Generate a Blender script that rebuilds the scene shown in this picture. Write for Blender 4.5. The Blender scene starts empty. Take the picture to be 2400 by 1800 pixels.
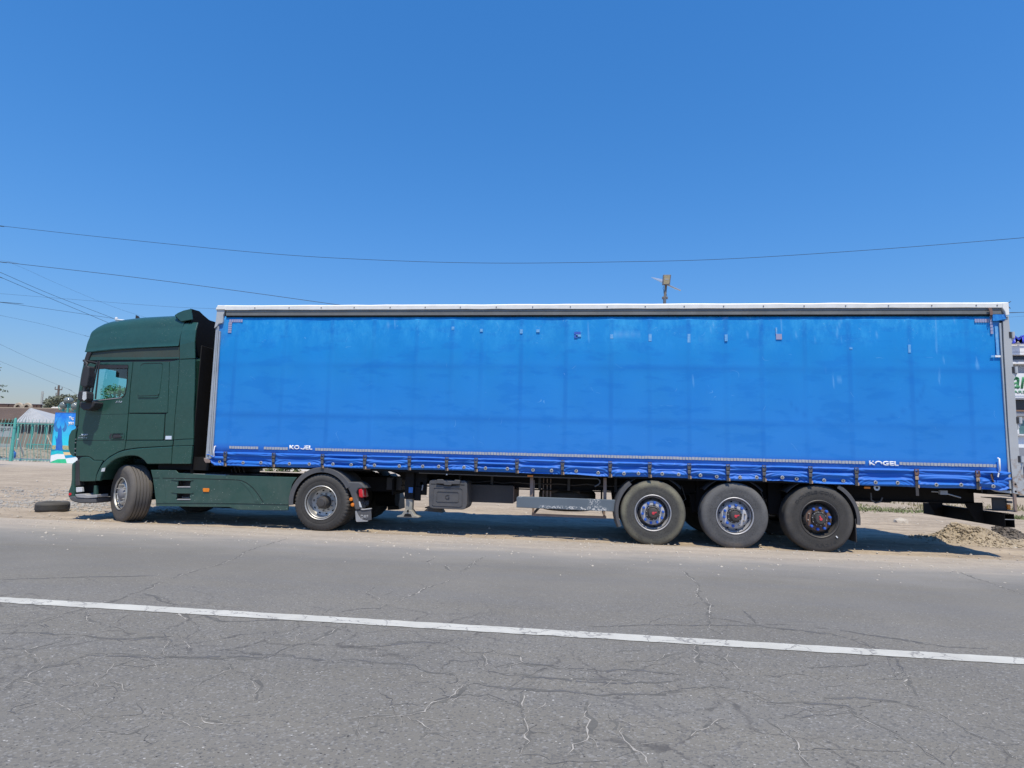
import bpy, bmesh, math, random
import numpy as np
from mathutils import Vector, Matrix

S = bpy.context.scene
COL = S.collection
RNG = random.Random(7)

# ------------------------------------------------------------------ camera
FPX, CAM = 1434.93, Vector((6.8541, -10.5110, 1.4000))      # focal length in pixels of a 2400 px wide picture
PITCH, YAW, ROLL = 0.115795, -0.120398, 0.025625
cyw, syw, cp, sp = math.cos(YAW), math.sin(YAW), math.cos(PITCH), math.sin(PITCH)
FW = Vector((syw*cp, cyw*cp, sp)); RT = Vector((cyw, -syw, 0)); UP = RT.cross(FW)
cr, sr = math.cos(ROLL), math.sin(ROLL)
RT, UP = RT*cr + UP*sr, -RT*sr + UP*cr
cam = bpy.data.cameras.new('camera'); co = bpy.data.objects.new('camera', cam); COL.objects.link(co)
cam.sensor_width = 36.0; cam.lens = 36.0*FPX/2400.0; cam.clip_start = 0.05; cam.clip_end = 6000
m4 = Matrix((RT, UP, -FW)).transposed().to_4x4(); m4.translation = CAM
co.matrix_world = m4
S.camera = co

# ------------------------------------------------------------------ sky, sun, exposure
SUN = Vector((0.12, -0.42, 1.0)).normalized()
EL = math.asin(SUN.z); AZ = math.atan2(SUN.x, SUN.y)
w = bpy.data.worlds.new('World'); S.world = w; w.use_nodes = True
nt = w.node_tree; nt.nodes.clear()
sky = nt.nodes.new('ShaderNodeTexSky'); sky.sky_type = 'NISHITA'; sky.sun_disc = False
sky.sun_elevation = EL; sky.sun_rotation = AZ
sky.altitude = 0; sky.air_density = 2.0; sky.dust_density = 0.3; sky.ozone_density = 6.0
sc_ = nt.nodes.new('ShaderNodeSeparateColor'); cc_ = nt.nodes.new('ShaderNodeCombineColor'); nt.links.new(sky.outputs[0], sc_.inputs[0])
for i_, (g_, k_) in enumerate(((1.482, 0.292), (1.014, 0.858), (1.139, 1.191))):       # the camera's colour response
    a_ = nt.nodes.new('ShaderNodeMath'); a_.operation = 'POWER'; a_.inputs[1].default_value = g_; nt.links.new(sc_.outputs[i_], a_.inputs[0])
    b_ = nt.nodes.new('ShaderNodeMath'); b_.operation = 'MULTIPLY'; b_.inputs[1].default_value = k_; nt.links.new(a_.outputs[0], b_.inputs[0]); nt.links.new(b_.outputs[0], cc_.inputs[i_])
bg = nt.nodes.new('ShaderNodeBackground'); bg.inputs['Strength'].default_value = 0.10
ow = nt.nodes.new('ShaderNodeOutputWorld')
nt.links.new(cc_.outputs[0], bg.inputs['Color']); nt.links.new(bg.outputs[0], ow.inputs[0])
sl = bpy.data.lights.new('sun', 'SUN'); sl.energy = 4.8; sl.angle = math.radians(0.53); sl.color = (1.0, 0.915, 0.74)
so = bpy.data.objects.new('sun', sl); COL.objects.link(so); so.location = (0, -20, 40)
so.rotation_euler = SUN.to_track_quat('Z', 'Y').to_euler()
S.view_settings.view_transform = 'Standard'; S.view_settings.look = 'None'
S.view_settings.exposure = 0.0; S.view_settings.gamma = 1.0; S.view_settings.use_curve_mapping = False

# ------------------------------------------------------------------ pixel -> place
def ray(px, py): return FW + RT*((px-1200)/FPX) - UP*((py-900)/FPX)
def P(px, py, Y=0.0):
    d = ray(px, py); t = (Y-CAM.y)/d.y
    return CAM + d*t
def G(px, py, z=0.0):
    d = ray(px, py); t = (z-CAM.z)/d.z
    return CAM + d*t
def crop(ox, oy, s): return lambda pts: [(ox+x/s, oy+y/s) for x, y in pts]
C1 = crop(140, 700, 5.53); C2 = crop(140, 960, 5.53); C3 = crop(340, 1040, 5.53); C4 = crop(660, 1060, 7.373)
def XZ(pts, Y=0.0): return [((q := P(px, py, Y)).x, q.z) for px, py in pts]

# ------------------------------------------------------------------ materials
MATS = {}
def node_mat(name):
    m = bpy.data.materials.new(name); m.use_nodes = True; m.node_tree.nodes.clear()
    return m, m.node_tree
class N:
    def __init__(s, name):
        s.m, s.t = node_mat(name); s.o = s.t.nodes.new('ShaderNodeOutputMaterial')
        s.b = s.t.nodes.new('ShaderNodeBsdfPrincipled'); s.t.links.new(s.b.outputs[0], s.o.inputs[0])
        MATS[name] = s.m
    def n(s, typ, **kw):
        q = s.t.nodes.new(typ)
        for k, v in kw.items():
            if k.startswith('_'): setattr(q, k[1:], v)
            else: q.inputs[k.replace('_', ' ')].default_value = v
        return q
    def l(s, a, b): s.t.links.new(a, b)
    def noise(s, vec, scale, detail=4, rough=0.55, dist=0.0):
        q = s.n('ShaderNodeTexNoise', Scale=scale, Detail=detail, Roughness=rough, Distortion=dist); s.l(vec, q.inputs['Vector']); return q.outputs['Fac']
    def ramp(s, fac, a, b, lo=0.0, hi=1.0):
        q = s.n('ShaderNodeMapRange'); s.l(fac, q.inputs[0])
        q.inputs[1].default_value = a; q.inputs[2].default_value = b; q.inputs[3].default_value = lo; q.inputs[4].default_value = hi; q.clamp = True
        return q.outputs[0]
    def mix(s, fac, a, b, mode='MIX'):
        q = s.t.nodes.new('ShaderNodeMix'); q.data_type = 'RGBA'; q.blend_type = mode
        for inp, v in ((q.inputs[0], fac), (q.inputs[6], a), (q.inputs[7], b)):
            if isinstance(v, (int, float)): inp.default_value = v
            elif isinstance(v, tuple): inp.default_value = (*v, 1)
            else: s.l(v, inp)
        return q.outputs[2]
    def math(s, op, a, b=0.0, c=None):
        q = s.t.nodes.new('ShaderNodeMath'); q.operation = op
        for i, v in enumerate((a, b) if c is None else (a, b, c)):
            if isinstance(v, (int, float)): q.inputs[i].default_value = v
            else: s.l(v, q.inputs[i])
        return q.outputs[0]
    def pos(s): return s.n('ShaderNodeNewGeometry').outputs['Position']
    def obj(s): return s.n('ShaderNodeTexCoord').outputs['Object']
    def sep(s, v):
        q = s.n('ShaderNodeSeparateXYZ'); s.l(v, q.inputs[0]); return q.outputs
    def mapv(s, v, sc):
        q = s.n('ShaderNodeMapping'); q.inputs['Scale'].default_value = sc; s.l(v, q.inputs[0]); return q.outputs[0]
    def bump(s, h, strength, dist=0.01):
        q = s.n('ShaderNodeBump', Strength=strength, Distance=dist); s.l(h, q.inputs['Height']); s.l(q.outputs[0], s.b.inputs['Normal']); return q
    def set(s, color=None, rough=None, metal=None, spec=None):
        for k, v in (('Base Color', color), ('Roughness', rough), ('Metallic', metal), ('Specular IOR Level', spec)):
            if v is None: continue
            if isinstance(v, (int, float)): s.b.inputs[k].default_value = v
            elif isinstance(v, tuple): s.b.inputs[k].default_value = (*v, 1)
            else: s.l(v, s.b.inputs[k])
def pmat(name, c1, c2=None, scale=3.0, rough=0.6, metal=0.0, bump=0.15, bs=None, spec=0.5, dust=0.0, dustc=(0.30, 0.245, 0.18), streak=None, speck=None):
    """two-tone procedural surface with optional dust and specks"""
    s = N(name); v = s.obj(); p = s.pos()
    if c2 is None: c2 = tuple(x*0.8 for x in c1)
    f = s.ramp(s.noise(p, scale, 6, 0.62), 0.35, 0.68)
    c = s.mix(f, c1, c2)
    f2 = s.noise(p, scale*14, 3)
    c = s.mix(s.ramp(f2, 0.3, 0.75, 0, 0.25), c, tuple(min(1, x*1.35+0.01) for x in c1))
    if speck:
        vo = s.n('ShaderNodeTexVoronoi', Scale=speck[0], Randomness=1.0); s.l(p, vo.inputs['Vector'])
        k = s.math('LESS_THAN', vo.outputs['Distance'], speck[1])
        k = s.math('MULTIPLY', k, s.ramp(s.noise(p, 1.7, 3), 0.45, 0.6))
        c = s.mix(k, c, speck[2])
    if dust > 0:
        d = s.ramp(s.noise(p, 2.3, 8, 0.7), 0.35, 0.75, 0.15*dust, dust)
        zz = s.sep(p)[2]
        d = s.math('MULTIPLY', d, s.ramp(zz, 1.6, 0.3, 0.45, 1.0))
        c = s.mix(d, c, dustc)
        r = s.math('ADD', rough, s.math('MULTIPLY', d, 0.35)); s.set(rough=r)
    else: s.set(rough=rough)
    s.set(color=c, metal=metal, spec=spec)
    if bump > 0: s.bump(s.noise(p, bs or scale*10, 5), bump, 0.01)
    return s.m

# ------------------------------------------------------------------ mesh helpers
class MB:
    def __init__(s): s.v = []; s.f = []
    def add(s, v, f):
        k = len(s.v); s.v += [tuple(a) for a in v]; s.f += [tuple(i+k for i in q) for q in f]; return s
    def box(s, x0, x1, y0, y1, z0, z1):
        v = [(x, y, z) for x in (x0, x1) for y in (y0, y1) for z in (z0, z1)]
        return s.add(v, [(0,1,3,2),(4,6,7,5),(0,4,5,1),(2,3,7,6),(0,2,6,4),(1,5,7,3)])
    def prism(s, xz, y0, y1):
        n = len(xz); v = [(x, y0, z) for x, z in xz]+[(x, y1, z) for x, z in xz]
        return s.add(v, [tuple(range(n))[::-1], tuple(range(n, 2*n))]+[(i, (i+1) % n, n+(i+1) % n, n+i) for i in range(n)])
    def hull6(s, pts8): # box from eight corners, order as box()
        return s.add(pts8, [(0,1,3,2),(4,6,7,5),(0,4,5,1),(2,3,7,6),(0,2,6,4),(1,5,7,3)])
    def tube(s, path, r, seg=8, cap=True):
        path = [Vector(p) for p in path]; k = len(s.v); n = len(path); prev = None
        for i, p in enumerate(path):
            a = path[max(0, i-1)]; b = path[min(n-1, i+1)]; t = (b-a).normalized()
            if prev is None:
                u = t.orthogonal().normalized()
            else:
                u = (prev - t*prev.dot(t)).normalized()
            prev = u; q = t.cross(u); rr = r[i] if isinstance(r, (list, tuple)) else r
            for j in range(seg):
                an = 2*math.pi*j/seg; s.v.append(tuple(p+(u*math.cos(an)+q*math.sin(an))*rr))
        for i in range(n-1):
            for j in range(seg):
                a = k+i*seg+j; b = k+i*seg+(j+1) % seg; s.f.append((a, b, b+seg, a+seg))
        if cap: s.f.append(tuple(range(k, k+seg))[::-1]); s.f.append(tuple(range(k+(n-1)*seg, k+n*seg)))
        return s
    def lathe(s, prof, seg=48, c=(0, 0, 0), axis='y', fn=None):
        """prof: (r, a) pairs, a runs along the axis"""
        k = len(s.v); n = len(prof)
        for j in range(seg):
            an = 2*math.pi*j/seg
            for i, (r, a) in enumerate(prof):
                if fn: r = fn(i, j, r)
                u, w_ = r*math.cos(an), r*math.sin(an)
                p = (u, a, w_) if axis == 'y' else ((u, w_, a) if axis == 'z' else (a, u, w_))
                s.v.append((p[0]+c[0], p[1]+c[1], p[2]+c[2]))
        for j in range(seg):
            for i in range(n-1):
                a = k+j*n+i; b = k+((j+1) % seg)*n+i; s.f.append((a, a+1, b+1, b))
        return s
    def sphere(s, c, r, seg=14, rings=8, sz=1.0):
        prof = [(max(1e-4, r*math.sin(math.pi*i/rings)), -r*sz*math.cos(math.pi*i/rings)) for i in range(rings+1)]
        return s.lathe(prof, seg, c, 'z')
def link(name, me, parent=None, mat=None):
    o = bpy.data.objects.new(name, me); COL.objects.link(o)
    if parent is not None: o.parent = parent
    if mat is not None:
        for q in (mat if isinstance(mat, list) else [mat]): me.materials.append(MATS[q] if isinstance(q, str) else q)
    return o
def wloc(o):
    v = Vector((0, 0, 0))
    while o is not None: v = v + Vector(o.location); o = o.parent
    return v
def mk(name, mb, mat, parent=None, bevel=0.0, seg=2, smooth=None, label=None, kind=None, at=None):
    """one mesh object from world coordinates; parents are unrotated empties"""
    off = wloc(parent) if parent is not None else Vector((0, 0, 0))
    loc = Vector((0, 0, 0)) if at is None else Vector(at)-off
    base = off+loc
    me = bpy.data.meshes.new(name)
    me.from_pydata([(a-base.x, b-base.y, c-base.z) for a, b, c in mb.v], [], mb.f)
    bm = bmesh.new(); bm.from_mesh(me); bmesh.ops.recalc_face_normals(bm, faces=bm.faces); bm.to_mesh(me); bm.free()
    o = link(name, me, parent, mat); o.location = loc
    if smooth:
        me.polygons.foreach_set('use_smooth', [True]*len(me.polygons)); me.set_sharp_from_angle(angle=math.radians(smooth))
    if bevel:
        b = o.modifiers.new('bevel', 'BEVEL'); b.width = bevel; b.segments = seg; b.limit_method = 'ANGLE'; b.angle_limit = math.radians(40)
        me.polygons.foreach_set('use_smooth', [True]*len(me.polygons)); me.set_sharp_from_angle(angle=math.radians(35)); b.harden_normals = False
    if label: o['label'] = label
    if kind: o['kind'] = kind
    return o
def thing(name, label, cat, loc, group=None, rz=0.0):
    o = bpy.data.objects.new(name, None); COL.objects.link(o); o.location = loc; o.rotation_euler.z = rz
    o.empty_display_size = 0.2
    o['label'] = label; o['category'] = cat
    if group: o['group'] = group
    return o
def tag(o, label=None, cat=None, group=None, kind=None):
    for k, v in (('label', label), ('category', cat), ('group', group), ('kind', kind)):
        if v: o[k] = v
    return o
def copy_tree(o, parent=None):
    c = o.copy(); COL.objects.link(c)
    if parent is not None: c.parent = parent
    for ch in list(o.children): copy_tree(ch, c)
    return c
def plate(name, outer, Y, thick, mat, parent, holes=(), bevel=0.006, px=True, kind=None, label=None, tilt=None, smooth=None):
    """flat panel cut from an outline in the x-z plane; front face at y=Y, thickness away from the road"""
    O = XZ(outer, Y) if px else outer
    H = [XZ(h, Y) if px else h for h in holes]
    bm = bmesh.new(); edges = []
    for loop in [O]+H:
        vs = [bm.verts.new((x, Y, z)) for x, z in loop]
        edges += [bm.edges.new((vs[i], vs[(i+1) % len(vs)])) for i in range(len(vs))]
    bmesh.ops.triangle_fill(bm, use_beauty=True, use_dissolve=False, edges=edges)
    if not holes: bmesh.ops.dissolve_limit(bm, angle_limit=0.01, verts=bm.verts, edges=bm.edges, delimit=set()) if False else None
    r = bmesh.ops.extrude_face_region(bm, geom=list(bm.faces))
    for v in [g for g in r['geom'] if isinstance(g, bmesh.types.BMVert)]: v.co.y += thick
    if tilt:
        for v in bm.verts: v.co.y += tilt(v.co.x, v.co.z)
    bmesh.ops.recalc_face_normals(bm, faces=bm.faces)
    off = wloc(parent) if parent is not None else Vector((0, 0, 0))
    for v in bm.verts: v.co -= off
    me = bpy.data.meshes.new(name); bm.to_mesh(me); bm.free()
    o = link(name, me, parent, mat)
    if bevel:
        b = o.modifiers.new('bevel', 'BEVEL'); b.width = bevel; b.segments = 2; b.limit_method = 'ANGLE'; b.angle_limit = math.radians(50)
    if label: o['label'] = label
    if kind: o['kind'] = kind
    return o
def arc(cx, cz, r, a0, a1, n=16):
    return [(cx+r*math.cos(math.radians(a0+(a1-a0)*i/n)), cz+r*math.sin(math.radians(a0+(a1-a0)*i/n))) for i in range(n+1)]
def rrect(x0, x1, z0, z1, r, n=4):
    out = []
    for cx, cz, a in ((x1-r, z0+r, -90), (x1-r, z1-r, 0), (x0+r, z1-r, 90), (x0+r, z0+r, 180)):
        out += arc(cx, cz, r, a, a+90, n)
    return out
def lettering(name, text, x, y, z, h, w_, mat, parent, bold=0.0, shear=0.0, extr=0.002, cut=None, axis='x', holes=None):
    """raised letters facing the road (towards -y); x,z is the lower left corner"""
    cu = bpy.data.curves.new(name, 'FONT'); cu.body = text; cu.size = 1.0; cu.offset = bold; cu.extrude = 0.0; cu.shear = shear; cu.resolution_u = 3
    ob = bpy.data.objects.new(name, cu); COL.objects.link(ob)
    dg = bpy.context.evaluated_depsgraph_get(); me = bpy.data.meshes.new_from_object(ob.evaluated_get(dg))
    bpy.data.objects.remove(ob); bpy.data.curves.remove(cu)
    bm = bmesh.new(); bm.from_mesh(me); bpy.data.meshes.remove(me)
    xs = [v.co.x for v in bm.verts]; ys = [v.co.y for v in bm.verts]
    x0, x1, y0, y1 = min(xs), max(xs), min(ys), max(ys)
    for v in bm.verts:
        u = (v.co.x-x0)/(x1-x0); t = (v.co.y-y0)/(y1-y0); v.co = Vector((u, 0, t))
    if cut:
        for (u0, u1, t0, t1) in cut:      # peeled pieces: split along the borders and drop the faces within
            for pco, pno in (((u0, 0, 0), (1, 0, 0)), ((u1, 0, 0), (1, 0, 0)), ((0, 0, t0), (0, 0, 1)), ((0, 0, t1), (0, 0, 1))):
                bmesh.ops.bisect_plane(bm, geom=bm.verts[:]+bm.edges[:]+bm.faces[:], plane_co=pco, plane_no=pno)
            dead = [f for f in bm.faces if u0 < f.calc_center_median().x < u1 and t0 < f.calc_center_median().z < t1]
            bmesh.ops.delete(bm, geom=dead, context='FACES')
    off = wloc(parent) if parent is not None else Vector((0, 0, 0))
    for v in bm.verts: v.co = Vector((x+v.co.x*w_, y, z+v.co.z*h))-off
    r = bmesh.ops.extrude_face_region(bm, geom=list(bm.faces))
    for v in [g for g in r['geom'] if isinstance(g, bmesh.types.BMVert)]: v.co.y -= extr
    bmesh.ops.recalc_face_normals(bm, faces=bm.faces)
    me = bpy.data.meshes.new(name); bm.to_mesh(me); bm.free()
    return link(name, me, parent, mat)
ICO_V = None
def rocks(name, spots, mat, parent=None, kind='stuff', flat=0.7):
    """spots: (x, y, z, size); one mesh of jagged stones"""
    bm = bmesh.new(); bmesh.ops.create_icosphere(bm, subdivisions=1, radius=1.0)
    tv = np.array([v.co[:] for v in bm.verts]); tf = [tuple(v.index for v in f.verts) for f in bm.faces]; bm.free()
    V, F = [], []
    rs = np.random.RandomState(len(spots)+3)
    for (x, y, z, s) in spots:
        k = len(V); q = tv*(1+0.35*(rs.rand(len(tv), 1)-0.5)); q = q*np.array([1, 0.7+0.5*rs.rand(), flat*(0.6+0.7*rs.rand())])*s
        a = rs.rand()*6.28; c_, s_ = math.cos(a), math.sin(a)
        q = np.stack([q[:, 0]*c_-q[:, 1]*s_, q[:, 0]*s_+q[:, 1]*c_, q[:, 2]], 1)+np.array([x, y, z])
        V += [tuple(r_) for r_ in q]; F += [tuple(i+k for i in t) for t in tf]
    me = bpy.data.meshes.new(name); me.from_pydata(V, [], F); me.update()
    o = link(name, me, parent, mat)
    if kind: o['kind'] = kind
    return o
# ------------------------------------------------------------------ ground and road materials
def sand_color(s, p):
    c = s.mix(s.ramp(s.noise(p, 0.55, 6, 0.6), 0.3, 0.7), (0.46, 0.375, 0.275), (0.35, 0.285, 0.21))
    st = s.mapv(p, (0.25, 2.2, 1))
    c = s.mix(s.ramp(s.noise(st, 1.6, 7, 0.65), 0.40, 0.62, 0, 0.85), c, (0.25, 0.20, 0.15))
    c = s.mix(s.ramp(s.noise(p, 9, 5, 0.7), 0.45, 0.75, 0, 0.55), c, (0.56, 0.47, 0.36))
    c = s.mix(s.ramp(s.noise(p, 60, 3, 0.7), 0.5, 0.8, 0, 0.5), c, (0.22, 0.18, 0.14))
    return c
def mat_sand():
    s = N('sand'); p = s.pos(); c = sand_color(s, p)
    y = s.sep(p)[1]
    g = s.ramp(y, 20.0, 27.0)                       # pale concrete-dust strip of the far lane
    c = s.mix(s.math('MULTIPLY', g, 0.55), c, (0.50, 0.44, 0.38))
    bk = s.math('MULTIPLY', s.ramp(y, 31.4, 32.2), s.ramp(y, 62.0, 48.0)); c = s.mix(s.math('MULTIPLY', bk, 0.85), c, s.mix(s.ramp(s.noise(p, 1.2, 5), .4, .6), (0.20, 0.19, 0.13), (0.30, 0.26, 0.20)))
    s.set(color=c, rough=0.95, spec=0.15)
    h = s.math('ADD', s.math('MULTIPLY', s.noise(p, 4, 6, 0.6), 1.0), s.math('MULTIPLY', s.noise(p, 35, 5, 0.7), 0.5))
    s.bump(h, 0.7, 0.03)
def mat_asphalt():
    s = N('asphalt'); p = s.pos()
    c = s.mix(s.ramp(s.noise(p, 0.5, 5, 0.6), 0.3, 0.7), (0.182, 0.166, 0.135), (0.232, 0.212, 0.173))
    # smoother, paler traffic band between the line and the shoulder; rougher aggregate in front of it
    x, y, z = s.sep(p)
    st = s.mapv(p, (0.12, 1.3, 1)); c = s.mix(s.ramp(s.noise(st, 2.1, 5, 0.6), 0.4, 0.7, 0, 0.35), c, (0.175, 0.175, 0.178))
    rgh = s.ramp(y, -3.6, -5.6, 0.35, 1.0)
    v1 = s.n('ShaderNodeTexVoronoi', Scale=78.0); s.l(p, v1.inputs['Vector'])
    b1 = s.sep(v1.outputs['Color'])[0]
    c = s.mix(s.math('MULTIPLY', s.math('MULTIPLY', s.math('GREATER_THAN', b1, 0.90), rgh), 0.42), c, (0.36, 0.35, 0.33))
    c = s.mix(s.math('MULTIPLY', s.math('MULTIPLY', s.math('LESS_THAN', b1, 0.14), rgh), 0.55), c, (0.10, 0.098, 0.095))
    v2 = s.n('ShaderNodeTexVoronoi', Scale=31.0); s.l(p, v2.inputs['Vector'])
    b2 = s.sep(v2.outputs['Color'])
    k = s.math('MULTIPLY', s.math('LESS_THAN', v2.outputs['Distance'], s.math('MULTIPLY', b2[2], 0.24)), s.math('GREATER_THAN', b2[0], 0.80))
    c = s.mix(s.math('MULTIPLY', s.math('MULTIPLY', k, rgh), 0.85), c, s.mix(s.math('GREATER_THAN', b2[1], 0.62), (0.06, 0.057, 0.055), (0.38, 0.365, 0.335)))
    c = s.mix(s.ramp(s.noise(p, 150, 4, 0.85), 0.3, 0.7, 0, 0.5), c, (0.13, 0.13, 0.13))
    v5 = s.n('ShaderNodeTexVoronoi', Scale=52.0); s.l(s.mapv(p, (1, 1.3, 1)), v5.inputs['Vector']); b5 = s.sep(v5.outputs['Color'])
    near5 = s.math('LESS_THAN', v5.outputs['Distance'], s.math('MULTIPLY', b5[2], 0.42))
    c = s.mix(s.math('MULTIPLY', s.math('MULTIPLY', s.math('GREATER_THAN', b5[0], 0.86), near5), s.math('ADD', 0.35, s.math('MULTIPLY', rgh, 0.5))), c, (0.50, 0.48, 0.44))
    c = s.mix(s.math('MULTIPLY', s.math('MULTIPLY', s.math('LESS_THAN', b5[0], 0.20), near5), rgh), c, (0.045, 0.043, 0.042))
    # fine crazing
    wv = s.n('ShaderNodeTexNoise', Scale=1.3, Detail=6, Roughness=0.65); s.l(p, wv.inputs['Vector'])
    vm = s.t.nodes.new('ShaderNodeVectorMath'); vm.operation = 'MULTIPLY_ADD'; s.l(wv.outputs['Color'], vm.inputs[0]); vm.inputs[1].default_value = (0.55, 0.55, 0.0); s.l(p, vm.inputs[2])
    v3 = s.n('ShaderNodeTexVoronoi', Scale=1.45); v3.feature = 'DISTANCE_TO_EDGE'; s.l(vm.outputs[0], v3.inputs['Vector'])
    patch = s.ramp(s.noise(p, 0.45, 3), 0.46, 0.56)
    near = s.ramp(y, -4.2, -5.4, 0.15, 1.0)
    ln = s.ramp(v3.outputs['Distance'], 0.005, 0.016, 1.0, 0.0)
    ck = s.math('MULTIPLY', s.math('MULTIPLY', ln, patch), near)
    ck = s.math('MULTIPLY', ck, s.ramp(s.noise(p, 9, 4, 0.7), 0.42, 0.55, 0.1, 1))
    c = s.mix(s.math('MULTIPLY', ck, 0.75), c, (0.085, 0.08, 0.075))
    v4 = s.n('ShaderNodeTexVoronoi', Scale=4.2); v4.feature = 'DISTANCE_TO_EDGE'; s.l(vm.outputs[0], v4.inputs['Vector'])
    l2 = s.math('MULTIPLY', s.ramp(v4.outputs['Distance'], 0.008, 0.03, 1.0, 0.0), s.ramp(s.noise(p, 0.9, 3), 0.52, 0.62))
    l2 = s.math('MULTIPLY', l2, near)
    c = s.mix(s.math('MULTIPLY', l2, 0.55), c, (0.12, 0.115, 0.11))
    # dust blown over the edge of the road
    e = s.math('ADD', y, s.math('MULTIPLY', s.noise(s.mapv(p, (0.5, 1.6, 1)), 1.6, 6, 0.65), 1.5))
    d = s.ramp(e, -0.95, 0.05)
    dd = s.math('MULTIPLY', d, s.ramp(s.noise(p, 45, 4, 0.7), 0.25, 0.6, 0.55, 1.0))
    c = s.mix(dd, c, sand_color(s, p))
    c = s.mix(s.ramp(e, -2.0, -0.6, 0, 0.28), c, (0.45, 0.42, 0.38))
    s.set(color=c, rough=0.88, spec=0.25)
    h = s.math('ADD', s.math('MULTIPLY', v1.outputs['Distance'], s.math('MULTIPLY', rgh, 0.8)), s.noise(p, 120, 4, 0.7))
    s.bump(h, 0.45, 0.008)
mat_sand(); mat_asphalt()
def mat_paint_line():
    s = N('road_paint'); p = s.pos()
    c = s.mix(s.ramp(s.noise(p, 3, 5), 0.3, 0.7), (0.57, 0.555, 0.49), (0.46, 0.445, 0.39))
    wr = s.ramp(s.noise(s.mapv(p, (1, 3, 1)), 7, 8, 0.8), 0.575, 0.64)
    c = s.mix(s.math('MULTIPLY', wr, 0.8), c, (0.30, 0.295, 0.29))
    wv = s.n('ShaderNodeTexNoise', Scale=1.3, Detail=6, Roughness=0.65); s.l(p, wv.inputs['Vector'])
    vm = s.t.nodes.new('ShaderNodeVectorMath'); vm.operation = 'MULTIPLY_ADD'; s.l(wv.outputs['Color'], vm.inputs[0]); vm.inputs[1].default_value = (0.9, 0.9, 0.0); s.l(p, vm.inputs[2])
    v4 = s.n('ShaderNodeTexVoronoi', Scale=2.6); v4.feature = 'DISTANCE_TO_EDGE'; s.l(vm.outputs[0], v4.inputs['Vector'])
    c = s.mix(s.math('MULTIPLY', s.ramp(v4.outputs['Distance'], 0.006, 0.022, 1, 0), 0.75), c, (0.20, 0.19, 0.18))
    s.set(color=c, rough=0.75, spec=0.3); s.bump(s.noise(p, 90, 4, 0.7), 0.4, 0.006)
mat_paint_line()
pmat('crack_sand', (0.40, 0.37, 0.32), (0.27, 0.25, 0.22), scale=8, rough=0.95, bump=0.4)
pmat('crack_dark', (0.085, 0.082, 0.08), (0.14, 0.135, 0.13), scale=8, rough=0.95, bump=0.2)
pmat('gravel', (0.36, 0.335, 0.29), (0.26, 0.245, 0.22), scale=6, rough=0.95, bump=0.3)
pmat('pebble_pale', (0.50, 0.45, 0.37), (0.36, 0.31, 0.25), scale=6, rough=0.95, bump=0.3)
pmat('clod', (0.39, 0.32, 0.22), (0.24, 0.19, 0.135), scale=9, rough=0.95, bump=0.6)
pmat('clod_dark', (0.10, 0.085, 0.07), (0.18, 0.15, 0.12), scale=9, rough=0.95, bump=0.6)

# ------------------------------------------------------------------ terrain
def sst(a, b, t):
    t = np.clip((t-a)/(b-a), 0, 1); return t*t*(3-2*t)
def gnd(x, y):
    """height of the sand: flat by the road, a low bank behind the far fence"""
    x = np.asarray(x, float); y = np.asarray(y, float)
    h = 0.80*sst(32.0, 42.0, y)
    b = 0.012*(np.sin(x*2.1+1.3*np.sin(y*1.7))*np.cos(y*2.9+np.sin(x*0.8)))+0.009*np.sin(x*5.3+y*3.1)*np.sin(y*6.7-x*1.9)
    b = b+0.006*np.sin(x*11.3+2*np.sin(y*4))*np.cos(y*13.1+x)
    b = b+0.04*np.sin(x*0.33+0.5)*np.sin(y*0.41)*sst(4, 9, y)
    return h + (b-0.008)*sst(-0.5, 0.6, y)*(1-0.5*sst(14, 20, y)) - 0.02*sst(-0.6, -1.2, -y)*0
def axis_pts(segs):
    out = []
    for a, b, st in segs: out += list(np.arange(a, b, st))
    return out+[segs[-1][1]]
gx = axis_pts([(-2500, -200, 460), (-200, -60, 20), (-60, -9, 1.5), (-9, 18, 0.09), (18, 60, 1.5), (60, 200, 20), (200, 2500, 460)])
gy = axis_pts([(-300, -20, 70), (-20, -1, 1.9), (-1, 6, 0.07), (6, 14, 0.25), (14, 46, 1.0), (46, 100, 9), (100, 3000, 480)])
X_, Y_ = np.meshgrid(np.array(gx), np.array(gy)); Z_ = gnd(X_, Y_)
nx, ny = len(gx), len(gy)
V = np.stack([X_.ravel(), Y_.ravel(), Z_.ravel()], 1)
idx = np.arange(nx*ny).reshape(ny, nx)
F = np.stack([idx[:-1, :-1].ravel(), idx[:-1, 1:].ravel(), idx[1:, 1:].ravel(), idx[1:, :-1].ravel()], 1)
me = bpy.data.meshes.new('ground'); me.from_pydata(V.tolist(), [], F.tolist()); me.polygons.foreach_set('use_smooth', [True]*len(me.polygons))
tag(link('ground', me, None, 'sand'), kind='structure')
mb = MB()
rx = axis_pts([(-400, -60, 34), (-60, 60, 2), (60, 400, 34)])
for a, b in zip(rx[:-1], rx[1:]):
    mb.add([(a, -13.5, .005), (b, -13.5, .005), (b, -0.12, .005), (a, -0.12, .005)], [(0, 1, 2, 3)])
road = mk('road', mb, 'asphalt', kind='structure')
LY = -5.448
def ribbon_line():
    mb = MB(); r = random.Random(3); pts = []
    x = -60.0
    while x < 60:
        a = LY-0.084+r.uniform(-.007, .007); b = LY+0.084+r.uniform(-.007, .007); pts.append((x, a, b)); x += 0.09 if -9 < x < 16 else 1.0
    for (x0, a0, b0), (x1, a1, b1) in zip(pts[:-1], pts[1:]):
        mb.add([(x0, a0, .0095), (x1, a1, .0095), (x1, b1, .0095), (x0, b0, .0095)], [(0, 1, 2, 3)])
    tag(mk('lane_line', mb, 'road_paint'), kind='structure')
ribbon_line()
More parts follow.
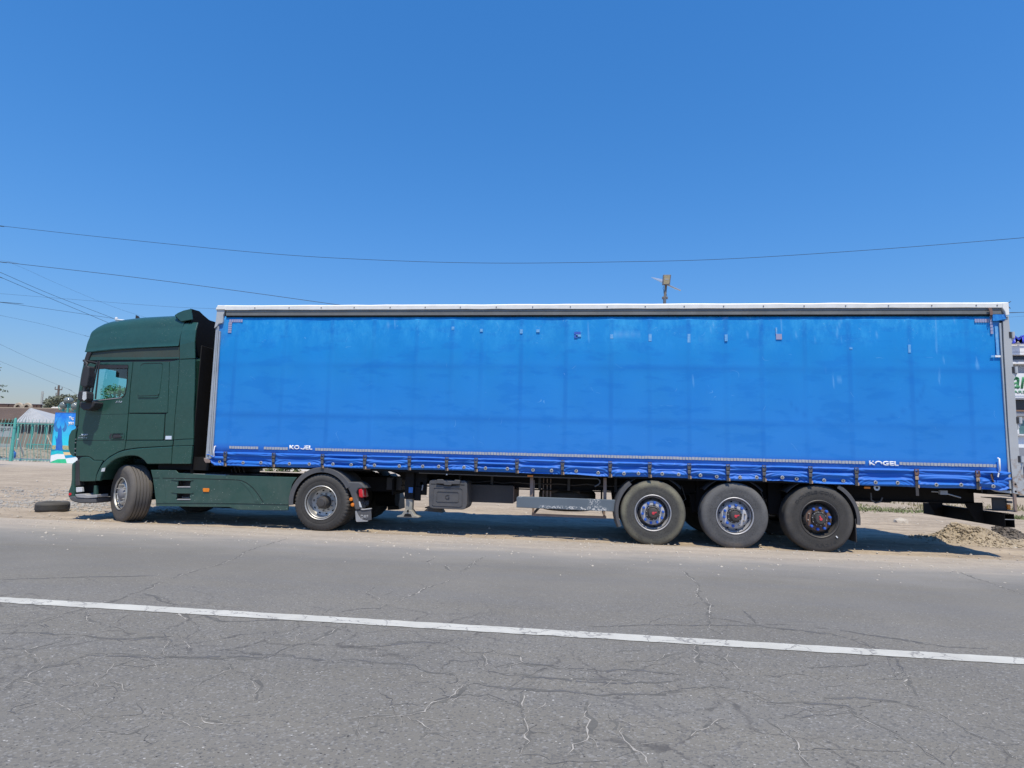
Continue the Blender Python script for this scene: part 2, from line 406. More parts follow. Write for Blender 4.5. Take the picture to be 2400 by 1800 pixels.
# cracks: thin ribbons of trapped sand or open shadow, traced on the road
KA = crop(0, 1150, 2.765); KB = crop(800, 1200, 2.765); KC = crop(1600, 1200, 2.765)
light = [KA(q) for q in (
 [(30,1290),(60,1250),(130,1220),(200,1190),(260,1155),(240,1120),(200,1080),(170,1050),(190,1035),(270,1010),(350,990),(450,960),(540,945)],
 [(0,905),(100,895),(200,870),(280,850),(400,800),(530,775),(600,745),(720,720),(800,695),(900,660),(1000,625),(1050,590)],
 [(1100,580),(1200,540),(1350,500),(1450,470),(1550,430),(1600,390),(1700,360),(1780,340),(1870,310)],
 [(580,780),(570,800),(560,850),(610,865),(640,870)], [(1140,740),(1170,810),(1240,850)],
 [(430,1290),(500,1265),(580,1245),(640,1215),(690,1190),(730,1140),(800,1130),(920,1090)],
 [(1070,1080),(1075,1020),(1085,985)], [(1130,1040),(1135,1010),(1115,995)], [(610,1310),(640,1270),(635,1240)], [(720,1235),(790,1270),(825,1310)],
 [(1220,1310),(1290,1260),(1380,1210),(1450,1180),(1500,1160),(1510,1130),(1460,1110)],
 [(1590,1380),(1640,1370),(1665,1320),(1690,1280),(1660,1250),(1620,1230),(1660,1190)],
 [(100,1440),(200,1400),(260,1370)], [(510,1420),(520,1450),(570,1480),(500,1530),(420,1570)], [(130,1235),(220,1250),(290,1290)],
 [(1060,1440),(1090,1465),(1170,1480)], [(1060,1475),(980,1510),(920,1545),(870,1570),(760,1590),(600,1570)],
 [(1290,1460),(1350,1500),(1450,1520),(1560,1520),(1620,1530)], [(2212,880),(2100,940),(2040,970),(2000,990)], [(1170,925),(1190,970)])]
light += [KB(q) for q in (
 [(250,630),(300,600),(400,560),(480,530),(560,490),(700,450),(740,430)], [(770,410),(800,380),(860,330),(940,285)],
 [(240,580),(230,560),(160,530),(200,490)], [(240,550),(340,510)], [(575,350),(560,320),(600,300)], [(720,385),(670,350),(700,330)],
 [(40,1360),(150,1340),(250,1330),(380,1325),(440,1310),(520,1290),(600,1245),(680,1220),(740,1190),(760,1150),(800,1130),(850,1120)],
 [(390,1330),(430,1360),(500,1375),(540,1400),(545,1440),(515,1490)], [(545,1440),(640,1450),(700,1480)], [(120,1350),(125,1400),(130,1470)], [(255,1335),(260,1390),(220,1420)],
 [(930,1010),(950,970),(935,930),(980,890)], [(980,900),(1050,925),(1150,935),(1155,980),(1100,1000),(1085,1040)],
 [(1165,1310),(1160,1260),(1195,1220),(1190,1185)], [(1190,1320),(1195,1380),(1195,1440),(1215,1470),(1200,1510),(1170,1580)], [(1090,1445),(1200,1440),(1370,1445)],
 [(1410,1659),(1450,1600),(1510,1570),(1500,1520),(1600,1470),(1625,1400),(1640,1350),(1600,1310),(1590,1260),(1610,1210)],
 [(1740,1310),(1790,1370),(1790,1420),(1850,1470),(1870,1510),(1910,1550),(1960,1600),(1985,1650)], [(1600,1470),(1650,1510),(1655,1560)], [(1900,1550),(2020,1545)],
 [(1600,960),(1660,940),(1680,910)], [(1760,925),(1850,905),(1950,895)], [(2000,980),(2100,940),(2212,915)], [(0,755),(50,720),(110,700)])]
light += [KC(q) for q in (
 [(0,385),(60,430),(95,490),(100,540),(120,580),(190,605),(160,650),(180,700),(185,760),(240,800)], [(60,850),(85,920),(100,980),(115,1030)],
 [(130,890),(170,930),(270,950),(340,1000),(400,1050)], [(270,950),(300,920)],
 [(460,1320),(540,1360),(640,1410),(720,1470),(770,1550),(800,1600),(835,1655)], [(1100,1290),(1160,1340),(1230,1380),(1330,1430),(1420,1460),(1500,1510)],
 [(1200,990),(1300,965),(1400,965)], [(1440,1040),(1390,1080)], [(1480,1050),(1450,1110),(1510,1195)],
 [(1790,390),(1900,430),(2050,480),(2150,520),(2212,545)], [(430,1180),(540,1240)], [(50,1460),(130,1410),(220,1370),(300,1340)],
 [(870,1090),(890,1065),(930,1055)], [(950,1160),(960,1135),(1060,1125)], [(2212,1640),(2100,1560),(2060,1530)], [(1650,1310),(1720,1360),(1820,1410)], [(720,1590),(760,1560)])]
dark = [KA(q) for q in ([(920,670),(1000,690),(1060,720),(1140,740)], [(540,945),(700,960),(850,965),(1100,950)], [(0,930),(150,925),(350,940),(500,935)],
 [(550,1070),(700,1065),(900,1080),(1000,1085),(1380,1090),(1460,1110)], [(1500,1060),(1800,1070),(2212,1130)], [(1310,810),(1450,850),(1620,850),(1780,845),(1900,835),(2000,815)],
 [(0,1030),(200,1030),(330,1000)], [(0,580),(300,570),(600,562),(1000,555)], [(1000,1090),(1700,1085),(1900,1010),(2000,990)], [(260,1155),(400,1130),(550,1075)], [(300,890),(240,865)])]
dark += [KB(q) for q in ([(0,650),(120,632),(250,630)], [(0,960),(200,980),(400,990),(500,1010),(560,1040),(680,1050),(740,1070),(770,1110)], [(0,885),(230,880),(430,855),(700,850)],
 [(950,1190),(1050,1230),(1160,1260)], [(850,1110),(1050,1140),(1200,1150),(1280,1170),(1450,1165),(1600,1180),(1700,1195),(2000,1190),(2212,1160)],
 [(1600,745),(1700,750),(2000,735),(2212,735)], [(1150,985),(1400,1020),(1700,1035),(1850,1030),(2212,1060)], [(950,1040),(1300,1080),(1600,1100),(2000,1115),(2212,1080)], [(740,1190),(860,1190),(950,1190)])]
dark += [KC(q) for q in ([(0,740),(240,740),(450,740),(700,765),(900,790),(1100,830),(1200,870),(1380,960)], [(540,1240),(700,1240),(900,1250),(1050,1270),(1100,1290)],
 [(840,750),(1050,770),(1400,830),(1700,880),(2000,885)], [(0,1160),(200,1140),(430,1180)], [(1500,1510),(1620,1590),(1750,1659)], [(1400,965),(1440,1040)], [(800,1015),(1100,1005),(1200,990)],
 [(1820,1410),(1900,1460),(2060,1530)], [(930,1210),(1100,1210),(1300,1220),(1650,1310)], [(200,690),(350,715),(520,745)], [(380,640),(450,700),(490,730)])]
def cracks(lines, name, wd, mat, z0, seed):
    r = random.Random(seed); mb = MB()
    for li, ln in enumerate(lines):
        z = z0+.00004*(li % 9)
        pts = [G(*q) for q in ln]; fine = []
        for a, b in zip(pts[:-1], pts[1:]):
            n = max(2, int((b-a).length/0.035))
            for i in range(n): fine.append(a.lerp(b, i/n))
        fine.append(pts[-1])
        n = len(fine); jx = jy = 0; L, R = [], []
        for i, p in enumerate(fine):
            jx = jx*0.75+r.uniform(-.017, .017); jy = jy*0.75+r.uniform(-.017, .017)
            a = fine[max(0, i-1)]; b = fine[min(n-1, i+1)]; t = (b-a); t.z = 0; t.normalize(); q = Vector((-t.y, t.x, 0))
            e = min(1.0, 0.25+i/8, 0.25+(n-1-i)/8); ww = wd*e*(0.25+abs(r.gauss(0, 0.8)))*(0.5+0.8*abs(math.sin(i*.13+len(fine))))
            c = Vector((p.x+jx, p.y+jy, z)); L.append(c+q*ww); R.append(c-q*ww*r.uniform(.6, 1.2))
        for i in range(n-1):
            if r.random() > .12: mb.add([L[i], R[i], R[i+1], L[i+1]], [(0, 1, 2, 3)])
    o = mk(name, mb, mat, parent=road, kind='stuff'); return o
pmat('crack_halo', (0.098, 0.093, 0.082), (0.150, 0.142, 0.123), scale=9, rough=0.95, bump=0.4, bs=90)
cracks(light+dark, 'dark_crack_edge', 0.013, 'crack_halo', 0.0054, 15)  # wider, slightly darker ribbons laid under all cracks
cracks(light, 'sand_filled_crack', 0.0036, 'crack_sand', 0.0066, 11)
cracks(dark, 'open_crack', 0.0085, 'crack_dark', 0.0060, 12)
# side cracks branching off the traced ones
rb = random.Random(21); br = []
for ln in light+dark:
    for q in ln:
        if rb.random() < 0.4:
            x, y = q; pts = [(x, y)]; a = rb.uniform(0, 6.28)
            sc = 0.35+max(0, (y-1350))/300
            for _ in range(rb.randint(3, 7)):
                a += rb.uniform(-.8, .8); x += 14*sc*math.cos(a)*1.6; y += 7*sc*math.sin(a)
                if not (1300 < y < 1798): break
                pts.append((x, y))
            if len(pts) > 2: br.append(pts)
cracks(br[::2], 'hairline_crack', 0.0024, 'crack_sand', 0.0066, 13)
cracks(br[1::2], 'hairline_crack', 0.0040, 'crack_dark', 0.0062, 14)

# loose stones
r = random.Random(5)
def gz(x, y): return float(gnd(x, y))
rocks('roadside_pebbles', [(x := r.uniform(-7, 17), y := r.gauss(-0.3, 0.9), max(0.006, gz(x, y)), abs(r.gauss(0, .009))+.004) for _ in range(1900)], 'pebble_pale')
def gravel_spots(n):
    out = []
    while len(out) < n:
        x = r.uniform(-16, -1.5); y = r.uniform(1.4, 7.0); e = (y-1.6)/2.5
        if y < 3.4+0.5*math.sin(x) or r.random() < 0.25: out.append((x, y, gz(x, y)+.003, abs(r.gauss(0, .018))+.009))
    return out
rocks('gravel_patch', gravel_spots(5200), 'gravel')
rocks('scattered_stones', [(x := r.uniform(-14, 34), y := r.uniform(1.0, 24), gz(x, y), abs(r.gauss(0, .02))+.008) for _ in range(1800)], 'pebble_pale')
# rubble heap behind the last axle
def heap(name, cx, cy, rx_, ry_, hh, n, mat, seed, spread=1.0):
    rs = random.Random(seed); bmh = MB(); nn = 60; vs = []
    for j in range(nn+1):
        for i in range(nn+1):
            u = (i/nn*2-1)*1.35; v = (j/nn*2-1)*1.35
            x = cx+u*rx_; y = cy+v*ry_; d = u*u+v*v
            z = hh*math.exp(-d*2.1)*(1+.35*math.sin(u*5+seed)*math.cos(v*6)) + 0.028*math.sin(x*23+3*math.sin(y*17))*math.sin(y*29)*math.exp(-d)
            z += rs.uniform(-.018, .018)*math.exp(-d*.8)
            vs.append((x, y, gz(x, y)+z-0.012))
    bmh.add(vs, [(j*(nn+1)+i, j*(nn+1)+i+1, (j+1)*(nn+1)+i+1, (j+1)*(nn+1)+i) for j in range(nn) for i in range(nn)])
    o = mk(name, bmh, mat, kind='stuff')
    st = []
    for _ in range(n):
        a = rs.uniform(0, 6.28); q = abs(rs.gauss(0, .55)); u, v = q*math.cos(a), q*math.sin(a); d = u*u+v*v
        x, y = cx+u*rx_*spread, cy+v*ry_*spread
        st.append((x, y, gz(x, y)+hh*math.exp(-d*2.1*spread*spread)*(1+.35*math.sin(u*5+seed)*math.cos(v*6)), abs(rs.gauss(0, .011))**1.0+.005+(.03 if rs.random() < .03 else 0)))
    rocks(name+'_clods', st, mat, parent=o)
    return o
h1 = G(2235, 1272); h1b = G(2345, 1285)
heap('rubble_heap', 14.15, 2.35, 0.75, 0.66, 0.33, 2600, 'clod', 4)
heap('spoil_ridge', 15.9, 2.1, 1.5, 0.8, 0.12, 2200, 'clod', 6)
heap('dark_spoil', 15.3, 3.2, 0.45, 0.32, 0.24, 1400, 'clod_dark', 9)
heap('dark_spoil', 16.9, 2.9, 1.3, 0.35, 0.13, 1400, 'clod_dark', 12)
tag(rocks('flat_stone', [(14.6, 5.9, 0.0, .15)], 'pebble_pale', kind=None), 'pale flat stone lying on the sand left of the rubble heap', 'stone')
# ------------------------------------------------------------------ vehicle materials
pmat('cab_green', (0.020, 0.074, 0.060), (0.018, 0.062, 0.050), scale=1.1, rough=0.24, bump=0.03, bs=3, spec=0.5, dust=0.14, dustc=(0.16, 0.18, 0.15), speck=(34, 0.10, (0.30, 0.33, 0.31)))
pmat('skirt_green', (0.021, 0.070, 0.056), (0.019, 0.058, 0.046), scale=1.4, rough=0.36, bump=0.05, bs=3, dust=0.30, dustc=(0.17, 0.18, 0.15), speck=(21, 0.13, (0.42, 0.45, 0.42)))
pmat('grime_band', (0.026, 0.052, 0.042), (0.034, 0.044, 0.032), scale=2.2, rough=0.6, bump=0.05, dust=0.2)
pmat('black_plastic', (0.020, 0.020, 0.023), (0.028, 0.028, 0.031), scale=3, rough=0.55, bump=0.08, dust=0.10)
pmat('grey_plastic', (0.066, 0.071, 0.080), (0.048, 0.052, 0.060), scale=3, rough=0.55, bump=0.08, dust=0.25)
pmat('dark_metal', (0.006, 0.006, 0.007), (0.010, 0.009, 0.009), scale=3, rough=0.8, bump=0.1, spec=.25)
pmat('interior', (0.022, 0.024, 0.028), (0.03, 0.032, 0.036), scale=3, rough=0.8)
pmat('step_grey', (0.32, 0.33, 0.34), (0.24, 0.245, 0.25), scale=5, rough=0.6, dust=0.3)
pmat('lamp_clear', (0.62, 0.63, 0.62), (0.45, 0.46, 0.46), scale=30, rough=0.12, bump=0.5, bs=80)
pmat('lamp_red', (0.62, 0.020, 0.030), (0.45, 0.012, 0.02), scale=12, rough=0.15, bump=0.2, bs=90)
pmat('lamp_pink', (0.42, 0.16, 0.15), (0.36, 0.22, 0.19), scale=12, rough=0.2, bump=0.2, bs=90)
pmat('lamp_amber', (0.80, 0.24, 0.02), (0.62, 0.16, 0.015), scale=12, rough=0.2, bump=0.2, bs=90)
pmat('reflector_white', (0.55, 0.57, 0.58), (0.45, 0.47, 0.48), scale=30, rough=0.3)
pmat('badge_silver', (0.52, 0.60, 0.64), (0.45, 0.50, 0.54), scale=10, rough=0.3, metal=0.3)
pmat('badge_grey', (0.20, 0.20, 0.21), (0.15, 0.15, 0.16), scale=10, rough=0.6)
pmat('sticker_white', (0.62, 0.68, 0.75), (0.5, 0.56, 0.66), scale=8, rough=0.4)
pmat('rubber', (0.088, 0.084, 0.080), (0.066, 0.064, 0.063), scale=5, rough=0.85, bump=0.25, bs=55, dust=0.42, dustc=(0.17, 0.155, 0.13))
pmat('tyre_letter', (0.030, 0.029, 0.028), None, scale=5, rough=0.7)
pmat('tyre_letter_pale', (0.13, 0.125, 0.115), None, scale=5, rough=0.8)
pmat('rim_silver', (0.42, 0.42, 0.40), (0.56, 0.55, 0.52), scale=7, rough=0.42, metal=0.55, bump=0.1, dust=0.22, dustc=(0.22, 0.19, 0.15))
pmat('rim_grey', (0.46, 0.47, 0.50), (0.33, 0.335, 0.35), scale=7, rough=0.5, metal=0.35, dust=0.3)
pmat('disc_pale', (0.50, 0.505, 0.53), (0.38, 0.385, 0.40), scale=7, rough=0.5, bump=.1, dust=0.2)
pmat('rim_black', (0.030, 0.030, 0.032), (0.045, 0.043, 0.042), scale=7, rough=0.5, dust=0.2)
pmat('rim_rust', (0.15, 0.085, 0.06), (0.085, 0.058, 0.046), scale=9, rough=0.85, bump=0.4, dust=0.2, dustc=(0.16, 0.11, 0.08))
pmat('rust', (0.28, 0.165, 0.105), (0.20, 0.125, 0.09), scale=9, rough=0.9, bump=0.35)
pmat('rust_pale', (0.27, 0.20, 0.165), (0.20, 0.15, 0.125), scale=9, rough=0.9, bump=0.35)
pmat('nut_blue', (0.028, 0.115, 0.50), (0.022, 0.09, 0.40), scale=9, rough=0.5)
pmat('nut_steel', (0.22, 0.20, 0.18), (0.3, 0.28, 0.26), scale=30, rough=0.5, metal=0.5)
pmat('hub_red', (0.62, 0.05, 0.07), None, scale=9, rough=0.45)
pmat('hole_black', (0.006, 0.006, 0.006), None, scale=9, rough=0.9, bump=0)
pmat('trailer_grey', (0.46, 0.475, 0.48), (0.40, 0.415, 0.42), scale=2.2, rough=0.55, bump=0.06, speck=(16, 0.07, (0.20, 0.13, 0.09)))
pmat('trailer_white', (0.86, 0.85, 0.79), (0.74, 0.73, 0.67), scale=5, rough=0.55, bump=0.1)
pmat('alu_track', (0.20, 0.20, 0.185), (0.15, 0.15, 0.14), scale=2.5, rough=0.5, metal=0.3, bump=0.06)
pmat('alu_post', (0.47, 0.49, 0.50), (0.36, 0.38, 0.39), scale=3, rough=0.4, metal=0.35)
pmat('webbing', (0.045, 0.043, 0.045), (0.06, 0.055, 0.055), scale=40, rough=0.85)
pmat('buckle', (0.15, 0.145, 0.14), (0.10, 0.09, 0.085), scale=20, rough=0.5, metal=0.4)
pmat('strap_brown', (0.22, 0.13, 0.10), (0.17, 0.10, 0.08), scale=12, rough=0.8)
pmat('hook_tan', (0.42, 0.30, 0.20), (0.3, 0.2, 0.13), scale=12, rough=0.8)
pmat('eyelet_metal', (0.50, 0.50, 0.48), (0.38, 0.37, 0.35), scale=30, rough=0.4, metal=0.5)
pmat('tape_grey', (0.42, 0.43, 0.44), (0.33, 0.35, 0.38), scale=9, rough=0.5)
pmat('tape_old', (0.28, 0.32, 0.52), (0.36, 0.30, 0.36), scale=12, rough=0.6)
pmat('patch_pale', (0.20, 0.44, 0.70), (0.03, 0.27, 0.64), scale=22, rough=0.6)
pmat('patch_navy', (0.03, 0.09, 0.42), (0.04, 0.14, 0.55), scale=22, rough=0.6)
pmat('letter_white', (0.86, 0.87, 0.86), (0.78, 0.79, 0.78), scale=9, rough=0.5)
pmat('foot_steel', (0.30, 0.29, 0.25), (0.19, 0.187, 0.17), scale=10, rough=0.7, bump=0.2)
pmat('sticker_blue', (0.03, 0.14, 0.42), (0.05, 0.2, 0.5), scale=40, rough=0.5)
def tyre_mat(name, c1, c2, ring, dusty):
    s = N(name); p = s.pos(); x, y, z = s.sep(s.obj())
    rad = s.math('SQRT', s.math('ADD', s.math('MULTIPLY', x, x), s.math('MULTIPLY', z, z)))
    c = s.mix(s.ramp(s.noise(p, 5, 6, .6), .35, .68), c1, c2)
    k = s.math('MULTIPLY', s.ramp(rad, .41, .47), s.ramp(rad, .535, .50)); k = s.math('MULTIPLY', k, s.ramp(s.noise(p, 3.1, 6, .7), .32, .62, .15, 1.0))
    c = s.mix(s.math('MULTIPLY', k, dusty), c, ring)
    k2 = s.math('MULTIPLY', s.ramp(s.noise(p, 2.0, 3, .6), .56, .66), k); c = s.mix(s.math('MULTIPLY', k2, dusty*.7), c, (0.26, 0.19, 0.12))
    c = s.mix(s.math('MULTIPLY', s.ramp(s.noise(p, 38, 5, .75), .52, .62), s.ramp(rad, .50, .40, .1, .7)), c, tuple(v*.6 for v in c2))
    c = s.mix(s.math('MULTIPLY', s.ramp(rad, .300, .318, 1, 0), .6), c, (.02, .02, .02))
    s.set(color=c, rough=.88, spec=.3); w = s.n('ShaderNodeTexWave', Scale=1.0); 
    rg = s.math('SINE', s.math('MULTIPLY', rad, 420)); s.bump(s.math('ADD', s.math('MULTIPLY', rg, .25), s.noise(p, 45, 5, .7)), .6, .006)
tyre_mat('rubber_dusty', (0.086, 0.084, 0.076), (0.064, 0.062, 0.057), (0.235, 0.220, 0.155), .85)
tyre_mat('rubber_grey', (0.112, 0.112, 0.113), (0.082, 0.082, 0.083), (0.20, 0.195, 0.185), .5)
tyre_mat('rubber_black', (0.050, 0.048, 0.045), (0.066, 0.062, 0.058), (0.125, 0.118, 0.108), .55)
tyre_mat('rubber_brown', (0.125, 0.112, 0.097), (0.105, 0.095, 0.086), (0.17, 0.155, 0.135), .5)
def mat_scraped():
    s = N('scraped_grey'); p = s.pos(); x, y, z = s.sep(p)
    c = s.mix(s.ramp(s.noise(p, 2, 5), 0.3, 0.7), (0.125, 0.155, 0.180), (0.105, 0.130, 0.155))
    q = s.ramp(s.noise(s.mapv(p, (1, 1, 1.3)), 30, 4, 0.75), 0.52, 0.56)
    area = s.ramp(s.noise(s.mapv(p, (1.0, 1, 1.6)), 2.9, 2, 0.5, ), 0.57, 0.61)
    low = s.ramp(z, 0.575, 0.555); area = s.math('MAXIMUM', s.math('MULTIPLY', area, 0.8), s.math('MULTIPLY', low, s.ramp(s.noise(p, 1.3, 2), 0.42, 0.5)))
    c = s.mix(s.math('MULTIPLY', q, area), c, (0.60, 0.59, 0.56)); s.set(color=c, rough=0.5); s.bump(q, -0.2, 0.004)
mat_scraped()
def mat_grey_post():
    s = N('post_paint'); p = s.pos(); x, y, z = s.sep(p)
    c = s.mix(s.ramp(s.noise(p, 2, 5), 0.3, 0.7), (0.46, 0.47, 0.465), (0.41, 0.42, 0.42))
    k = s.math('MULTIPLY', s.ramp(s.noise(p, 9, 6, 0.7), 0.50, 0.58), s.ramp(z, 1.75, 1.0)); c = s.mix(k, c, (0.26, 0.17, 0.11))
    k2 = s.ramp(s.noise(s.mapv(p, (1, 1, 9)), 5, 5, 0.7), 0.63, 0.68); c = s.mix(s.math('MULTIPLY', k2, 0.55), c, (0.22, 0.21, 0.19))
    s.set(color=c, rough=0.5)
mat_grey_post()
def mat_glass():
    m, t = node_mat('tinted_glass'); MATS['tinted_glass'] = m
    o = t.nodes.new('ShaderNodeOutputMaterial'); tr = t.nodes.new('ShaderNodeBsdfTransparent'); gl = t.nodes.new('ShaderNodeBsdfGlossy'); mx = t.nodes.new('ShaderNodeMixShader')
    fr = t.nodes.new('ShaderNodeFresnel'); fr.inputs[0].default_value = 1.45
    tr.inputs[0].default_value = (0.50, 0.86, 0.88, 1); gl.inputs['Roughness'].default_value = 0.02
    t.links.new(fr.outputs[0], mx.inputs[0]); t.links.new(tr.outputs[0], mx.inputs[1]); t.links.new(gl.outputs[0], mx.inputs[2]); t.links.new(mx.outputs[0], o.inputs[0])
mat_glass()
def mat_tarp():
    s = N('tarpaulin'); p = s.pos(); x, y, z = s.sep(p)
    c = s.mix(s.ramp(s.noise(p, 0.9, 5, 0.6), 0.3, 0.7), (0.006, 0.232, 0.640), (0.012, 0.252, 0.620))
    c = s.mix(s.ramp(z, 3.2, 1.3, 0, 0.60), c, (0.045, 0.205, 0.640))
    c = s.mix(s.ramp(z, 3.0, 3.8, 0, 0.45), c, (0.006, 0.300, 0.720))     # lighter, more cyan along the top         # more indigo towards the hem
    a = s.n('ShaderNodeAttribute'); a.attribute_name = 'wear'; ar, ag, ab = s.sep(a.outputs['Color'])
    c = s.mix(s.math('MULTIPLY', a.outputs['Alpha'], 0.72), c, (0.024, 0.118, 0.500))
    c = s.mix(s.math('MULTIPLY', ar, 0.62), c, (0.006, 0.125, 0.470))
    # hand-rubbed darker blotches
    bl = s.ramp(s.noise(s.mapv(p, (1, 1, 3.2)), 1.5, 5, 0.6), 0.52, 0.60)
    c = s.mix(s.math('MULTIPLY', bl, 0.34), c, (0.004, 0.165, 0.560))
    # pale scuffs along the top
    top = s.ramp(z, 3.15, 3.75)
    n1 = s.ramp(s.noise(s.mapv(p, (1.0, 1, 0.5)), 2.2, 8, 0.80), 0.46, 0.66)
    c = s.mix(s.math('MULTIPLY', s.math('MULTIPLY', n1, top), 0.85), c, (0.05, 0.42, 0.80))
    n2 = s.ramp(s.noise(p, 26, 6, 0.8), 0.60, 0.66); n2 = s.math('MULTIPLY', n2, s.ramp(s.noise(p, 2.7, 3), 0.50, 0.60))
    c = s.mix(s.math('MULTIPLY', s.math('MULTIPLY', n2, s.math('MAXIMUM', top, 0.12)), 0.7), c, (0.30, 0.62, 0.88))
    # fine curved scratches
    wv = s.n('ShaderNodeTexNoise', Scale=1.1, Detail=2); s.l(p, wv.inputs['Vector'])
    sc = s.math('ABSOLUTE', s.math('SUBTRACT', wv.outputs['Fac'], 0.5)); sc = s.ramp(sc, 0.0, 0.0016, 1.0, 0.0)
    sc = s.math('MULTIPLY', sc, s.ramp(s.noise(p, 3.3, 2), 0.60, 0.64))
    c = s.mix(s.math('MULTIPLY', sc, 0.5), c, (0.25, 0.55, 0.85))
    c = s.mix(s.math('MULTIPLY', ag, 0.75), c, (0.22, 0.52, 0.86))
    c = s.mix(s.math('MULTIPLY', ab, 0.5), c, (0.14, 0.14, 0.30))
    c = s.mix(s.ramp(s.noise(p, 5, 6, 0.7), 0.55, 0.8, 0, 0.25), c, (0.03, 0.22, 0.56))
    s.set(color=c, rough=0.52, spec=0.3)
    h = s.math('ADD', s.noise(s.mapv(p, (0.5, 1, 1)), 3.0, 4, 0.5), s.math('MULTIPLY', s.noise(p, 400, 2), 0.02))
    s.bump(h, 0.12, 0.02)
mat_tarp()

# ------------------------------------------------------------------ wheels
def wheel(parent, cx, R, W, kind, y0, side=1, tyre='rubber', steer=0.0, disc='disc_pale', cone='rim_black', lip='rim_silver', nut='nut_blue', spin=0.0, nuts_missing=(), detail=True):
    """y0: outer face; side +1 faces the road, -1 the far side. Built round its own hub."""
    e = bpy.data.objects.new('wheel', None); COL.objects.link(e); e.parent = parent
    e.location = Vector((cx, y0, R))-wloc(parent); e.rotation_euler.z = steer
    e.empty_display_size = 0.2
    if side < 0: e.rotation_euler.z = math.pi
    def part(name, mb, mat, **k):
        me = bpy.data.meshes.new(name); me.from_pydata(mb.v, [], mb.f)
        bm = bmesh.new(); bm.from_mesh(me); bmesh.ops.recalc_face_normals(bm, faces=bm.faces); bm.to_mesh(me); bm.free()
        me.polygons.foreach_set('use_smooth', [True]*len(me.polygons)); me.set_sharp_from_angle(angle=math.radians(32))
        o = link(name, me, e, mat)
        for a, b in k.items(): o[a] = b
        return o
    rr = 0.288
    side_p = [(rr, .018), (rr+.012, .006), (.335, .004), (.36, .001), (.372, .004), (R-.115, -.003), (R-.085, 0), (R-.05, .008), (R-.022, .022), (R-.006, .040)]
    prof = list(side_p)
    ng = {'drive': 3, 'front': 5, 'trailer': 4}[kind]; w0 = W-.10
    for i in range(ng):
        c = .05+w0*(i+.5)/ng; g = .0085; prof += [(R, c-w0/ng/2+g+.002), (R, c-g), (R-.018, c-g*.7), (R-.018, c+g*.7), (R, c+g)]
    prof += [(R-.006, W-.040)] + [(a, W-b) for a, b in side_p[::-1][1:]]
    seg = 192 if kind == 'drive' and detail else 96
    if kind == 'drive':
        def fn(i, j, r): return r-0.013 if (r > R-.045 and (j % 4 == 0)) else r
    else:
        fn = None
    t = MB()
    prof2 = prof+[(rr-.02, W-.03), (rr-.02, .03), prof[0]]
    t.lathe(prof2, seg, fn=fn)
    for i, (a, b, c) in enumerate(t.v):      # flattened where the load presses the tread
        if c < -R+.018: t.v[i] = (a*1.02, b-(.006 if b < W/2 else -.006), -R+.018-(-R+.018-c)*.25)
    zshift = .013
    tr = part('tyre', t, tyre); e.location.z -= .024
    rb = MB()
    if kind == 'trailer':
        rb.lathe([(.300, .014), (.300, .004), (.291, -.002), (.283, .004), (.276, .035), (.262, .060), (.250, .110), (.244, .135), (.236, .15)], 64)
        part('rim', rb, lip)
        d = MB(); d.lathe([(.246, .128), (.238, .112), (.218, .085), (.205, .070), (.196, .063)], 64); part('rim_cone', d, cone)
        d = MB(); d.lathe([(.1965, .066), (.195, .056), (.190, .054), (.150, .053), (.124, .052), (.119, .060), (.116, .10)], 64); part('wheel_disc', d, disc)
        h = MB(); h.lathe([(.118, .095), (.118, .035), (.112, .022), (.100, .016), (.098, .020), (.085, .020), (.082, .0), (.078, -.034), (.070, -.046), (.03, -.052), (.0001, -.053)], 48); part('hub', h, 'rim_black')
        hole_r, hole_y, hr = .226, .094, .017
    elif kind == 'drive':
        rb.lathe([(.300, .014), (.300, .002), (.291, -.004), (.283, .002), (.278, .03), (.262, .045), (.255, .10), (.250, .16), (.236, .178), (.20, .186), (.176, .188), (.172, .182), (.122, .180), (.118, .186), (.112, .21)], 64)
        part('rim', rb, lip)
        h = MB(); h.lathe([(.120, .20), (.116, .13), (.110, .07), (.098, .05), (.092, .03), (.072, .022), (.066, .006), (.0001, .002)], 48); part('hub', h, 'rim_black')
        c = MB(); c.lathe([(.10, .05), (.088, .028), (.078, .024)], 24); hole_r, hole_y, hr = .212, .184, .021
    else:
        rb.lathe([(.300, .014), (.300, .002), (.291, -.004), (.283, .002), (.278, .03), (.262, .05), (.250, .075), (.238, .080), (.225, .064), (.205, .040), (.190, .030), (.150, .026), (.132, .030), (.128, .034)], 64)
        part('rim', rb, lip)
        h = MB(); h.lathe([(.13, .06), (.124, .028), (.110, .010), (.085, -.010), (.060, -.022), (.0001, -.026)], 48); part('hub', h, 'badge_grey' if detail else 'rim_black', label='grey hub cap with torn dark centre'); hole_r, hole_y, hr = .216, .052, .019
    if not detail: return e
    ho = MB()
    for k in range(10):
        a = spin+math.pi/10+2*math.pi*k/10; ca, sa = math.cos(a), math.sin(a); vs = []
        for q in range(10):
            b = 2*math.pi*q/10; rr_ = hole_r+hr*.75*math.cos(b); tt = hr*math.sin(b)
            slope = {'trailer': .85, 'drive': .12, 'front': 1.1}[kind]
            vs.append((ca*rr_-sa*tt, hole_y-.004+(rr_-hole_r)*slope, sa*rr_+ca*tt))
        ho.add(vs, [tuple(range(10))])
    part('hand_hole', ho, 'hole_black', kind='stuff')
    nr = {'trailer': .1675, 'drive': .148, 'front': .168}[kind]; ny_ = {'trailer': .053, 'drive': .180, 'front': .026}[kind]
    base = None
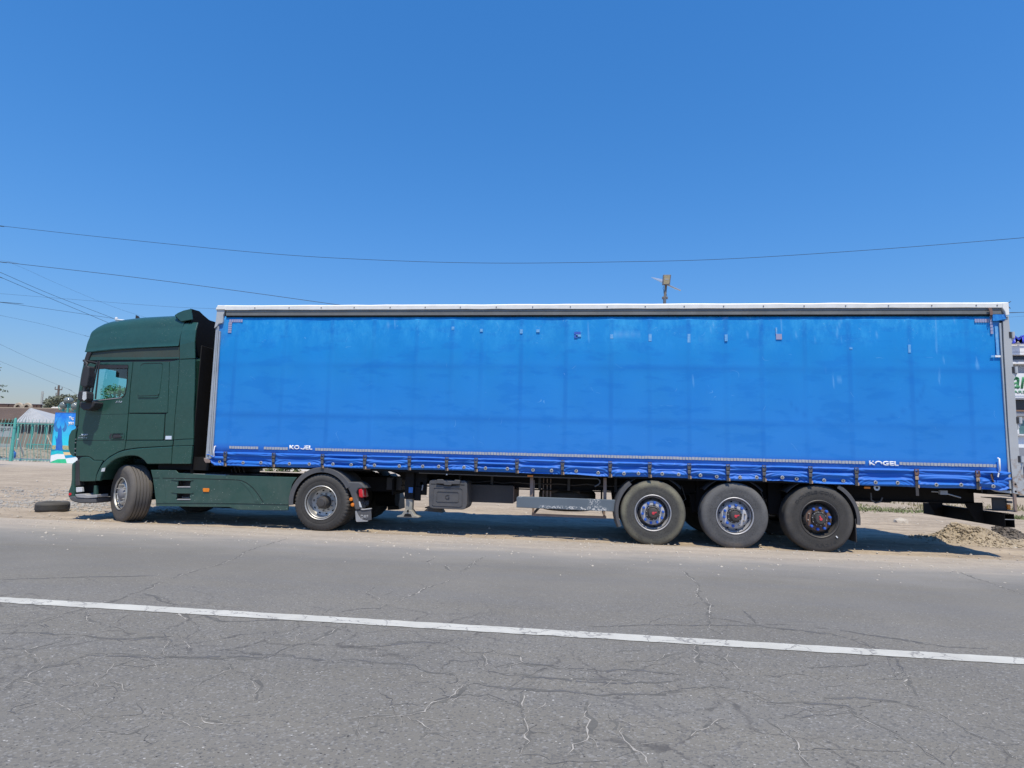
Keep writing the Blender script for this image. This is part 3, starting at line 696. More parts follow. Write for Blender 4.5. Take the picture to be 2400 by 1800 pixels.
    for k in range(10):
        a = spin+2*math.pi*k/10
        big = MB()
        if kind == 'trailer' and k not in nuts_missing:
            if base is None:
                big.lathe([(.0225, 0), (.0225, -.036), (.017, -.048), (.0001, -.050)], 10); base = part('nut', big, nut); o = base
            else: o = base.copy(); COL.objects.link(o); o.parent = e
        else:
            big.lathe([(.014, 0), (.0135, -.026), (.008, -.030), (.008, -.044), (.0001, -.045)], 8); o = part('nut', big, 'nut_steel' if kind != 'front' else 'rim_silver')
        o.location = (nr*math.cos(a), ny_, nr*math.sin(a))
    if kind == 'trailer':
        hb = MB()
        for k in range(10):
            a = spin+.3+2*math.pi*k/10; hb.lathe([(.007, .022), (.007, .004), (.0001, .003)], 6, (.108*math.cos(a), 0, .108*math.sin(a)))
        part('hub_bolt', hb, 'eyelet_metal', kind='stuff')
        rd = MB(); rd.lathe([(.024, -.05), (.023, -.058), (.0001, -.060)], 16); a = {0: -1.6, 1: .35, 2: 1.9}[int(spin*100) % 3]
        ca, sa = math.cos(a), math.sin(a)
        q = [(-.006, 0), (.075, -.0), (.075, .0), (-.006, .0)]
        rd.hull6([(ca*u-sa*v, yy, sa*u+ca*v) for u in (.015, .055) for yy in (-.061, -.050) for v in (-.009, .009)])
        part('hub_mark', rd, 'hub_red')
    return e
def tyre_text(wh, text, r, a0, a1, h, mat, y=-.004, name='tyre_lettering'):
    cu = bpy.data.curves.new(name, 'FONT'); cu.body = text; cu.size = 1.0; cu.offset = .02; cu.resolution_u = 2
    ob = bpy.data.objects.new(name, cu); COL.objects.link(ob)
    me = bpy.data.meshes.new_from_object(ob.evaluated_get(bpy.context.evaluated_depsgraph_get())); bpy.data.objects.remove(ob); bpy.data.curves.remove(cu)
    bm = bmesh.new(); bm.from_mesh(me); bpy.data.meshes.remove(me)
    xs = [v.co.x for v in bm.verts]; ys = [v.co.y for v in bm.verts]
    for v in bm.verts:
        u = (v.co.x-min(xs))/(max(xs)-min(xs)); t = (v.co.y-min(ys))/(max(ys)-min(ys))
        a = a0+(a1-a0)*u; rr = r+t*h; v.co = Vector((rr*math.cos(a), y, rr*math.sin(a)))
    me = bpy.data.meshes.new(name); bm.to_mesh(me); bm.free(); return link(name, me, wh, mat)
# ================================================================== tractor
CY = 0.03                                    # the side of the cab
XD = 2.236; XF_ = XD-3.80
TR = thing('tractor_unit', 'dark green tractor unit with high roof cab, coupled to the blue curtain trailer', 'truck', (XD-2.2, 1.27, 0))
W2 = 2.49
front_top = [(345,690),(385,600),(410,545),(450,480),(500,410),(560,350),(625,310),(700,285),(850,262),(1100,232),(1480,212)]
# shell behind the outer panels (hollow, so that the windows look through to the windscreen)
win = C1([(480,857),(880,862),(886,880),(884,930),(875,1100),(855,1225),(840,1262),(810,1285),(355,1335),(362,1200),(395,1050),(440,900)])
shell = C1([(345,700),(300,850),(272,980),(205,1420),(188,1659)])+C2([(180,245),(125,300),(112,400),(120,500),(165,605),(205,640),(205,900),(300,935),(470,930),(500,870),(540,790),(600,720),(690,650),(830,595),(970,590),(1070,630),(1140,700),(1700,700),(1720,470),(1735,0)])+C1([(1745,780),(1520,640)])
def inset(pts, c, k): return [(c[0]+(x-c[0])*k, c[1]+(y-c[1])*k) for x, y in pts]
shell_in = inset(shell, (290, 960), 0.985)
shell_xz = XZ(shell, CY); win_xz = XZ(win, CY)
winb = inset(win, (250, 900), 1.10)
xzs = XZ(shell_in, CY); winb_xz = XZ(winb, CY)
plate('inner_wall', xzs, CY+.028, .03, 'interior', TR, holes=[winb_xz], bevel=0, px=False)
mbx = MB()
yN, yF = CY+.058, CY+W2-.06
for i in range(len(xzs)):                   # skin round the shell, open at the windscreen
    (x0, z0), (x1, z1) = xzs[i], xzs[(i+1) % len(xzs)]
    if i in (1, 2): continue
    mbx.add([(x0, yN, z0), (x1, yN, z1), (x1, yF, z1), (x0, yF, z0)], [(0, 1, 2, 3)])
mk('cab_shell', mbx, 'cab_green', TR)
plate('inner_wall', xzs, yF, .03, 'interior', TR, holes=[winb_xz], bevel=0, px=False)
plate('far_side_panel', shell_xz, yF+.033, .03, 'cab_green', TR, holes=[win_xz], bevel=0, px=False)
# windscreen
(wx0, wz0), (wx1, wz1) = xzs[1], xzs[3]
m = MB(); m.add([(wx0, yN+.06, wz0), (wx1, yN+.06, wz1), (wx1, yF-.06, wz1), (wx0, yF-.06, wz0)], [(0, 1, 2, 3)]); mk('windscreen', m, 'tinted_glass', TR)
# partition behind the seats, floor, roof lining
(px0, pz0) = XZ(C1([(905, 1150)]), CY)[0]
m = MB(); m.box(px0+.9, px0+.93, yN, yF, 1.35, 3.35); mk('partition', m, 'interior', TR)
q = XZ(C1([(300, 1400), (900, 1400), (420, 905), (900, 905)]), CY)
m = MB(); m.box(q[0][0]-.02, px0+.9, yN, yF, 1.5, 1.53); mk('cab_floor', m, 'interior', TR)
dz = XZ(C1([(420, 1320)]), CY)[0]
m = MB(); m.box(q[0][0]+.08, q[0][0]+.62, yN+.05, yF-.05, dz[1]-.45, dz[1]-.10); m.box(q[0][0]+.02, q[0][0]+.42, yN+.3, yN+.95, dz[1]-.1, dz[1]+.02)
mk('dashboard', m, 'interior', TR, bevel=.05, seg=3)
m = MB(); m.box(q[0][0]+.02, px0+.9, yN, yF, q[2][1]+.06, q[2][1]+.30); m.box(px0-.62, px0-.1, yN+.3, yN+1.0, q[2][1]-.12, q[2][1]+.06); mk('roof_console', m, 'interior', TR, bevel=.02)
# steering wheel
sw = MB(); c = Vector((q[0][0]+.62, yN+.62, dz[1]+.02)); nrm = Vector((-.55, 0, .83)).normalized(); u = Vector((0, 1, 0)); v = nrm.cross(u)
sw.tube([c+(u*math.cos(a)+v*math.sin(a))*.235 for a in [2*math.pi*i/28 for i in range(29)]], .017, 8)
sw.tube([c, c-nrm*.42], .03, 8); sw.tube([c-u*.22, c+u*.22], .014, 6); sw.tube([c, c+v*-.22], .014, 6)
mk('steering_wheel', sw, 'interior', TR, smooth=50)
mk('seat', MB().box(px0-.55, px0-.05, yN+.25, yN+.78, 1.85, 2.0).box(px0-.12, px0+.02, yN+.27, yN+.76, 1.95, 2.2), 'interior', TR, bevel=.05, seg=3); mk('seat', MB().box(px0-.55, px0-.05, yN+1.5, yN+2.0, 1.85, 2.0), 'interior', TR, bevel=.05, seg=3)
hg = MB(); hp = P(217, 902, .55); hg.box(hp.x-.035, hp.x+.035, .53, .545, hp.z-.13, hp.z+.05); hg.tube([(hp.x-.01, .54, hp.z+.05), (hp.x, .54, hp.z+.38)], .004, 5); hg.tube([(hp.x+.01, .54, hp.z+.05), (hp.x+.04, .54, hp.z+.38)], .004, 5)
mk('hanging_tag', hg, 'interior', TR, bevel=.008)

# roof fairing: side profile swept across the width, rounded over at both sides
roof_px = C1(front_top+[(1565,298),(1550,470),(1520,612)])
rf = XZ(roof_px, CY)
# resample the profile
def resample(pts, n):
    L = [0]
    for a, b in zip(pts[:-1], pts[1:]): L.append(L[-1]+math.dist(a, b))
    return [(float(np.interp(t, L, [p[0] for p in pts])), float(np.interp(t, L, [p[1] for p in pts]))) for t in np.linspace(0, L[-1], n)]
up_prof = XZ(C1(front_top), CY+.30)
# side skin of the fairing leans in towards the top
side_px = C1([(345,690),(385,600),(410,545),(450,480),(500,410),(560,350),(625,310),(700,285),(850,262),(1100,232),(1480,212),(1562,298),(1553,480),(1540,612),(1300,622),(1000,634),(700,652),(500,672),(420,684)])
zc = XZ(C1([(900, 420)]), CY)[0][1]; ztop = XZ(C1([(1000, 245)]), CY)[0][1]
def fair_side():
    """grid skin from the crease at the bottom to the roof edge, leaning in, then over the top to the far side"""
    bot = XZ(C1([(345,690),(420,684),(500,672),(700,652),(1000,634),(1300,622),(1545,612)]), CY)
    x0, x1 = bot[0][0]-.03, XZ(C1([(1566, 298)]), CY)[0][0]
    us = np.linspace(0, 1, 60)**1.25
    tx = [p[0] for p in up_prof]; tz = [p[1] for p in up_prof]; bx = [p[0] for p in bot]; bz = [p[1] for p in bot]
    V, F = [], []
    nV = 22; nS = 40
    for iu, u in enumerate(us):
        x = x0+(x1-x0)*u; zt = float(np.interp(x, tx, tz)); zb = float(np.interp(x, bx, bz)); col = []
        H = max(zt-zb, 0.0)
        r = min(.30, H*.42)
        for iv in range(nV+1):                     # near side up
            t = iv/nV
            if t < .62:
                s = t/.62; z = zb+(H-r)*s; y = CY+.012+.10*s*s*(0.35+0.65*min(1, H/1.1)) + .02*math.exp(-(s*H/.05)**2)*-1
            else:
                a = (t-.62)/.38*math.pi/2; z = zb+(H-r)+r*math.sin(a); y = CY+.012+.10*(0.35+0.65*min(1, H/1.1))+r*1.15*(1-math.cos(a))
            col.append((x, y, z))
        yl = col[-1][1]
        for k in range(1, nS): t = k/nS; col.append((x, yl+(2*(CY+W2/2)-2*yl)*t, zt+.05*math.sin(math.pi*t)*min(1, H)))
        col += [(a, 2*(CY+W2/2)-b, c_) for a, b, c_ in col[:nV+1][::-1]]
        V += col
    n = nV*2+nS+1
    for i in range(len(us)-1):
        for j in range(n-1): F.append((i*n+j, (i+1)*n+j, (i+1)*n+j+1, i*n+j+1))
    F.append(tuple(range(n)))
    m = MB(); m.add(V, F); return m
mk('roof_fairing', fair_side(), 'cab_green', TR, smooth=50)
# sun visor lip, recessed grime band, drip rail
plate('sun_visor', C1([(345,690),(412,690),(400,720),(372,790),(350,852),(318,862),(298,845),(312,790)]), CY-.005, .30, 'black_plastic', TR, bevel=.02)
m = MB(); v0, v1 = XZ(C1([(330, 700), (300, 850)]), CY); m.hull6([(v0[0], .3, v0[1]), (v0[0]+.02, .3, v0[1]+.01), (v0[0], 2.2, v0[1]), (v0[0]+.02, 2.2, v0[1]+.01), (v1[0], .3, v1[1]), (v1[0]+.02, .3, v1[1]), (v1[0], 2.2, v1[1]), (v1[0]+.02, 2.2, v1[1])])
plate('roof_band', C1([(415,700),(700,664),(1000,645),(1300,632),(1548,622),(1548,777),(1100,790),(700,794),(375,800),(395,750)]), CY+.022, .05, 'grime_band', TR, tilt=lambda x, z: 0, bevel=.004)
plate('roof_band_ledge', C1([(400,755),(700,760),(1100,762),(1540,758),(1548,780),(1100,792),(700,796),(378,802)]), CY+.012, .04, 'cab_green', TR, bevel=.008)
plate('fairing_crease', C1([(345,690),(500,668),(700,650),(1000,630),(1300,614),(1525,604),(1525,612),(1300,624),(1000,642),(700,664),(500,683),(412,694)]), CY-.004, .07, 'cab_green', TR, bevel=.008)
zb_, zt_ = XZ(C1([(1550, 612), (1560, 330)]), CY); zb_, zt_ = zb_[1], zt_[1]
rsf = XZ(C1([(1566,300),(1705,288),(1738,290),(1742,400),(1747,560),(1752,773),(1556,782),(1556,700),(1556,600),(1558,500),(1560,400)]), CY)
plate('roof_side_fairing', rsf, CY-.004, .03, 'cab_green', TR, px=False, tilt=lambda x, z: .095*min(1.15, max(0, (z-zb_)/(zt_-zb_)))**2)
plate('roof_side_fairing', rsf, CY+W2-.03, .03, 'cab_green', TR, px=False, tilt=lambda x, z: -.095*min(1.15, max(0, (z-zb_)/(zt_-zb_)))**2)
plate('far_roof_band', XZ(C1([(375,700),(1548,622),(1548,800),(375,800)]), CY), CY+W2-.05, .04, 'cab_green', TR, px=False)
# spoiler horn at the rear of the roof and its dark hollow back
horn = C1([(1482,214),(1530,180),(1600,150),(1702,127),(1704,190),(1716,270),(1570,296)])
plate('roof_spoiler', horn, CY+.075, .035, 'cab_green', TR, bevel=.008, tilt=lambda x, z: .05*max(0, z-3.8))
hx = XZ(horn, CY+.09)
m = MB()
nJ = 26
a_, b_, c_ = XZ(C1([(1482, 214), (1702, 127), (1716, 270)]), CY+.09)
V = []
for j in range(nJ+1):
    t = j/nJ; y = CY+.115+(W2-.23)*t; e = min(t, 1-t)*2
    dip = .14*(1-(1-min(1, e*1.5))**2.2)
    V += [(a_[0], y, a_[1]+.03*math.sin(math.pi*t)), ((a_[0]+b_[0])/2, y, (a_[1]+b_[1])/2+.03-dip*.45), (b_[0]-.06*e, y, b_[1]-dip), (b_[0]+.01, y, b_[1]-dip-.03), (a_[0]+.03, y, a_[1]-.05)]
m.add(V, [(j*5+i, j*5+(i+1) % 5, (j+1)*5+(i+1) % 5, (j+1)*5+i) for j in range(nJ) for i in range(5)])
mk('spoiler_top', m, 'cab_green', TR, smooth=40)
tops = [(.125, b_[1]+.0), (.35, b_[1]+.012), (.48, b_[1]-.035), (.66, b_[1]-.085), (.90, b_[1]-.118), (1.27, b_[1]-.135)]
tops += [(2.54-y, z) for y, z in tops[::-1][1:]]
m = MB(); V = []
for y, z in tops: V += [(b_[0]-.02, y, z), (b_[0]+.02, y, z-.01), (b_[0]+.02, y, 3.15), (b_[0]-.02, y, 3.15)]
m.add(V, [(i*4+j, i*4+(j+1) % 4, (i+1)*4+(j+1) % 4, (i+1)*4+j) for i in range(len(tops)-1) for j in range(4)]); mk('spoiler_back', m, 'dark_metal', TR)
# rear wall of the cab
rw0 = XZ(C1([(1600, 300)]), CY)[0]; rz0 = XZ(C2([(1700, 700)]), CY)[0]
xrr = max(x for x, z in xzs)+.004
m = MB(); m.box(xrr-.005, xrr+.012, CY+.031, CY+W2-.031, rz0[1]-.35, 3.3); mk('rear_wall', m, 'dark_metal', TR, bevel=.01)  # near-black colour stands in for the shade on the cab's rear
m = MB(); m.tube([(rw0[0]+.33, .95, 2.05), (rw0[0]+.33, .95, 3.35)], .15, 20); m.tube([(rw0[0]+.33, .95, 1.2), (rw0[0]+.33, .95, 2.05)], .07, 12); mk('air_intake', m, 'grey_plastic', TR, bevel=.03, smooth=40)
m = MB()
for k, zz in enumerate((1.9, 2.0, 2.12)):
    m.tube([(rw0[0]+.02, 1.0+.12*k, zz), (rw0[0]+.12, 1.0+.12*k, zz-.45), (.0, 1.1+.12*k, zz-.55), (.12, 1.15+.12*k, zz-.1), (.16, 1.15+.12*k, zz+.1)], .016, 6)
mk('air_hose', m, 'black_plastic', TR, smooth=60)

# ---- side panels of the cab, real gaps between them
door = C1([(350,868),(385,838),(500,826),(944,818),(938,900),(928,985),(910,1140),(885,1482)])+C2([(874,170),(862,300),(856,385),(838,518),(760,546),(650,606),(578,668),(560,658),(445,656),(425,640),(405,622),(375,608),(340,603),(205,603),(210,500),(214,400),(225,300),(235,240)])+C1([(240,1650),(256,1420),(262,1410),(300,1240),(318,1100),(335,960)])
dr = plate('door', door, CY, .03, 'cab_green', TR, holes=[win], bevel=.010)
def groove(name, pts, w_, Y, mat='hole_black', parent=TR): # thin dark joint strip standing 1 mm proud
    xz = XZ(pts, Y); m = MB()
    for (x0, z0), (x1, z1) in zip(xz[:-1], xz[1:]):
        d = Vector((x1-x0, z1-z0)); d.normalize(); n_ = Vector((-d.y, d.x))*w_/2
        m.add([(x0+n_.x, Y, z0+n_.y), (x1+n_.x, Y, z1+n_.y), (x1-n_.x, Y, z1-n_.y), (x0-n_.x, Y, z0-n_.y)], [(0, 1, 2, 3)])
    return mk(name, m, mat, parent)
# window: rubber seal, pane
def ringplate(name, outer, k, Y, th, mat, parent, c=None):
    c = c or (sum(p[0] for p in outer)/len(outer), sum(p[1] for p in outer)/len(outer))
    return plate(name, outer, Y, th, mat, parent, holes=[inset(outer, c, k)], bevel=.002)
ringplate('window_seal', inset(win, (250, 900), 1.0), .945, CY+.004, .02, 'hole_black', dr)
m = MB(); g_ = XZ(win, CY+.018); m.add([(x, CY+.018, z) for x, z in g_], [tuple(range(len(g_)))]); mk('side_window', m, 'tinted_glass', dr)
plate('wind_deflector', C1([(480,856),(880,861),(884,905),(700,905),(470,915),(462,905)]), CY-.012, .006, 'black_plastic', dr, bevel=.002)
plate('window_sill_trim', C1([(420,1322),(640,1296),(800,1280),(800,1288),(640,1306),(420,1332)]), CY-.006, .008, 'step_grey', dr, bevel=.002)
handle = C2([(672,330),(690,306),(830,304),(836,330),(828,380),(680,384),(664,370)])
ringplate('door_handle', handle, .90, CY-.012, .016, 'cab_green', dr)
plate('handle_recess', inset(handle, (226, 1022), .86), CY-.003, .004, 'black_plastic', dr, bevel=0)
plate('handle_grip', C2([(690,345),(700,335),(770,332),(800,345),(795,362),(700,366)]), CY-.02, .012, 'black_plastic', dr, bevel=.004)
groove('door_rib', C2([(218,399),(400,399),(856,394)]), .007, CY-.0015, parent=dr)
plate('door_crease', C2([(385,58),(880,48),(880,55),(385,66)]), CY-.004, .006, 'cab_green', dr, bevel=.002)
x_, z_ = XZ(C2([(248, 352)]), CY)[0]; x2_, z2_ = XZ(C2([(372, 318)]), CY)[0]
lettering('badge', 'XF', x_, CY-.001, z_+.012, z2_-z_-.01, x2_-x_, 'badge_silver', dr, bold=.03, shear=.45, extr=.006)
x_, z_ = XZ(C2([(241, 371)]), CY)[0]; x2_, z2_ = XZ(C2([(356, 357)]), CY)[0]
lettering('badge', 'EURO 6', x_, CY-.001, z_, z2_-z_, x2_-x_, 'badge_silver', dr, shear=.3, extr=.004)
x_, z_ = XZ(C1([(722, 1350)]), CY)[0]; x2_, z2_ = XZ(C1([(810, 1327)]), CY)[0]
lettering('badge', '510', x_, CY-.001, z_, z2_-z_, x2_-x_, 'badge_silver', dr, bold=.01, shear=.35, extr=.004)

sl_ = plate('sleeper_panel', C1([(954,818),(1418,816),(1415,960),(1395,1478),(896,1480),(918,1150),(938,960)]), CY, .03, 'cab_green', TR)
pan = C1([(1048,900),(1052,870),(1075,845),(1300,838),(1325,850),(1330,870),(1312,1060),(1290,1230),(1280,1255),(1255,1270),(1030,1274),(1010,1262),(1015,1200),(1035,1020)])
plate('sleeper_hatch_cover', pan, CY-.010, .012, 'cab_green', sl_, bevel=.006)
groove('panel_groove', C1([(1046,875),(1070,846),(1100,840),(1310,836),(1328,850)]), .010, CY-.0115, parent=sl_)
groove('panel_groove', C1([(1010,1258),(1040,1262),(1240,1256),(1275,1248),(1286,1232)]), .009, CY-.0115, parent=sl_)
plate('panel_highlight_rib', C1([(1008,1268),(1245,1266),(1275,1256),(1278,1268),(1250,1280),(1012,1280)]), CY-.014, .006, 'cab_green', sl_, bevel=.002)
lk = plate('locker_door', C2([(892,54),(1360,58),(1350,220),(1338,390),(866,392),(880,230)]), CY, .03, 'cab_green', TR)
plate('side_strip', C1([(1424,816),(1546,792),(1540,960),(1520,1200),(1495,1480)])+C2([(1488,100),(1470,393),(1358,393),(1372,60)])+C1([(1400,1480),(1415,1100)]), CY+.001, .03, 'cab_green', TR)
plate('side_sticker', C2([(1372,341),(1450,341),(1448,386),(1368,386)]), CY-.004, .004, 'sticker_white', TR, bevel=0)
plate('side_fairing', C1([(1552,790),(1660,786),(1752,784),(1745,1200)])+C2([(1733,0),(1730,378),(1600,382),(1480,392),(1492,100)])+C1([(1500,1480),(1526,1200),(1545,960)]), CY-.004, .034, 'cab_green', TR)
plate('rear_lower_fairing', C2([(1480,398),(1600,388),(1728,384),(1724,462),(1472,470)]), CY-.012, .04, 'cab_green', TR)
plate('lower_side_panel', C2([(862,402),(1466,402),(1460,468),(1280,478),(1100,488),(1000,495),(905,508),(845,518)]), CY, .03, 'cab_green', TR)
plate('wheel_arch', C2([(466,925),(474,860),(500,798),(530,738),(562,690),(605,648),(655,612),(705,582),(765,552),(830,532),(905,517),(1000,505),(1100,497),(1280,486),(1452,477),(1448,600),(1440,703),(1150,706),(1128,702),(1095,660),(1060,632),(1015,608),(970,598),(905,597),(850,603),(780,620),(720,642),(665,680),(620,722),(585,764),(556,808),(530,870),(517,925)]), CY-.025, .06, 'cab_green', TR, bevel=.015)
plate('arch_reflector', C2([(546,760),(590,752),(580,800),(532,806)]), CY-.03, .006, 'reflector_white', TR, bevel=.001)
plate('rear_fender', C2([(1462,474),(1716,468),(1706,600),(1694,703),(1446,703),(1454,600)]), CY-.025, .06, 'cab_green', TR, bevel=.012)
plate('lower_front_panel', C2([(252,664),(262,625),(300,612),(345,610),(385,618),(410,640),(435,660),(560,662),(525,730),(492,795),(470,860),(460,928),(290,932),(255,926)]), CY-.005, .034, 'cab_green', TR, bevel=.01)
# corner deflector and headlamp column, wrapped round to the front
plate('corner_deflector', C2([(226,236),(150,268),(118,330),(106,420),(108,500),(130,570),(165,606),(184,606),(188,480),(196,380),(206,300)]), CY-.01, .22, 'cab_green', TR, bevel=.035)
plate('a_pillar', C1([(345,700),(300,850),(272,980),(205,1420),(188,1659),(234,1652),(246,1420),(300,1100),(345,868),(380,800),(412,700)]), CY+.012, .10, 'cab_green', TR, bevel=.02)
for k, yy in enumerate((385, 430, 510, 560)):
    plate('hinge', C2([(186,yy-8),(206,yy-8),(206,yy+6),(186,yy+4)]), CY-.002, .03, 'badge_grey', TR, bevel=.002)
plate('headlamp_panel', C2([(198,662),(248,650),(250,800),(255,940),(262,985),(195,1000),(196,860)]), CY+.004, .12, 'black_plastic', TR, bevel=.02)
bc_ = XZ(C2([(150,700),(192,668),(192,850),(190,985),(196,1050),(190,1110),(200,1150),(180,1185),(140,1175),(108,1130),(104,1060),(135,985),(146,900),(146,800)]), CY+.02)
for y0 in (CY+.02, CY+W2-.62): plate('bumper_corner', bc_, y0, .60, 'cab_green', TR, px=False, bevel=.04)
plate('bumper_middle', XZ(C2([(150,985),(196,985),(196,1150),(140,1175),(120,1130),(120,1060)]), CY), CY+.62, W2-1.24, 'cab_green', TR, px=False, bevel=.03)
for y0 in (CY+W2-.28,): plate('corner_deflector', XZ(C2([(226,236),(150,268),(118,330),(106,420),(108,500),(130,570),(165,606),(184,606),(188,480),(196,380),(206,300)]), CY), y0, .27, 'cab_green', TR, px=False, bevel=.035)
plate('grille', XZ(C2([(150,700),(175,640),(190,500),(230,500),(230,1150),(150,1150)]), CY), CY+.30, W2-.6, 'black_plastic', TR, px=False, bevel=.02)
plate('front_panel', XZ(C1([(215,1430),(250,1430),(250,1659)])+C2([(240,600),(190,600),(175,250)]), CY), CY+.12, W2-.24, 'cab_green', TR, px=False, bevel=.02)
plate('fog_lamp', C2([(206,1008),(282,1004),(288,1066),(210,1074)]), CY-.002, .06, 'lamp_clear', TR, bevel=.01)
plate('corner_reflector', C2([(112,1090),(122,1080),(146,1080),(148,1106),(130,1116),(112,1110)]), CY+.012, .03, 'lamp_red', TR, bevel=.005)
plate('entry_step', C2([(192,1098),(300,1090),(330,1092),(350,1110),(482,1100),(480,1140),(350,1150),(215,1140)]), CY-.01, .28, 'step_grey', TR, bevel=.012)
plate('lower_bumper', C2([(112,1132),(190,1120),(215,1140),(350,1150),(474,1148),(470,1212),(420,1212),(260,1214),(190,1200),(140,1180)]), CY, .45, 'grey_plastic', TR, bevel=.02)
plate('step_bracket', C2([(444,985),(474,985),(474,1100),(436,1100)]), CY+.01, .05, 'cab_green', TR, bevel=.004)
plate('step_recess', C2([(262,930),(470,930),(470,1110),(262,1100)]), CY+.24, .02, 'hole_black', TR, bevel=0)
m = MB(); m.box(XF_-.95, XF_-.80, .25, 2.3, .42, .62); mk('front_beam', m, 'dark_metal', TR)
# mirrors
def blob(name, pts, Y, th, mat, bev=.03): return plate(name, pts, Y, th, mat, TR, bevel=bev)
mr = blob('main_mirror', C1([(296,900),(318,868),(362,866),(378,890),(372,1000),(350,1120),(335,1150),(285,1140),(258,1118),(262,1060)]), CY-.36, .16, 'black_plastic', .035)
mr2 = blob('wide_angle_mirror', C1([(240,1200),(275,1188),(330,1195),(352,1210),(350,1310),(320,1330),(260,1330),(222,1305),(222,1250)]), CY-.34, .17, 'black_plastic', .035)
plate('mirror_glass', C1([(300,1208),(342,1206),(344,1300),(312,1322),(290,1300)]), CY-.348, .006, 'lamp_clear', mr2 and TR, bevel=.002)
m = MB(); a = P(*C1([(335, 870)])[0], CY-.25); b = P(*C1([(480, 838)])[0], CY); m.tube([a+Vector((.0, .0, -.05)), a+Vector((.03, 0, .04)), (b.x-.1, CY-.2, b.z+.02), (b.x, CY-.02, b.z)], .022, 8)
a = P(*C1([(345, 1000)])[0], CY-.22); b = P(*C1([(335, 1330)])[0], CY-.18); m.tube([a, b], .03, 8)
for dx in (-.05, .04): m.tube([(a.x+.12+dx*.3, CY-.10, a.z+.30), (a.x+.09+dx, CY-.10, b.z+.05)], .014, 6)
mk('mirror_arm', m, 'black_plastic', TR, smooth=60)
blob('mirror_foot', C1([(250,1335),(290,1345),(330,1340),(400,1330),(455,1338),(462,1352),(430,1400),(380,1440),(300,1445),(262,1410),(248,1370)]), CY-.20, .21, 'black_plastic', .03)
m = MB(); rx0, rz0_ = XZ(C1([(395, 690)]), CY)[0]
a = P(*C1([(735, 258)])[0], CY+.35)
m = MB(); m.lathe([(.02, 0), (.03, .03), (.022, .065), (.0001, .07)], 12, (a.x, CY+.35, a.z-.04), 'z'); m.tube([(a.x, CY+.35, a.z-.02), (a.x+.18, CY+.35, a.z-.035)], .012, 8); mk('roof_beacon', m, 'letter_white', TR, smooth=50)
a = P(*C1([(1015, 235)])[0], CY+.5); m = MB(); m.hull6([(a.x-.03, .5, a.z-.08), (a.x-.03, .5, a.z+.03), (a.x-.03, .53, a.z-.08), (a.x-.03, .53, a.z+.03), (a.x+.08, .5, a.z-.08), (a.x+.02, .5, a.z+.01), (a.x+.08, .53, a.z-.08), (a.x+.02, .53, a.z+.01)]); mk('antenna', m, 'black_plastic', TR)

# ---- chassis, skirt, rear
m = MB()
for y0 in (.82, 1.62): m.box(XF_-.9, XD+1.15, y0, y0+.08, .66, .92)
for x in (XF_-.6, XF_+.9, XF_+1.9, XF_+2.8, XD+.3, XD+1.0): m.box(x, x+.1, .9, 1.62, .68, .90)
mk('chassis_frame', m, 'dark_metal', TR)
mk('axle', MB().tube([(XD, .3, .5), (XD, 2.2, .5)], .09, 14), 'dark_metal', TR, smooth=60); mk('differential', MB().sphere((XD, 1.25, .5), .26), 'dark_metal', TR, smooth=60); mk('axle', MB().tube([(XF_, .25, .42), (XF_, 2.3, .42)], .07, 10), 'dark_metal', TR, smooth=60)
for nm, bb in (('fuel_tank', (XF_+1.1, XF_+2.2, .25, .85, .36, .8)), ('fuel_tank', (XF_+.9, XF_+2.6, 1.75, 2.35, .40, .78)), ('gearbox', (XF_+1.05, XF_+1.8, 1.0, 1.6, .22, .7)), ('frame_end_plate', (XD+1.10, XD+1.14, .55, 1.95, .62, .92))): mk(nm, MB().box(*bb), 'dark_metal', TR, bevel=.03, seg=3)
mk('pipe', MB().tube([(XF_+1.35, .55, .34), (XF_+1.9, .5, .33)], .05, 8), 'dark_metal', TR, smooth=60)
m = MB(); a0, a1 = XZ(C3([(90, 345)]), .1)[0], XZ(C3([(1950, 430)]), .1)[0]
mk('fifth_wheel', MB().box(XD-.75, XD-.05, .85, 1.65, .93, .99).box(XD-.5, XD+.35, .95, 1.55, .98, 1.04), 'dark_metal', TR, bevel=.02)
SY = .035
sk = plate('side_skirt', C3([(72,340),(250,341),(394,345),(430,380),(1000,410),(1970,434),(1925,490),(1900,540),(1884,620),(1870,700),(1860,780),(1850,865),(1450,862),(1200,856),(1140,840),(1090,822),(600,818),(140,806),(134,720),(125,650),(113,550),(98,445)]), SY, .03, 'skirt_green', TR,
   holes=[C3([(428,474),(590,476),(588,500),(576,560),(416,558),(426,520)]), C3([(410,640),(584,642),(582,670),(574,722),(400,720),(408,690)])], bevel=.008)
groove('skirt_seam', C3([(100,445),(500,449),(700,455),(1000,462),(1200,470),(1260,482),(1310,505),(1350,532),(1400,575),(1450,636),(1490,695),(1532,760)]), .011, SY-.0012, parent=sk)
plate('skirt_lip', C3([(140,762),(600,758),(1100,762),(1850,778),(1850,785),(1100,770),(600,766),(140,769)]), SY-.012, .014, 'skirt_green', sk, bevel=.003)
plate('skirt_front_return', C3([(160,350),(200,352),(240,500),(262,640),(270,755),(232,755),(225,640),(200,500)]), SY-.004, .005, 'skirt_green', sk, bevel=.002)
plate('skirt_rear_bulge', C3([(1230,492),(1290,512),(1330,542),(1380,590),(1425,650),(1455,700),(1480,755),(1420,755),(1400,700),(1370,640),(1330,585),(1290,545)]), SY-.005, .006, 'skirt_green', sk, bevel=.003)
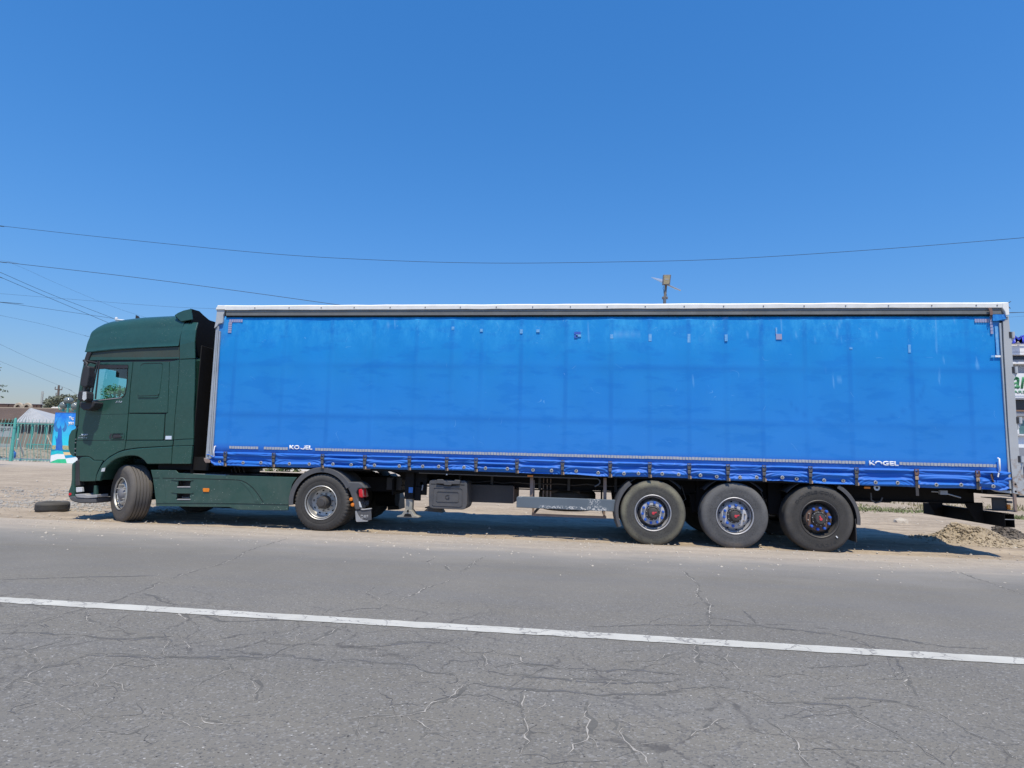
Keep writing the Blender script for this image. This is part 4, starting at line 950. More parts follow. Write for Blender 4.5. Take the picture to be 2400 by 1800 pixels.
for yy, zz in ((560, 474), (722, 640)):
    plate('step_tread', C3([(414,yy-6),(584,yy-6),(586,yy+8),(410,yy+8)]), SY-.01, .16, 'step_grey', sk, bevel=.004)
    plate('step_hood', C3([(335,zz-10),(430,zz-6),(625,zz-8),(625,zz-2),(585,zz+6),(425,zz+4)]), SY-.012, .014, 'skirt_green', sk, bevel=.003)
    x0, z0 = XZ(C3([(405, yy)]), SY)[0]; x1, z1 = XZ(C3([(595, zz)]), SY)[0]
    m = MB(); m.box(x0, x1, SY+.16, SY+.17, z0, z1); m.box(x0-.005, x0, SY+.03, SY+.16, z0, z1); m.box(x1, x1+.005, SY+.03, SY+.16, z0, z1); mk('step_well', m, 'black_plastic', sk)
mk_ = plate('side_marker', C3([(745,590),(752,576),(826,578),(831,592),(826,625),(752,624)]), SY-.014, .014, 'lamp_amber', sk, bevel=.004)
plate('step_mark', C3([(478,680),(490,680),(492,690),(572,690),(572,702),(492,700),(490,712),(478,712)]), SY+.156, .004, 'step_grey', sk, bevel=0)
m = MB(); cz_ = XZ(C3([(500, 372)]), .5)[0][1]
m.box(XF_+.75, XF_+1.9, .12, .62, cz_-.02, cz_); mk('catwalk', m, 'step_grey', TR, bevel=.004)
m = MB(); r_ = random.Random(2)
for k in range(6):
    yy = .25+.13*k; m.tube([(XF_+1.0+i*.28, yy+r_.uniform(-.03, .03), .905+r_.uniform(-.02, .03)) for i in range(7)], .022, 6)
mk('cable_run', m, 'black_plastic', TR, smooth=60)
m = MB()
for k in range(4): m.tube([(XF_+1.6+.09*k, .8, .93), (XF_+1.46+.09*k, .95, 1.05)], .016, 6)
mk('hose_clip', m, 'step_grey', TR, smooth=60)
# mudguards over the drive wheels
def mudguard(parent, cx, cz, r0, r1, a0, a1, y0, y1, mat, name='mudguard', n=22, lip=.10):
    m = MB(); V = []
    for i in range(n+1):
        a = math.radians(a0+(a1-a0)*i/n); ca, sa = math.cos(a), math.sin(a)
        V += [(cx+r0*ca, y0, cz+r0*sa), (cx+(r1-.012)*ca, y0, cz+(r1-.012)*sa), (cx+r1*ca, y0+.015, cz+r1*sa), (cx+(r1+.02)*ca, y0+.2*(y1-y0), cz+(r1+.02)*sa), (cx+(r1+.02)*ca, y1, cz+(r1+.02)*sa),
              (cx+(r1)*ca, y1, cz+(r1)*sa), (cx+(r1-.012)*ca, y0+.03, cz+(r1-.012)*sa), (cx+r0*ca, y0+.012, cz+r0*sa)]
    m.add(V, [(i*8+j, i*8+(j+1) % 8, (i+1)*8+(j+1) % 8, (i+1)*8+j) for i in range(n) for j in range(8)]+[tuple(range(8)), tuple(range(n*8, n*8+8))])
    return mk(name, m, mat, parent, smooth=35)
mudguard(TR, XD, .50, .515, .605, 28, 188, -.005, .62, 'grey_plastic')
mudguard(TR, XD, .50, .515, .605, 5, 188, 2.54, 1.90, 'dark_metal')
def tail(dy, mat1, mat2, lit):
    s = .0+dy
    plate('mudguard_tail', C4([(1080,518),(1200,512),(1340,516),(1390,545),(1430,590),(1455,625),(1320,632),(1290,700),(1310,800),(1330,840),(1345,900),(1355,990),(1270,1000),(1240,900),(1215,800),(1180,700),(1130,600)]) if dy == 0 else [(x+0, y) for x, y in C4([(1080,518),(1200,512),(1340,516),(1390,545),(1430,590),(1455,625),(1320,632),(1290,700),(1310,800),(1330,840),(1345,900),(1355,990),(1270,1000),(1240,900),(1215,800),(1180,700),(1130,600)])], 0, .3, mat1, TR, bevel=.02)
tail(0, 'grey_plastic', 'black_plastic', True)
lx0, lz0 = XZ(C4([(1322, 790)]), 0)[0]; lx1, lz1 = XZ(C4([(1505, 628)]), .25)[0]
# tail lamp: turned to the rear, so its face runs back from the near edge
pA = P(*C4([(1325, 640)])[0], 0.01); pB = P(*C4([(1330, 775)])[0], 0.01); pC = P(*C4([(1385, 790)])[0], -.005); pD = P(*C4([(1375, 628)])[0], -.005)
m = MB(); m.hull6([pB+Vector((0, 0, 0)), pA, pB+Vector((0, .2, 0)), pA+Vector((0, .2, 0)), pC+Vector((.01, 0, 0)), pD+Vector((.01, 0, 0)), pC+Vector((.02, .2, 0)), pD+Vector((.02, .2, 0))]); mk('tail_lamp', m, 'lamp_red', TR, bevel=.018, seg=3)
pE = P(*C4([(1408, 640)])[0], .02); pF = P(*C4([(1410, 770)])[0], .02); pG = P(*C4([(1505, 765)])[0], .30); pH = P(*C4([(1472, 632)])[0], .30)
m = MB(); m.hull6([pF-Vector((.05, 0, 0)), pE-Vector((.05, 0, 0)), pG-Vector((.05, 0, 0)), pH-Vector((.05, 0, 0)), pF, pE, pG, pH]); mk('tail_lamp', m, 'lamp_pink', TR, bevel=.01, label='pinkish rear face of the tail lamp')
pI = P(*C4([(1330, 850)])[0], .03); pJ = P(*C4([(1510, 820)])[0], .42); zT, zB = pI.z, P(*C4([(1385, 965)])[0], .03).z
m = MB(); m.hull6([(pI.x-.03, .03, zB), (pI.x-.03, .03, zT), (pJ.x-.03, .42, zB), (pJ.x-.03, .42, zT), (pI.x, .03, zB), (pI.x, .03, zT), (pJ.x, .42, zB), (pJ.x, .42, zT)]); pl = mk('number_plate_panel', m, 'black_plastic', TR, bevel=.004)
# number on the panel, seen slantwise
def slant_text(text, A, B, h, mat, parent, out=.003):
    """letters on a vertical plane running from A to B (both at the baseline)"""
    o = lettering('number', text, 0, 0, 0, 1, 1, mat, None, bold=.01, extr=0.0); me = o.data
    d = (B-A); n_ = Vector((d.y, -d.x, 0)).normalized(); off = wloc(parent)
    for v in me.vertices: q = A+d*v.co.x+Vector((0, 0, h*v.co.z))+n_*out; v.co = q-off
    o.parent = parent; return o
slant_text('01754FBA', Vector((pI.x+(pJ.x-pI.x)*.06, .03+.39*.06, zB+.03)), Vector((pI.x+(pJ.x-pI.x)*.95, .03+.39*.95, zB+.03)), (zT-zB)*.66, 'badge_silver', TR, out=.008)
plate('panel_edge', C4([(1332,850),(1350,855),(1385,955),(1350,950),(1338,900)]), -.005, .02, 'reflector_white', TR, bevel=.002)
plate('flap_bar', C4([(1355,972),(1400,982),(1535,966),(1548,974),(1540,990),(1420,1004),(1370,1000)]), .005, .06, 'step_grey', TR, bevel=.01)
fl = plate('mud_flap', C4([(1268,1004),(1370,1004),(1440,1010),(1545,990),(1552,1100),(1552,1168),(1480,1180),(1380,1200),(1300,1204),(1284,1190),(1272,1100)]), .02, .012, 'grey_plastic', TR, bevel=.003)
x_, z_ = XZ(C4([(1365, 1150)]), .016)[0]; x2_, z2_ = XZ(C4([(1498, 1085)]), .016)[0]
lettering('flap_lettering', 'DAF', x_, .019, z_, z2_-z_, x2_-x_, 'step_grey', fl, bold=.04, extr=.004)
plate('flap_rim', C4([(1272,1020),(1290,1010),(1320,1080),(1370,1150),(1430,1178),(1500,1184),(1480,1198),(1300,1204),(1284,1190)]), .014, .008, 'step_grey', fl, bevel=.003)
m = MB()
for cx, cy in ((1208, 810), (1234, 905)):
    q = P(*C4([(cx, cy)])[0], .02); m.lathe([(.0001, -.045), (.03, -.04), (.034, 0), (.034, .04)], 14, (q.x, .03, q.z))
mk('guard_bolt', m, 'lamp_amber', TR, smooth=50, label='orange round guard bolt caps')
plate('far_mud_flap', [(XD+.55, .95), (XD+.66, .85), (XD+.72, .62), (XD+.78, .45), (XD+.80, .22), (XD+.56, .20), (XD+.52, .6)], 2.05, .45, 'black_plastic', TR, px=False, bevel=.01)
mk('air_tank', MB().tube([(XD+.45, 1.75, .48), (XD+.85, 1.75, .48)], .17, 18), 'dark_metal', TR, smooth=50)
mk('rear_cross_box', MB().box(XD+.95, XD+1.25, .70, 1.75, .70, .93), 'black_plastic', TR, bevel=.01)
mk('dark_gap_filler', MB().box(XF_+.55, XF_+1.55, .12, 2.3, .98, 1.22), 'dark_metal', TR)  # dark filler box added to black out the gap behind the lower fairing
plate('far_skirt', XZ(C3([(100,470),(1850,470),(1850,700),(120,700)]), 0), 2.50, .03, 'skirt_green', TR, px=False)
wheel(TR, XD, .505, .29, 'drive', .0, tyre='rubber_black', lip='rim_silver', spin=.2)
wheel(TR, XD, .505, .27, 'drive', .335, tyre='rubber_black', lip='rim_black', detail=False)
wheel(TR, XD, .505, .29, 'drive', 2.50, side=-1, tyre='rubber_black', lip='rim_black', detail=False)
wheel(TR, XD, .505, .27, 'drive', 2.165, side=-1, tyre='rubber_black', lip='rim_black', detail=False)
wheel(TR, XF_-.15, .53, .375, 'front', .105, tyre='rubber_brown', lip='rim_silver', steer=math.radians(-31), spin=.1)
wheel(TR, XF_-.02, .525, .32, 'front', 2.42, side=-1, tyre='rubber_black', lip='rim_silver', detail=False)
# ================================================================== trailer
L = 13.62
TL = thing('curtain_trailer', 'long white roofed trailer with worn blue tarpaulin curtain sides and three axles', 'trailer', (6.8, 1.27, 0))
ZT = 4.04
def zat(px, py, Y=0.0): return P(px, py, Y).z
def xat(px, py, Y=0.0): return P(px, py, Y).x
# roof, rail and track
m = MB(); m.box(.02, L-.06, .02, 2.53, ZT-.02, ZT+.005); mk('roof', m, 'trailer_white', TL, bevel=.008)
m = MB(); n_ = 46; r_ = random.Random(8); V = []
for i in range(n_+1):
    x = .0+(L-.05)*i/n_; a = r_.uniform(-.004, .004); b = r_.uniform(-.004, .004)
    V += [(x, -.030, ZT-.078+a), (x, -.034, ZT-.012+b), (x, -.020, ZT+.006+b), (x, .03, ZT+.008), (x, .03, ZT-.078)]
m.add(V, [(i*5+j, i*5+(j+1) % 5, (i+1)*5+(j+1) % 5, (i+1)*5+j) for i in range(n_) for j in range(5)]+[(0, 1, 2, 3, 4), tuple(range(n_*5, n_*5+5))])
mk('roof_rail', m, 'trailer_white', TL, smooth=30)
m = MB(); xa = xat(531, 730); 
prof = [(-.010, ZT-.080), (-.012, ZT-.120), (-.004, ZT-.124), (-.004, ZT-.130), (-.014, ZT-.134), (-.014, ZT-.185), (.020, ZT-.190), (.020, ZT-.080)]
V = []
xs_ = [xa, L-.14]
for x in xs_: V += [(x, y, z) for y, z in prof]
m.add(V, [(j, (j+1) % 8, 8+(j+1) % 8, 8+j) for j in range(8)]+[tuple(range(8)), tuple(range(8, 16))]); mk('curtain_track', m, 'alu_track', TL)
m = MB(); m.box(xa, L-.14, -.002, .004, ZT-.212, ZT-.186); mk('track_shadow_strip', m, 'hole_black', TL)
rv = MB(); rv.lathe([(.010, 0), (.008, -.006), (.0001, -.007)], 8)
first = None
for px in (600, 680, 755, 832, 916, 998, 1080, 1164, 1249, 1337, 1423, 1512, 1603, 1695, 1788, 1883, 1980, 2080, 2181, 2285, 2334):
    x = xat(px, 716)
    if first is None: first = mk('rivet', MB().lathe([(.012, 0), (.010, -.006), (.0001, -.007)], 8, (x, -.033, ZT-.045)), 'nut_steel', TL, at=(x, -.033, ZT-.045))
    else: o = first.copy(); COL.objects.link(o); o.location.x = x-TL.location.x
# ---- curtain with its wrinkled hem
buck = [532, 645, 759, 858, 962, 1049, 1117.5, 1213, 1319, 1430, 1522, 1614, 1704, 1788, 1895.5, 2002.5, 2142, 2283.5]
eye = [(515.8,1082),(571.7,1084.6),(613.5,1084.6),(681,1087),(727,1087.7),(781.6,1088),(824,1089.5),(879,1090.5),(937,1092.5),(992,1093),(1029,1093.5),(1088.5,1095),(1138.6,1097.6),(1189.6,1098.7),(1249.6,1101.5),(1292.8,1103),(1350.5,1104),(1402,1108.5),(1462,1110),(1496,1109.5),(1551.4,1110.4),(1589.8,1112),(1640.8,1114),(1679,1117),(1733,1119),(1772,1119),(1832,1119),(1866,1122),(1931,1126),(1976,1127),(2050,1130.6),(2101,1131.7),(2191,1136),(2249,1136),(2323,1139.5)]
CYT = .022
bx_ = [xat(p, 1065, CYT) for p in buck]
tapeA, tapeB = P(524, 1048, CYT), P(2338, 1092, CYT)
def ztape(x): return tapeA.z+(tapeB.z-tapeA.z)*(x-tapeA.x)/(tapeB.x-tapeA.x)
hem_px = [(493,1076),(497,1085),(505,1091),(516,1091),(560,1092)]+[(x, y+8.0) for x, y in eye[1:]]+[(2340,1150),(2358,1148),(2366,1143)]
hem = [(xat(x, y, CYT), zat(x, y, CYT)) for x, y in hem_px]
hemx = [h[0] for h in hem]; hemz = [h[1] for h in hem]
cx0, cx1 = xat(489, 1040, CYT), xat(2366, 1100, CYT)
ctop = ZT-.188
rw = np.random.RandomState(4)
nxc = 900; xs = np.linspace(cx0, cx1, nxc+1)
folds = [(rw.uniform(.75, 1.25), rw.uniform(0, 6.28), rw.uniform(-.05, .05), rw.uniform(.6, 1.4)) for _ in range(len(bx_)+1)]
def seg_of(x):
    k = 0
    while k < len(bx_) and x > bx_[k]: k += 1
    return k
zf = 1.44                                         # folds start below the tape
def hemz_at(x): return float(np.interp(x, hemx, hemz))
ts_low = np.linspace(0, 1, 46); rows_up = 30
VV = []; WR = []
sl_px = [858, 979]; zsl = [zat(1200, sl_px[0], CYT), zat(1200, sl_px[1], CYT)]
bands = [555, 669, 777, 876, 977, 1060, 1129, 1222, 1327, 1433, 1523, 1614, 1701, 1784, 1886, 1989, 2132, 2267]
bandx = [xat(b, 800, CYT) for b in bands]
rb2 = random.Random(17); bstr = [(rb2.uniform(.35, 1.0), rb2.uniform(.2, .9)) for _ in bandx]
zt_hem = [ztape(x)-.075 for x in xs]
for i, x in enumerate(xs):
    k = seg_of(x); a = bx_[k-1] if k > 0 else cx0; b = bx_[k] if k < len(bx_) else cx1
    u = (x-a)/(b-a); pinch = min(abs(x-a), abs(b-x)); amp, ph, sag, fr = folds[k]
    hz = hemz_at(x); zt = zt_hem[i]; bell = math.sin(math.pi*min(max(u, 0), 1))
    col = []
    for j in range(rows_up+1):
        t = j/rows_up; z = ctop+(zt-ctop)*t
        kk = min(1, max(.22, (z-1.6)/.5))*min(1, max(.3, (ctop-z)/.6)); y = CYT+kk*(.007*math.sin(x*1.7+z*1.1)+.005*math.sin(x*4.3-z*2.0)+.003*math.sin(x*9.1+1.5*math.sin(z*2.2)))
        for bxx in bandx: y -= .004*math.exp(-((x-bxx)/.05)**2)
        for zz in zsl: y -= .003*math.exp(-((z-zz)/.04)**2)
        col.append((x, y, z))
    yb = col[-1][1]
    for t in ts_low[1:]:
        z = zt+(hz-zt)*t
        env = min(1, t*5)
        s_ = t+sag*bell+.05*math.sin(x*1.1+ph)
        f1 = math.sin(6.28*(s_*1.9*fr)+ph*.3)
        f2 = math.sin(6.28*(s_*3.7+.10*math.sin(x*2.3+ph))+ph)
        f3 = math.sin(6.28*(s_*6.5+.35*math.sin(x*1.3))+ph*2+u*4)
        d = amp*(.022*f1*(.35+.65*bell)+.010*f2*(.5+.5*bell)+.0022*f3)*env
        # creases fanning out of each buckle
        cr_ = math.exp(-pinch/.16); d += cr_*.010*math.sin(40*(t-.35)*(.4+pinch*4))*env
        d += -.010*math.exp(-((t-.04)/.035)**2)+.020*math.exp(-((t-.11)/.05)**2)*(.4+.6*bell)
        curl = .05*max(0, t-.86)**1.5*8
        y = yb-.012*env-d+curl*.6
        col.append((x, y, z))
    VV += col
nrow = rows_up+len(ts_low)
idx = [(i*nrow+j, i*nrow+j+1, (i+1)*nrow+j+1, (i+1)*nrow+j) for i in range(nxc) for j in range(nrow-1)]
# torn corner near the rear post: ripple
for q in range(len(VV)):
    x, y, z = VV[q]
    dx = x-xat(2330, 1120, CYT)
    if -.5 < dx < .3 and z < 1.45:
        VV[q] = (x, y-.03*math.exp(-(dx/.18)**2)*math.sin((z-1.05)*26+dx*9)*min(1, (1.45-z)*6), z)
me = bpy.data.meshes.new('curtain'); off = Vector(TL.location); me.from_pydata([(a-off.x, b-off.y, c-off.z) for a, b, c in VV], [], idx)
me.polygons.foreach_set('use_smooth', [True]*len(me.polygons))
at_ = me.color_attributes.new('wear', 'FLOAT_COLOR', 'POINT')
arr = np.zeros((len(VV), 4), np.float32); arr[:, 3] = 1
P_ = np.array(VV); X, Z = P_[:, 0], P_[:, 2]
def boxm(x0, x1, z0, z1, s=.008): return 1/(1+np.exp(-(X-x0)/s))*1/(1+np.exp((X-x1)/s))*1/(1+np.exp(-(Z-z0)/s))*1/(1+np.exp((Z-z1)/s))
for bxx, (s1, s2) in zip(bandx, bstr):
    hw = .036; zz0 = 1.45
    d_ = boxm(bxx-hw, bxx+hw, zz0, ctop, .006)
    prof_ = s2*.55+s1*.45*(Z > 3.45)+.18*np.sin(Z*3+bxx)
    arr[:, 0] = np.maximum(arr[:, 0], d_*np.clip(prof_, 0.12, 1)*.78)
for zz in zsl:
    arr[:, 0] = np.maximum(arr[:, 0], boxm(cx0, cx1, zz-.032, zz+.028, .006)*(.46+.2*np.sin(X*1.3+zz)))
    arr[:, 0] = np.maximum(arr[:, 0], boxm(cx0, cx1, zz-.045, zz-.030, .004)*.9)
# long curved rub mark near the rear and two pale scratches
for (p0, p1, p2) in (((2165, 905), (2155, 960), (2060, 985)), ((2165, 905), (2162, 930), (2140, 950)), ((1850, 940), (1870, 975), (1940, 990))):
    A, B, C_ = (P(*q, CYT) for q in (p0, p1, p2))
    for t in np.linspace(0, 1, 60):
        q = A*(1-t)**2+B*2*t*(1-t)+C_*t*t; arr[:, 0] = np.maximum(arr[:, 0], .5*np.exp(-((X-q.x)**2+(Z-q.z)**2)/.02**2))
rs_ = random.Random(31)
marks = [(1100, 775, 1140, 780), (1310, 787, 1350, 793), (1440, 784, 1500, 785), (1445, 797, 1520, 800), (1638, 797, 1670, 798), (1952, 775, 1972, 795), (1975, 740, 1962, 775), (2040, 775, 2055, 785), (1665, 775, 1675, 755), (1745, 790, 1755, 782), (1623, 880, 1626, 905),
         (1952, 880, 1954, 905), (1963, 889, 1971, 889), (2232, 755, 2240, 745), (2202, 870, 2200, 895), (2210, 835, 2212, 850), (2290, 840, 2288, 862), (2286, 855, 2294, 858), (1865, 783, 1872, 794), (1830, 745, 1832, 775), (1920, 790, 1910, 795), (2193, 750, 2195, 820), (1378, 755, 1380, 800), (1935, 868, 1940, 875), (900, 766, 930, 752), (925, 750, 926, 768)]
for (a0, b0, a1, b1) in marks:
    A, B = P(a0, b0, CYT), P(a1, b1, CYT)
    for t in np.linspace(0, 1, 26):
        q = A.lerp(B, t); arr[:, 1] = np.maximum(arr[:, 1], .55*np.exp(-((X-q.x)**2+(Z-q.z)**2)/.010**2))
arr[:, 2] = boxm(xat(2325, 740), cx1+.1, 3.55, ctop+.1, .03)*.6+boxm(cx0-.1, xat(520, 740)+.05, 3.35, ctop+.1, .05)*.7+boxm(cx0, cx0+.03, 1.3, ctop, .01)*.5
arr[:, 3] = 1/(1+np.exp((Z-(tapeA.z+(tapeB.z-tapeA.z)*(X-tapeA.x)/(tapeB.x-tapeA.x)+.018))/.006))
at_.data.foreach_set('color', arr.ravel())
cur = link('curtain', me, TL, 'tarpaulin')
sm = cur.modifiers.new('thick', 'SOLIDIFY'); sm.thickness = .004; sm.offset = 0
# reflective tape: separate squares, uneven
tp = MB(); r_ = random.Random(6); x = tapeA.x+.12
skip = [(xat(605, 1050), xat(616, 1050)), (xat(675, 1050), xat(737, 1050)), (xat(2034, 1086), xat(2107, 1086))]
while x < tapeB.x-.03:
    if not any(a-.04 < x < b for a, b in skip):
        z = ztape(x)+r_.uniform(-.0015, .0015); a = r_.uniform(-.002, .002)
        tp.add([(x, CYT-.014, z-.022+a), (x+.044, CYT-.014, z-.022-a), (x+.044, CYT-.014, z+.024-a), (x, CYT-.014, z+.024+a)], [(0, 1, 2, 3)])
    x += .0512
mk('reflective_tape', tp, 'tape_grey', TL, kind='stuff')
def corner_tape(name, x0, y0, x1, y1, n, mat):
    A, B = P(x0, y0, CYT), P(x1, y1, CYT); m = MB()
    hor = abs(B.x-A.x) > abs(A.z-B.z)
    for k in range(n):
        if hor:
            w_ = (B.x-A.x)/n; m.add([(A.x+w_*k, CYT-.015, B.z), (A.x+w_*(k+.86), CYT-.015, B.z), (A.x+w_*(k+.86), CYT-.015, A.z), (A.x+w_*k, CYT-.015, A.z)], [(0, 1, 2, 3)])
        else:
            w_ = (A.z-B.z)/n; m.add([(A.x, CYT-.015, A.z-w_*k), (B.x, CYT-.015, A.z-w_*k), (B.x, CYT-.015, A.z-w_*(k+.86)), (A.x, CYT-.015, A.z-w_*(k+.86))], [(0, 1, 2, 3)])
    mk(name, m, mat, TL)
corner_tape('corner_tape', 539, 749, 570, 755.5, 6, 'tape_old'); corner_tape('corner_tape', 537, 755.8, 543, 781, 5, 'tape_old')
corner_tape('corner_tape', 2283, 748, 2318, 756, 6, 'tape_old'); corner_tape('corner_tape', 2318.3, 746, 2327, 784, 5, 'tape_old')
def patch(x0, y0, x1, y1, mat='patch_pale', lab=None):
    A, B = P(x0, y0, CYT), P(x1, y1, CYT)
    mk('webbing_patch', MB().box(A.x, B.x, CYT-.015, CYT-.009, B.z, A.z), mat, TL, label=lab)
for q in ((1059, 766, 1065, 773), (1125.5, 771, 1132, 778), (1219, 772, 1225, 782), (1257, 772, 1265, 779), (1430, 784, 1437, 794), (1520, 783, 1527, 800), (1611, 783, 1618, 803), (1698, 784, 1705, 800), (2127, 808, 2134, 827), (1990, 814, 1997, 819), (2330, 765, 2341, 832)): patch(*q)
patch(1346, 778, 1361, 784, 'patch_navy'); patch(1346, 786, 1354, 792, 'patch_navy'); patch(1350, 784.3, 1362, 789.5)
patch(1818, 783, 1832, 796, 'tape_old', 'dull brownish torn patch'); patch(1817, 768, 1821, 783)
patch(2321, 833, 2330, 837.5); patch(2331, 833, 2344, 837.5, 'letter_white')
mk('corner_hem_flap', MB().box(xat(2326, 740), xat(2357, 740), CYT-.02, CYT-.014, zat(2340, 752), zat(2340, 737)), 'tarpaulin', TL)
# company lettering, partly peeled
x0, x1 = xat(679, 1050, CYT), xat(733, 1050, CYT); z0 = zat(706, 1053.6, CYT); hh = zat(706, 1043.8, CYT)-z0
lettering('lettering', 'KOGEL', x0, CYT-.015, z0, hh, x1-x0, 'letter_white', TL, bold=.04, extr=.001, cut=[(.43, .635, .34, 1.1)])
x0, x1 = xat(2036, 1086, CYT), xat(2105, 1086, CYT); z0 = zat(2070, 1091.2, CYT); hh = zat(2070, 1080.5, CYT)-z0
lettering('lettering', 'KOGEL', x0, CYT-.015, z0, hh, x1-x0, 'letter_white', TL, bold=.04, extr=.001, cut=[(.04, .12, .62, .82), (.205, .42, -.1, .42), (.16, .2, .7, 1.1)])
# buckles with their straps
def hang(x, z): return Vector((x, 0, z))
proto = None
for k, (bpx, x) in enumerate(zip(buck, bx_)):
    zt = ztape(x)-.085; zb = hemz_at(x)-.012
    y = CYT-.050
    e = bpy.data.objects.new('strap_buckle', None); COL.objects.link(e); e.parent = TL; e.empty_display_size = .05
    e.location = Vector((x, y, zt))-Vector(TL.location)
    tan = k >= 16
    mm = 'strap_brown' if tan else 'buckle'
    if k == 9 or proto is None or tan:
        a = MB(); a.box(x-.030, x-.022, y-.018, y+.012, zt-.10, zt+.0); a.box(x+.022, x+.030, y-.018, y+.012, zt-.10, zt); a.box(x-.03, x+.03, y-.018, y+.01, zt-.008, zt+.004); a.box(x-.022, x+.022, y-.012, y+.004, zt-.09, zt-.045); a.box(x-.006, x+.006, y-.022, y-.016, zt-.035, zt-.010)
        o1 = mk('buckle', a, mm, e, bevel=.003, at=None)
        a = MB(); a.box(x-.026, x+.026, y-.010, y+.002, zt-.165, zt-.105); o2 = mk('buckle_tongue', a, 'hook_tan' if tan else 'buckle', e, bevel=.004)
        for o in (o1, o2):   # these were built at their own place: bring the mesh to the strap's origin
            pass
        if proto is None: proto = (o1.data, o2.data, o1, o2)
    else:
        for o in proto[2:]:
            c = o.copy(); COL.objects.link(c); c.parent = e
    L_ = zt-.10-zb
    a = MB(); a.box(x-.022, x+.022, y+.002, y+.008, zb-(.0 if k != 16 else .12), zt-.09); mk('strap', a, 'webbing', e)
    a = MB(); a.box(x+.014, x+.034, y-.006, y+.012, zb+.004, zb+.050); mk('strap_hook', a, 'hook_tan', e, smooth=60)
# eyelets along the hem
first = None
for px, py in eye:
    q = P(px, py, CYT); x = q.x
    # find the local depth of the curtain here
    i = int(round((x-cx0)/(cx1-cx0)*nxc)); colv = VV[i*nrow:(i+1)*nrow]; yv = min(colv, key=lambda v: abs(v[2]-q.z))[1]
    yv = min(yv, min(v[1] for v in colv if abs(v[2]-q.z) < .03))-.004
    if first is None:
        a = MB(); a.lathe([(.013, .002), (.015, -.004), (.022, -.006), (.029, -.002), (.030, .004)], 18, (x, yv, q.z)); first = mk('eyelet', a, 'eyelet_metal', TL, smooth=50, at=(x, yv, q.z))
        a = MB(); a.lathe([(.0145, 0), (.0001, -.0005)], 14, (x, yv-.0008, q.z)); hole = mk('eyelet_hole', a, 'hole_black', first, at=(x, yv-.0008, q.z)); 
        a = MB(); a.box(x-.002, x+.007, yv-.010, yv-.004, q.z-.010, q.z+.002); mk('eyelet_hook', a, 'eyelet_metal', first, bevel=.002)
    else:
        c = copy_tree(first, TL); c.location = (x-TL.location.x, yv-TL.location.y, q.z)
# tie ropes
m = MB(); ya = CYT-.045
A, B, C_ = P(503, 1046, ya), P(501, 1058, ya), P(502, 1069, ya)
m.tube([A+Vector((.0, .03, 0)), A, B, C_, P(498, 1071, ya)+Vector((0, .02, 0))], .011, 8); mk('curtain_handle', m, 'letter_white', TL, smooth=60)
m = MB(); ya = CYT-.06; m.tube([P(2342, 1074, ya)+Vector((0, .03, 0)), P(2342, 1075, ya), P(2343.5, 1103, ya)+Vector((0, .0, 0)), P(2344, 1105, ya)+Vector((0, .03, 0))], .013, 8); m.tube([P(2341, 1108, ya), P(2339, 1118, ya)], .010, 6); mk('curtain_handle', m, 'letter_white', TL, smooth=60)
m = MB(); q = P(2326, 1119, CYT-.05); m.lathe([(.0001, -.004), (.045, -.003), (.05, 0), (.05, .004)], 18, (q.x, CYT-.05, q.z)); o = mk('torn_eyelet', m, 'hole_black', TL, label='dark torn opening in the hem at the rear corner')
for v in o.data.vertices: v.co.z = (v.co.z-(q.z))*1.5+q.z; v.co.x = (v.co.x-(q.x-TL.location.x))*.35+(q.x-TL.location.x)
m = MB(); m.tube([P(2322, 1112, CYT-.055), P(2325, 1122, CYT-.06), P(2330, 1130, CYT-.055)], .010, 6); mk('frayed_rope', m, 'strap_brown', TL, smooth=60)
m = MB(); a = P(2293, 1125, -.04); m.tube([a, P(2300, 1140, -.05), P(2302, 1155, -.03)], .004, 5); mk('loose_cord', m, 'webbing', TL)
# ---- front post
plate('front_corner_cap', crop(460, 690, 15.08)([(718,530),(1000,535),(985,640),(950,740),(935,960),(922,1005),(890,1020),(830,1022),(770,1050),(730,1120),(640,1196),(632,1180),(662,1050),(690,900),(712,700),(722,600)]), -.025, .05, 'trailer_grey', TL, bevel=.006)
plate('rail_end_cap', crop(460, 690, 15.08)([(700,470),(770,392),(1000,388),(1000,528),(720,528),(690,560)]), -.045, .05, 'trailer_white', TL, bevel=.006)
def slat(name, pts, Y, th, mat, b=.003): return plate(name, pts, Y, th, mat, TL, bevel=b)
slat('front_post', [(505.5,770),(509,768),(489,1075),(481.5,1076)], .0, .10, 'alu_post')
slat('front_post', [(509.6,766),(512.5,764),(493.5,1075),(489.8,1075)], -.018, .05, 'alu_post')
slat('post_gasket', [(511.5,766),(514,766),(495.5,1072),(493,1074)], .004, .03, 'hole_black', 0)
slat('tension_pole', [(513,776),(516.2,776),(497.5,1072),(494.6,1074)], -.012, .03, 'alu_post')
m = MB(); m.box(.02, .07, .06, 2.5, 1.15, ZT-.03); mk('front_wall', m, 'dark_metal', TL)
slat('bottom_bracket', crop(460, 960, 5.53)([]) if False else C2([(1865,625),(1900,640),(1935,640),(1952,660),(1945,690),(1890,690),(1868,660)]), -.01, .12, 'rust_pale', .006)
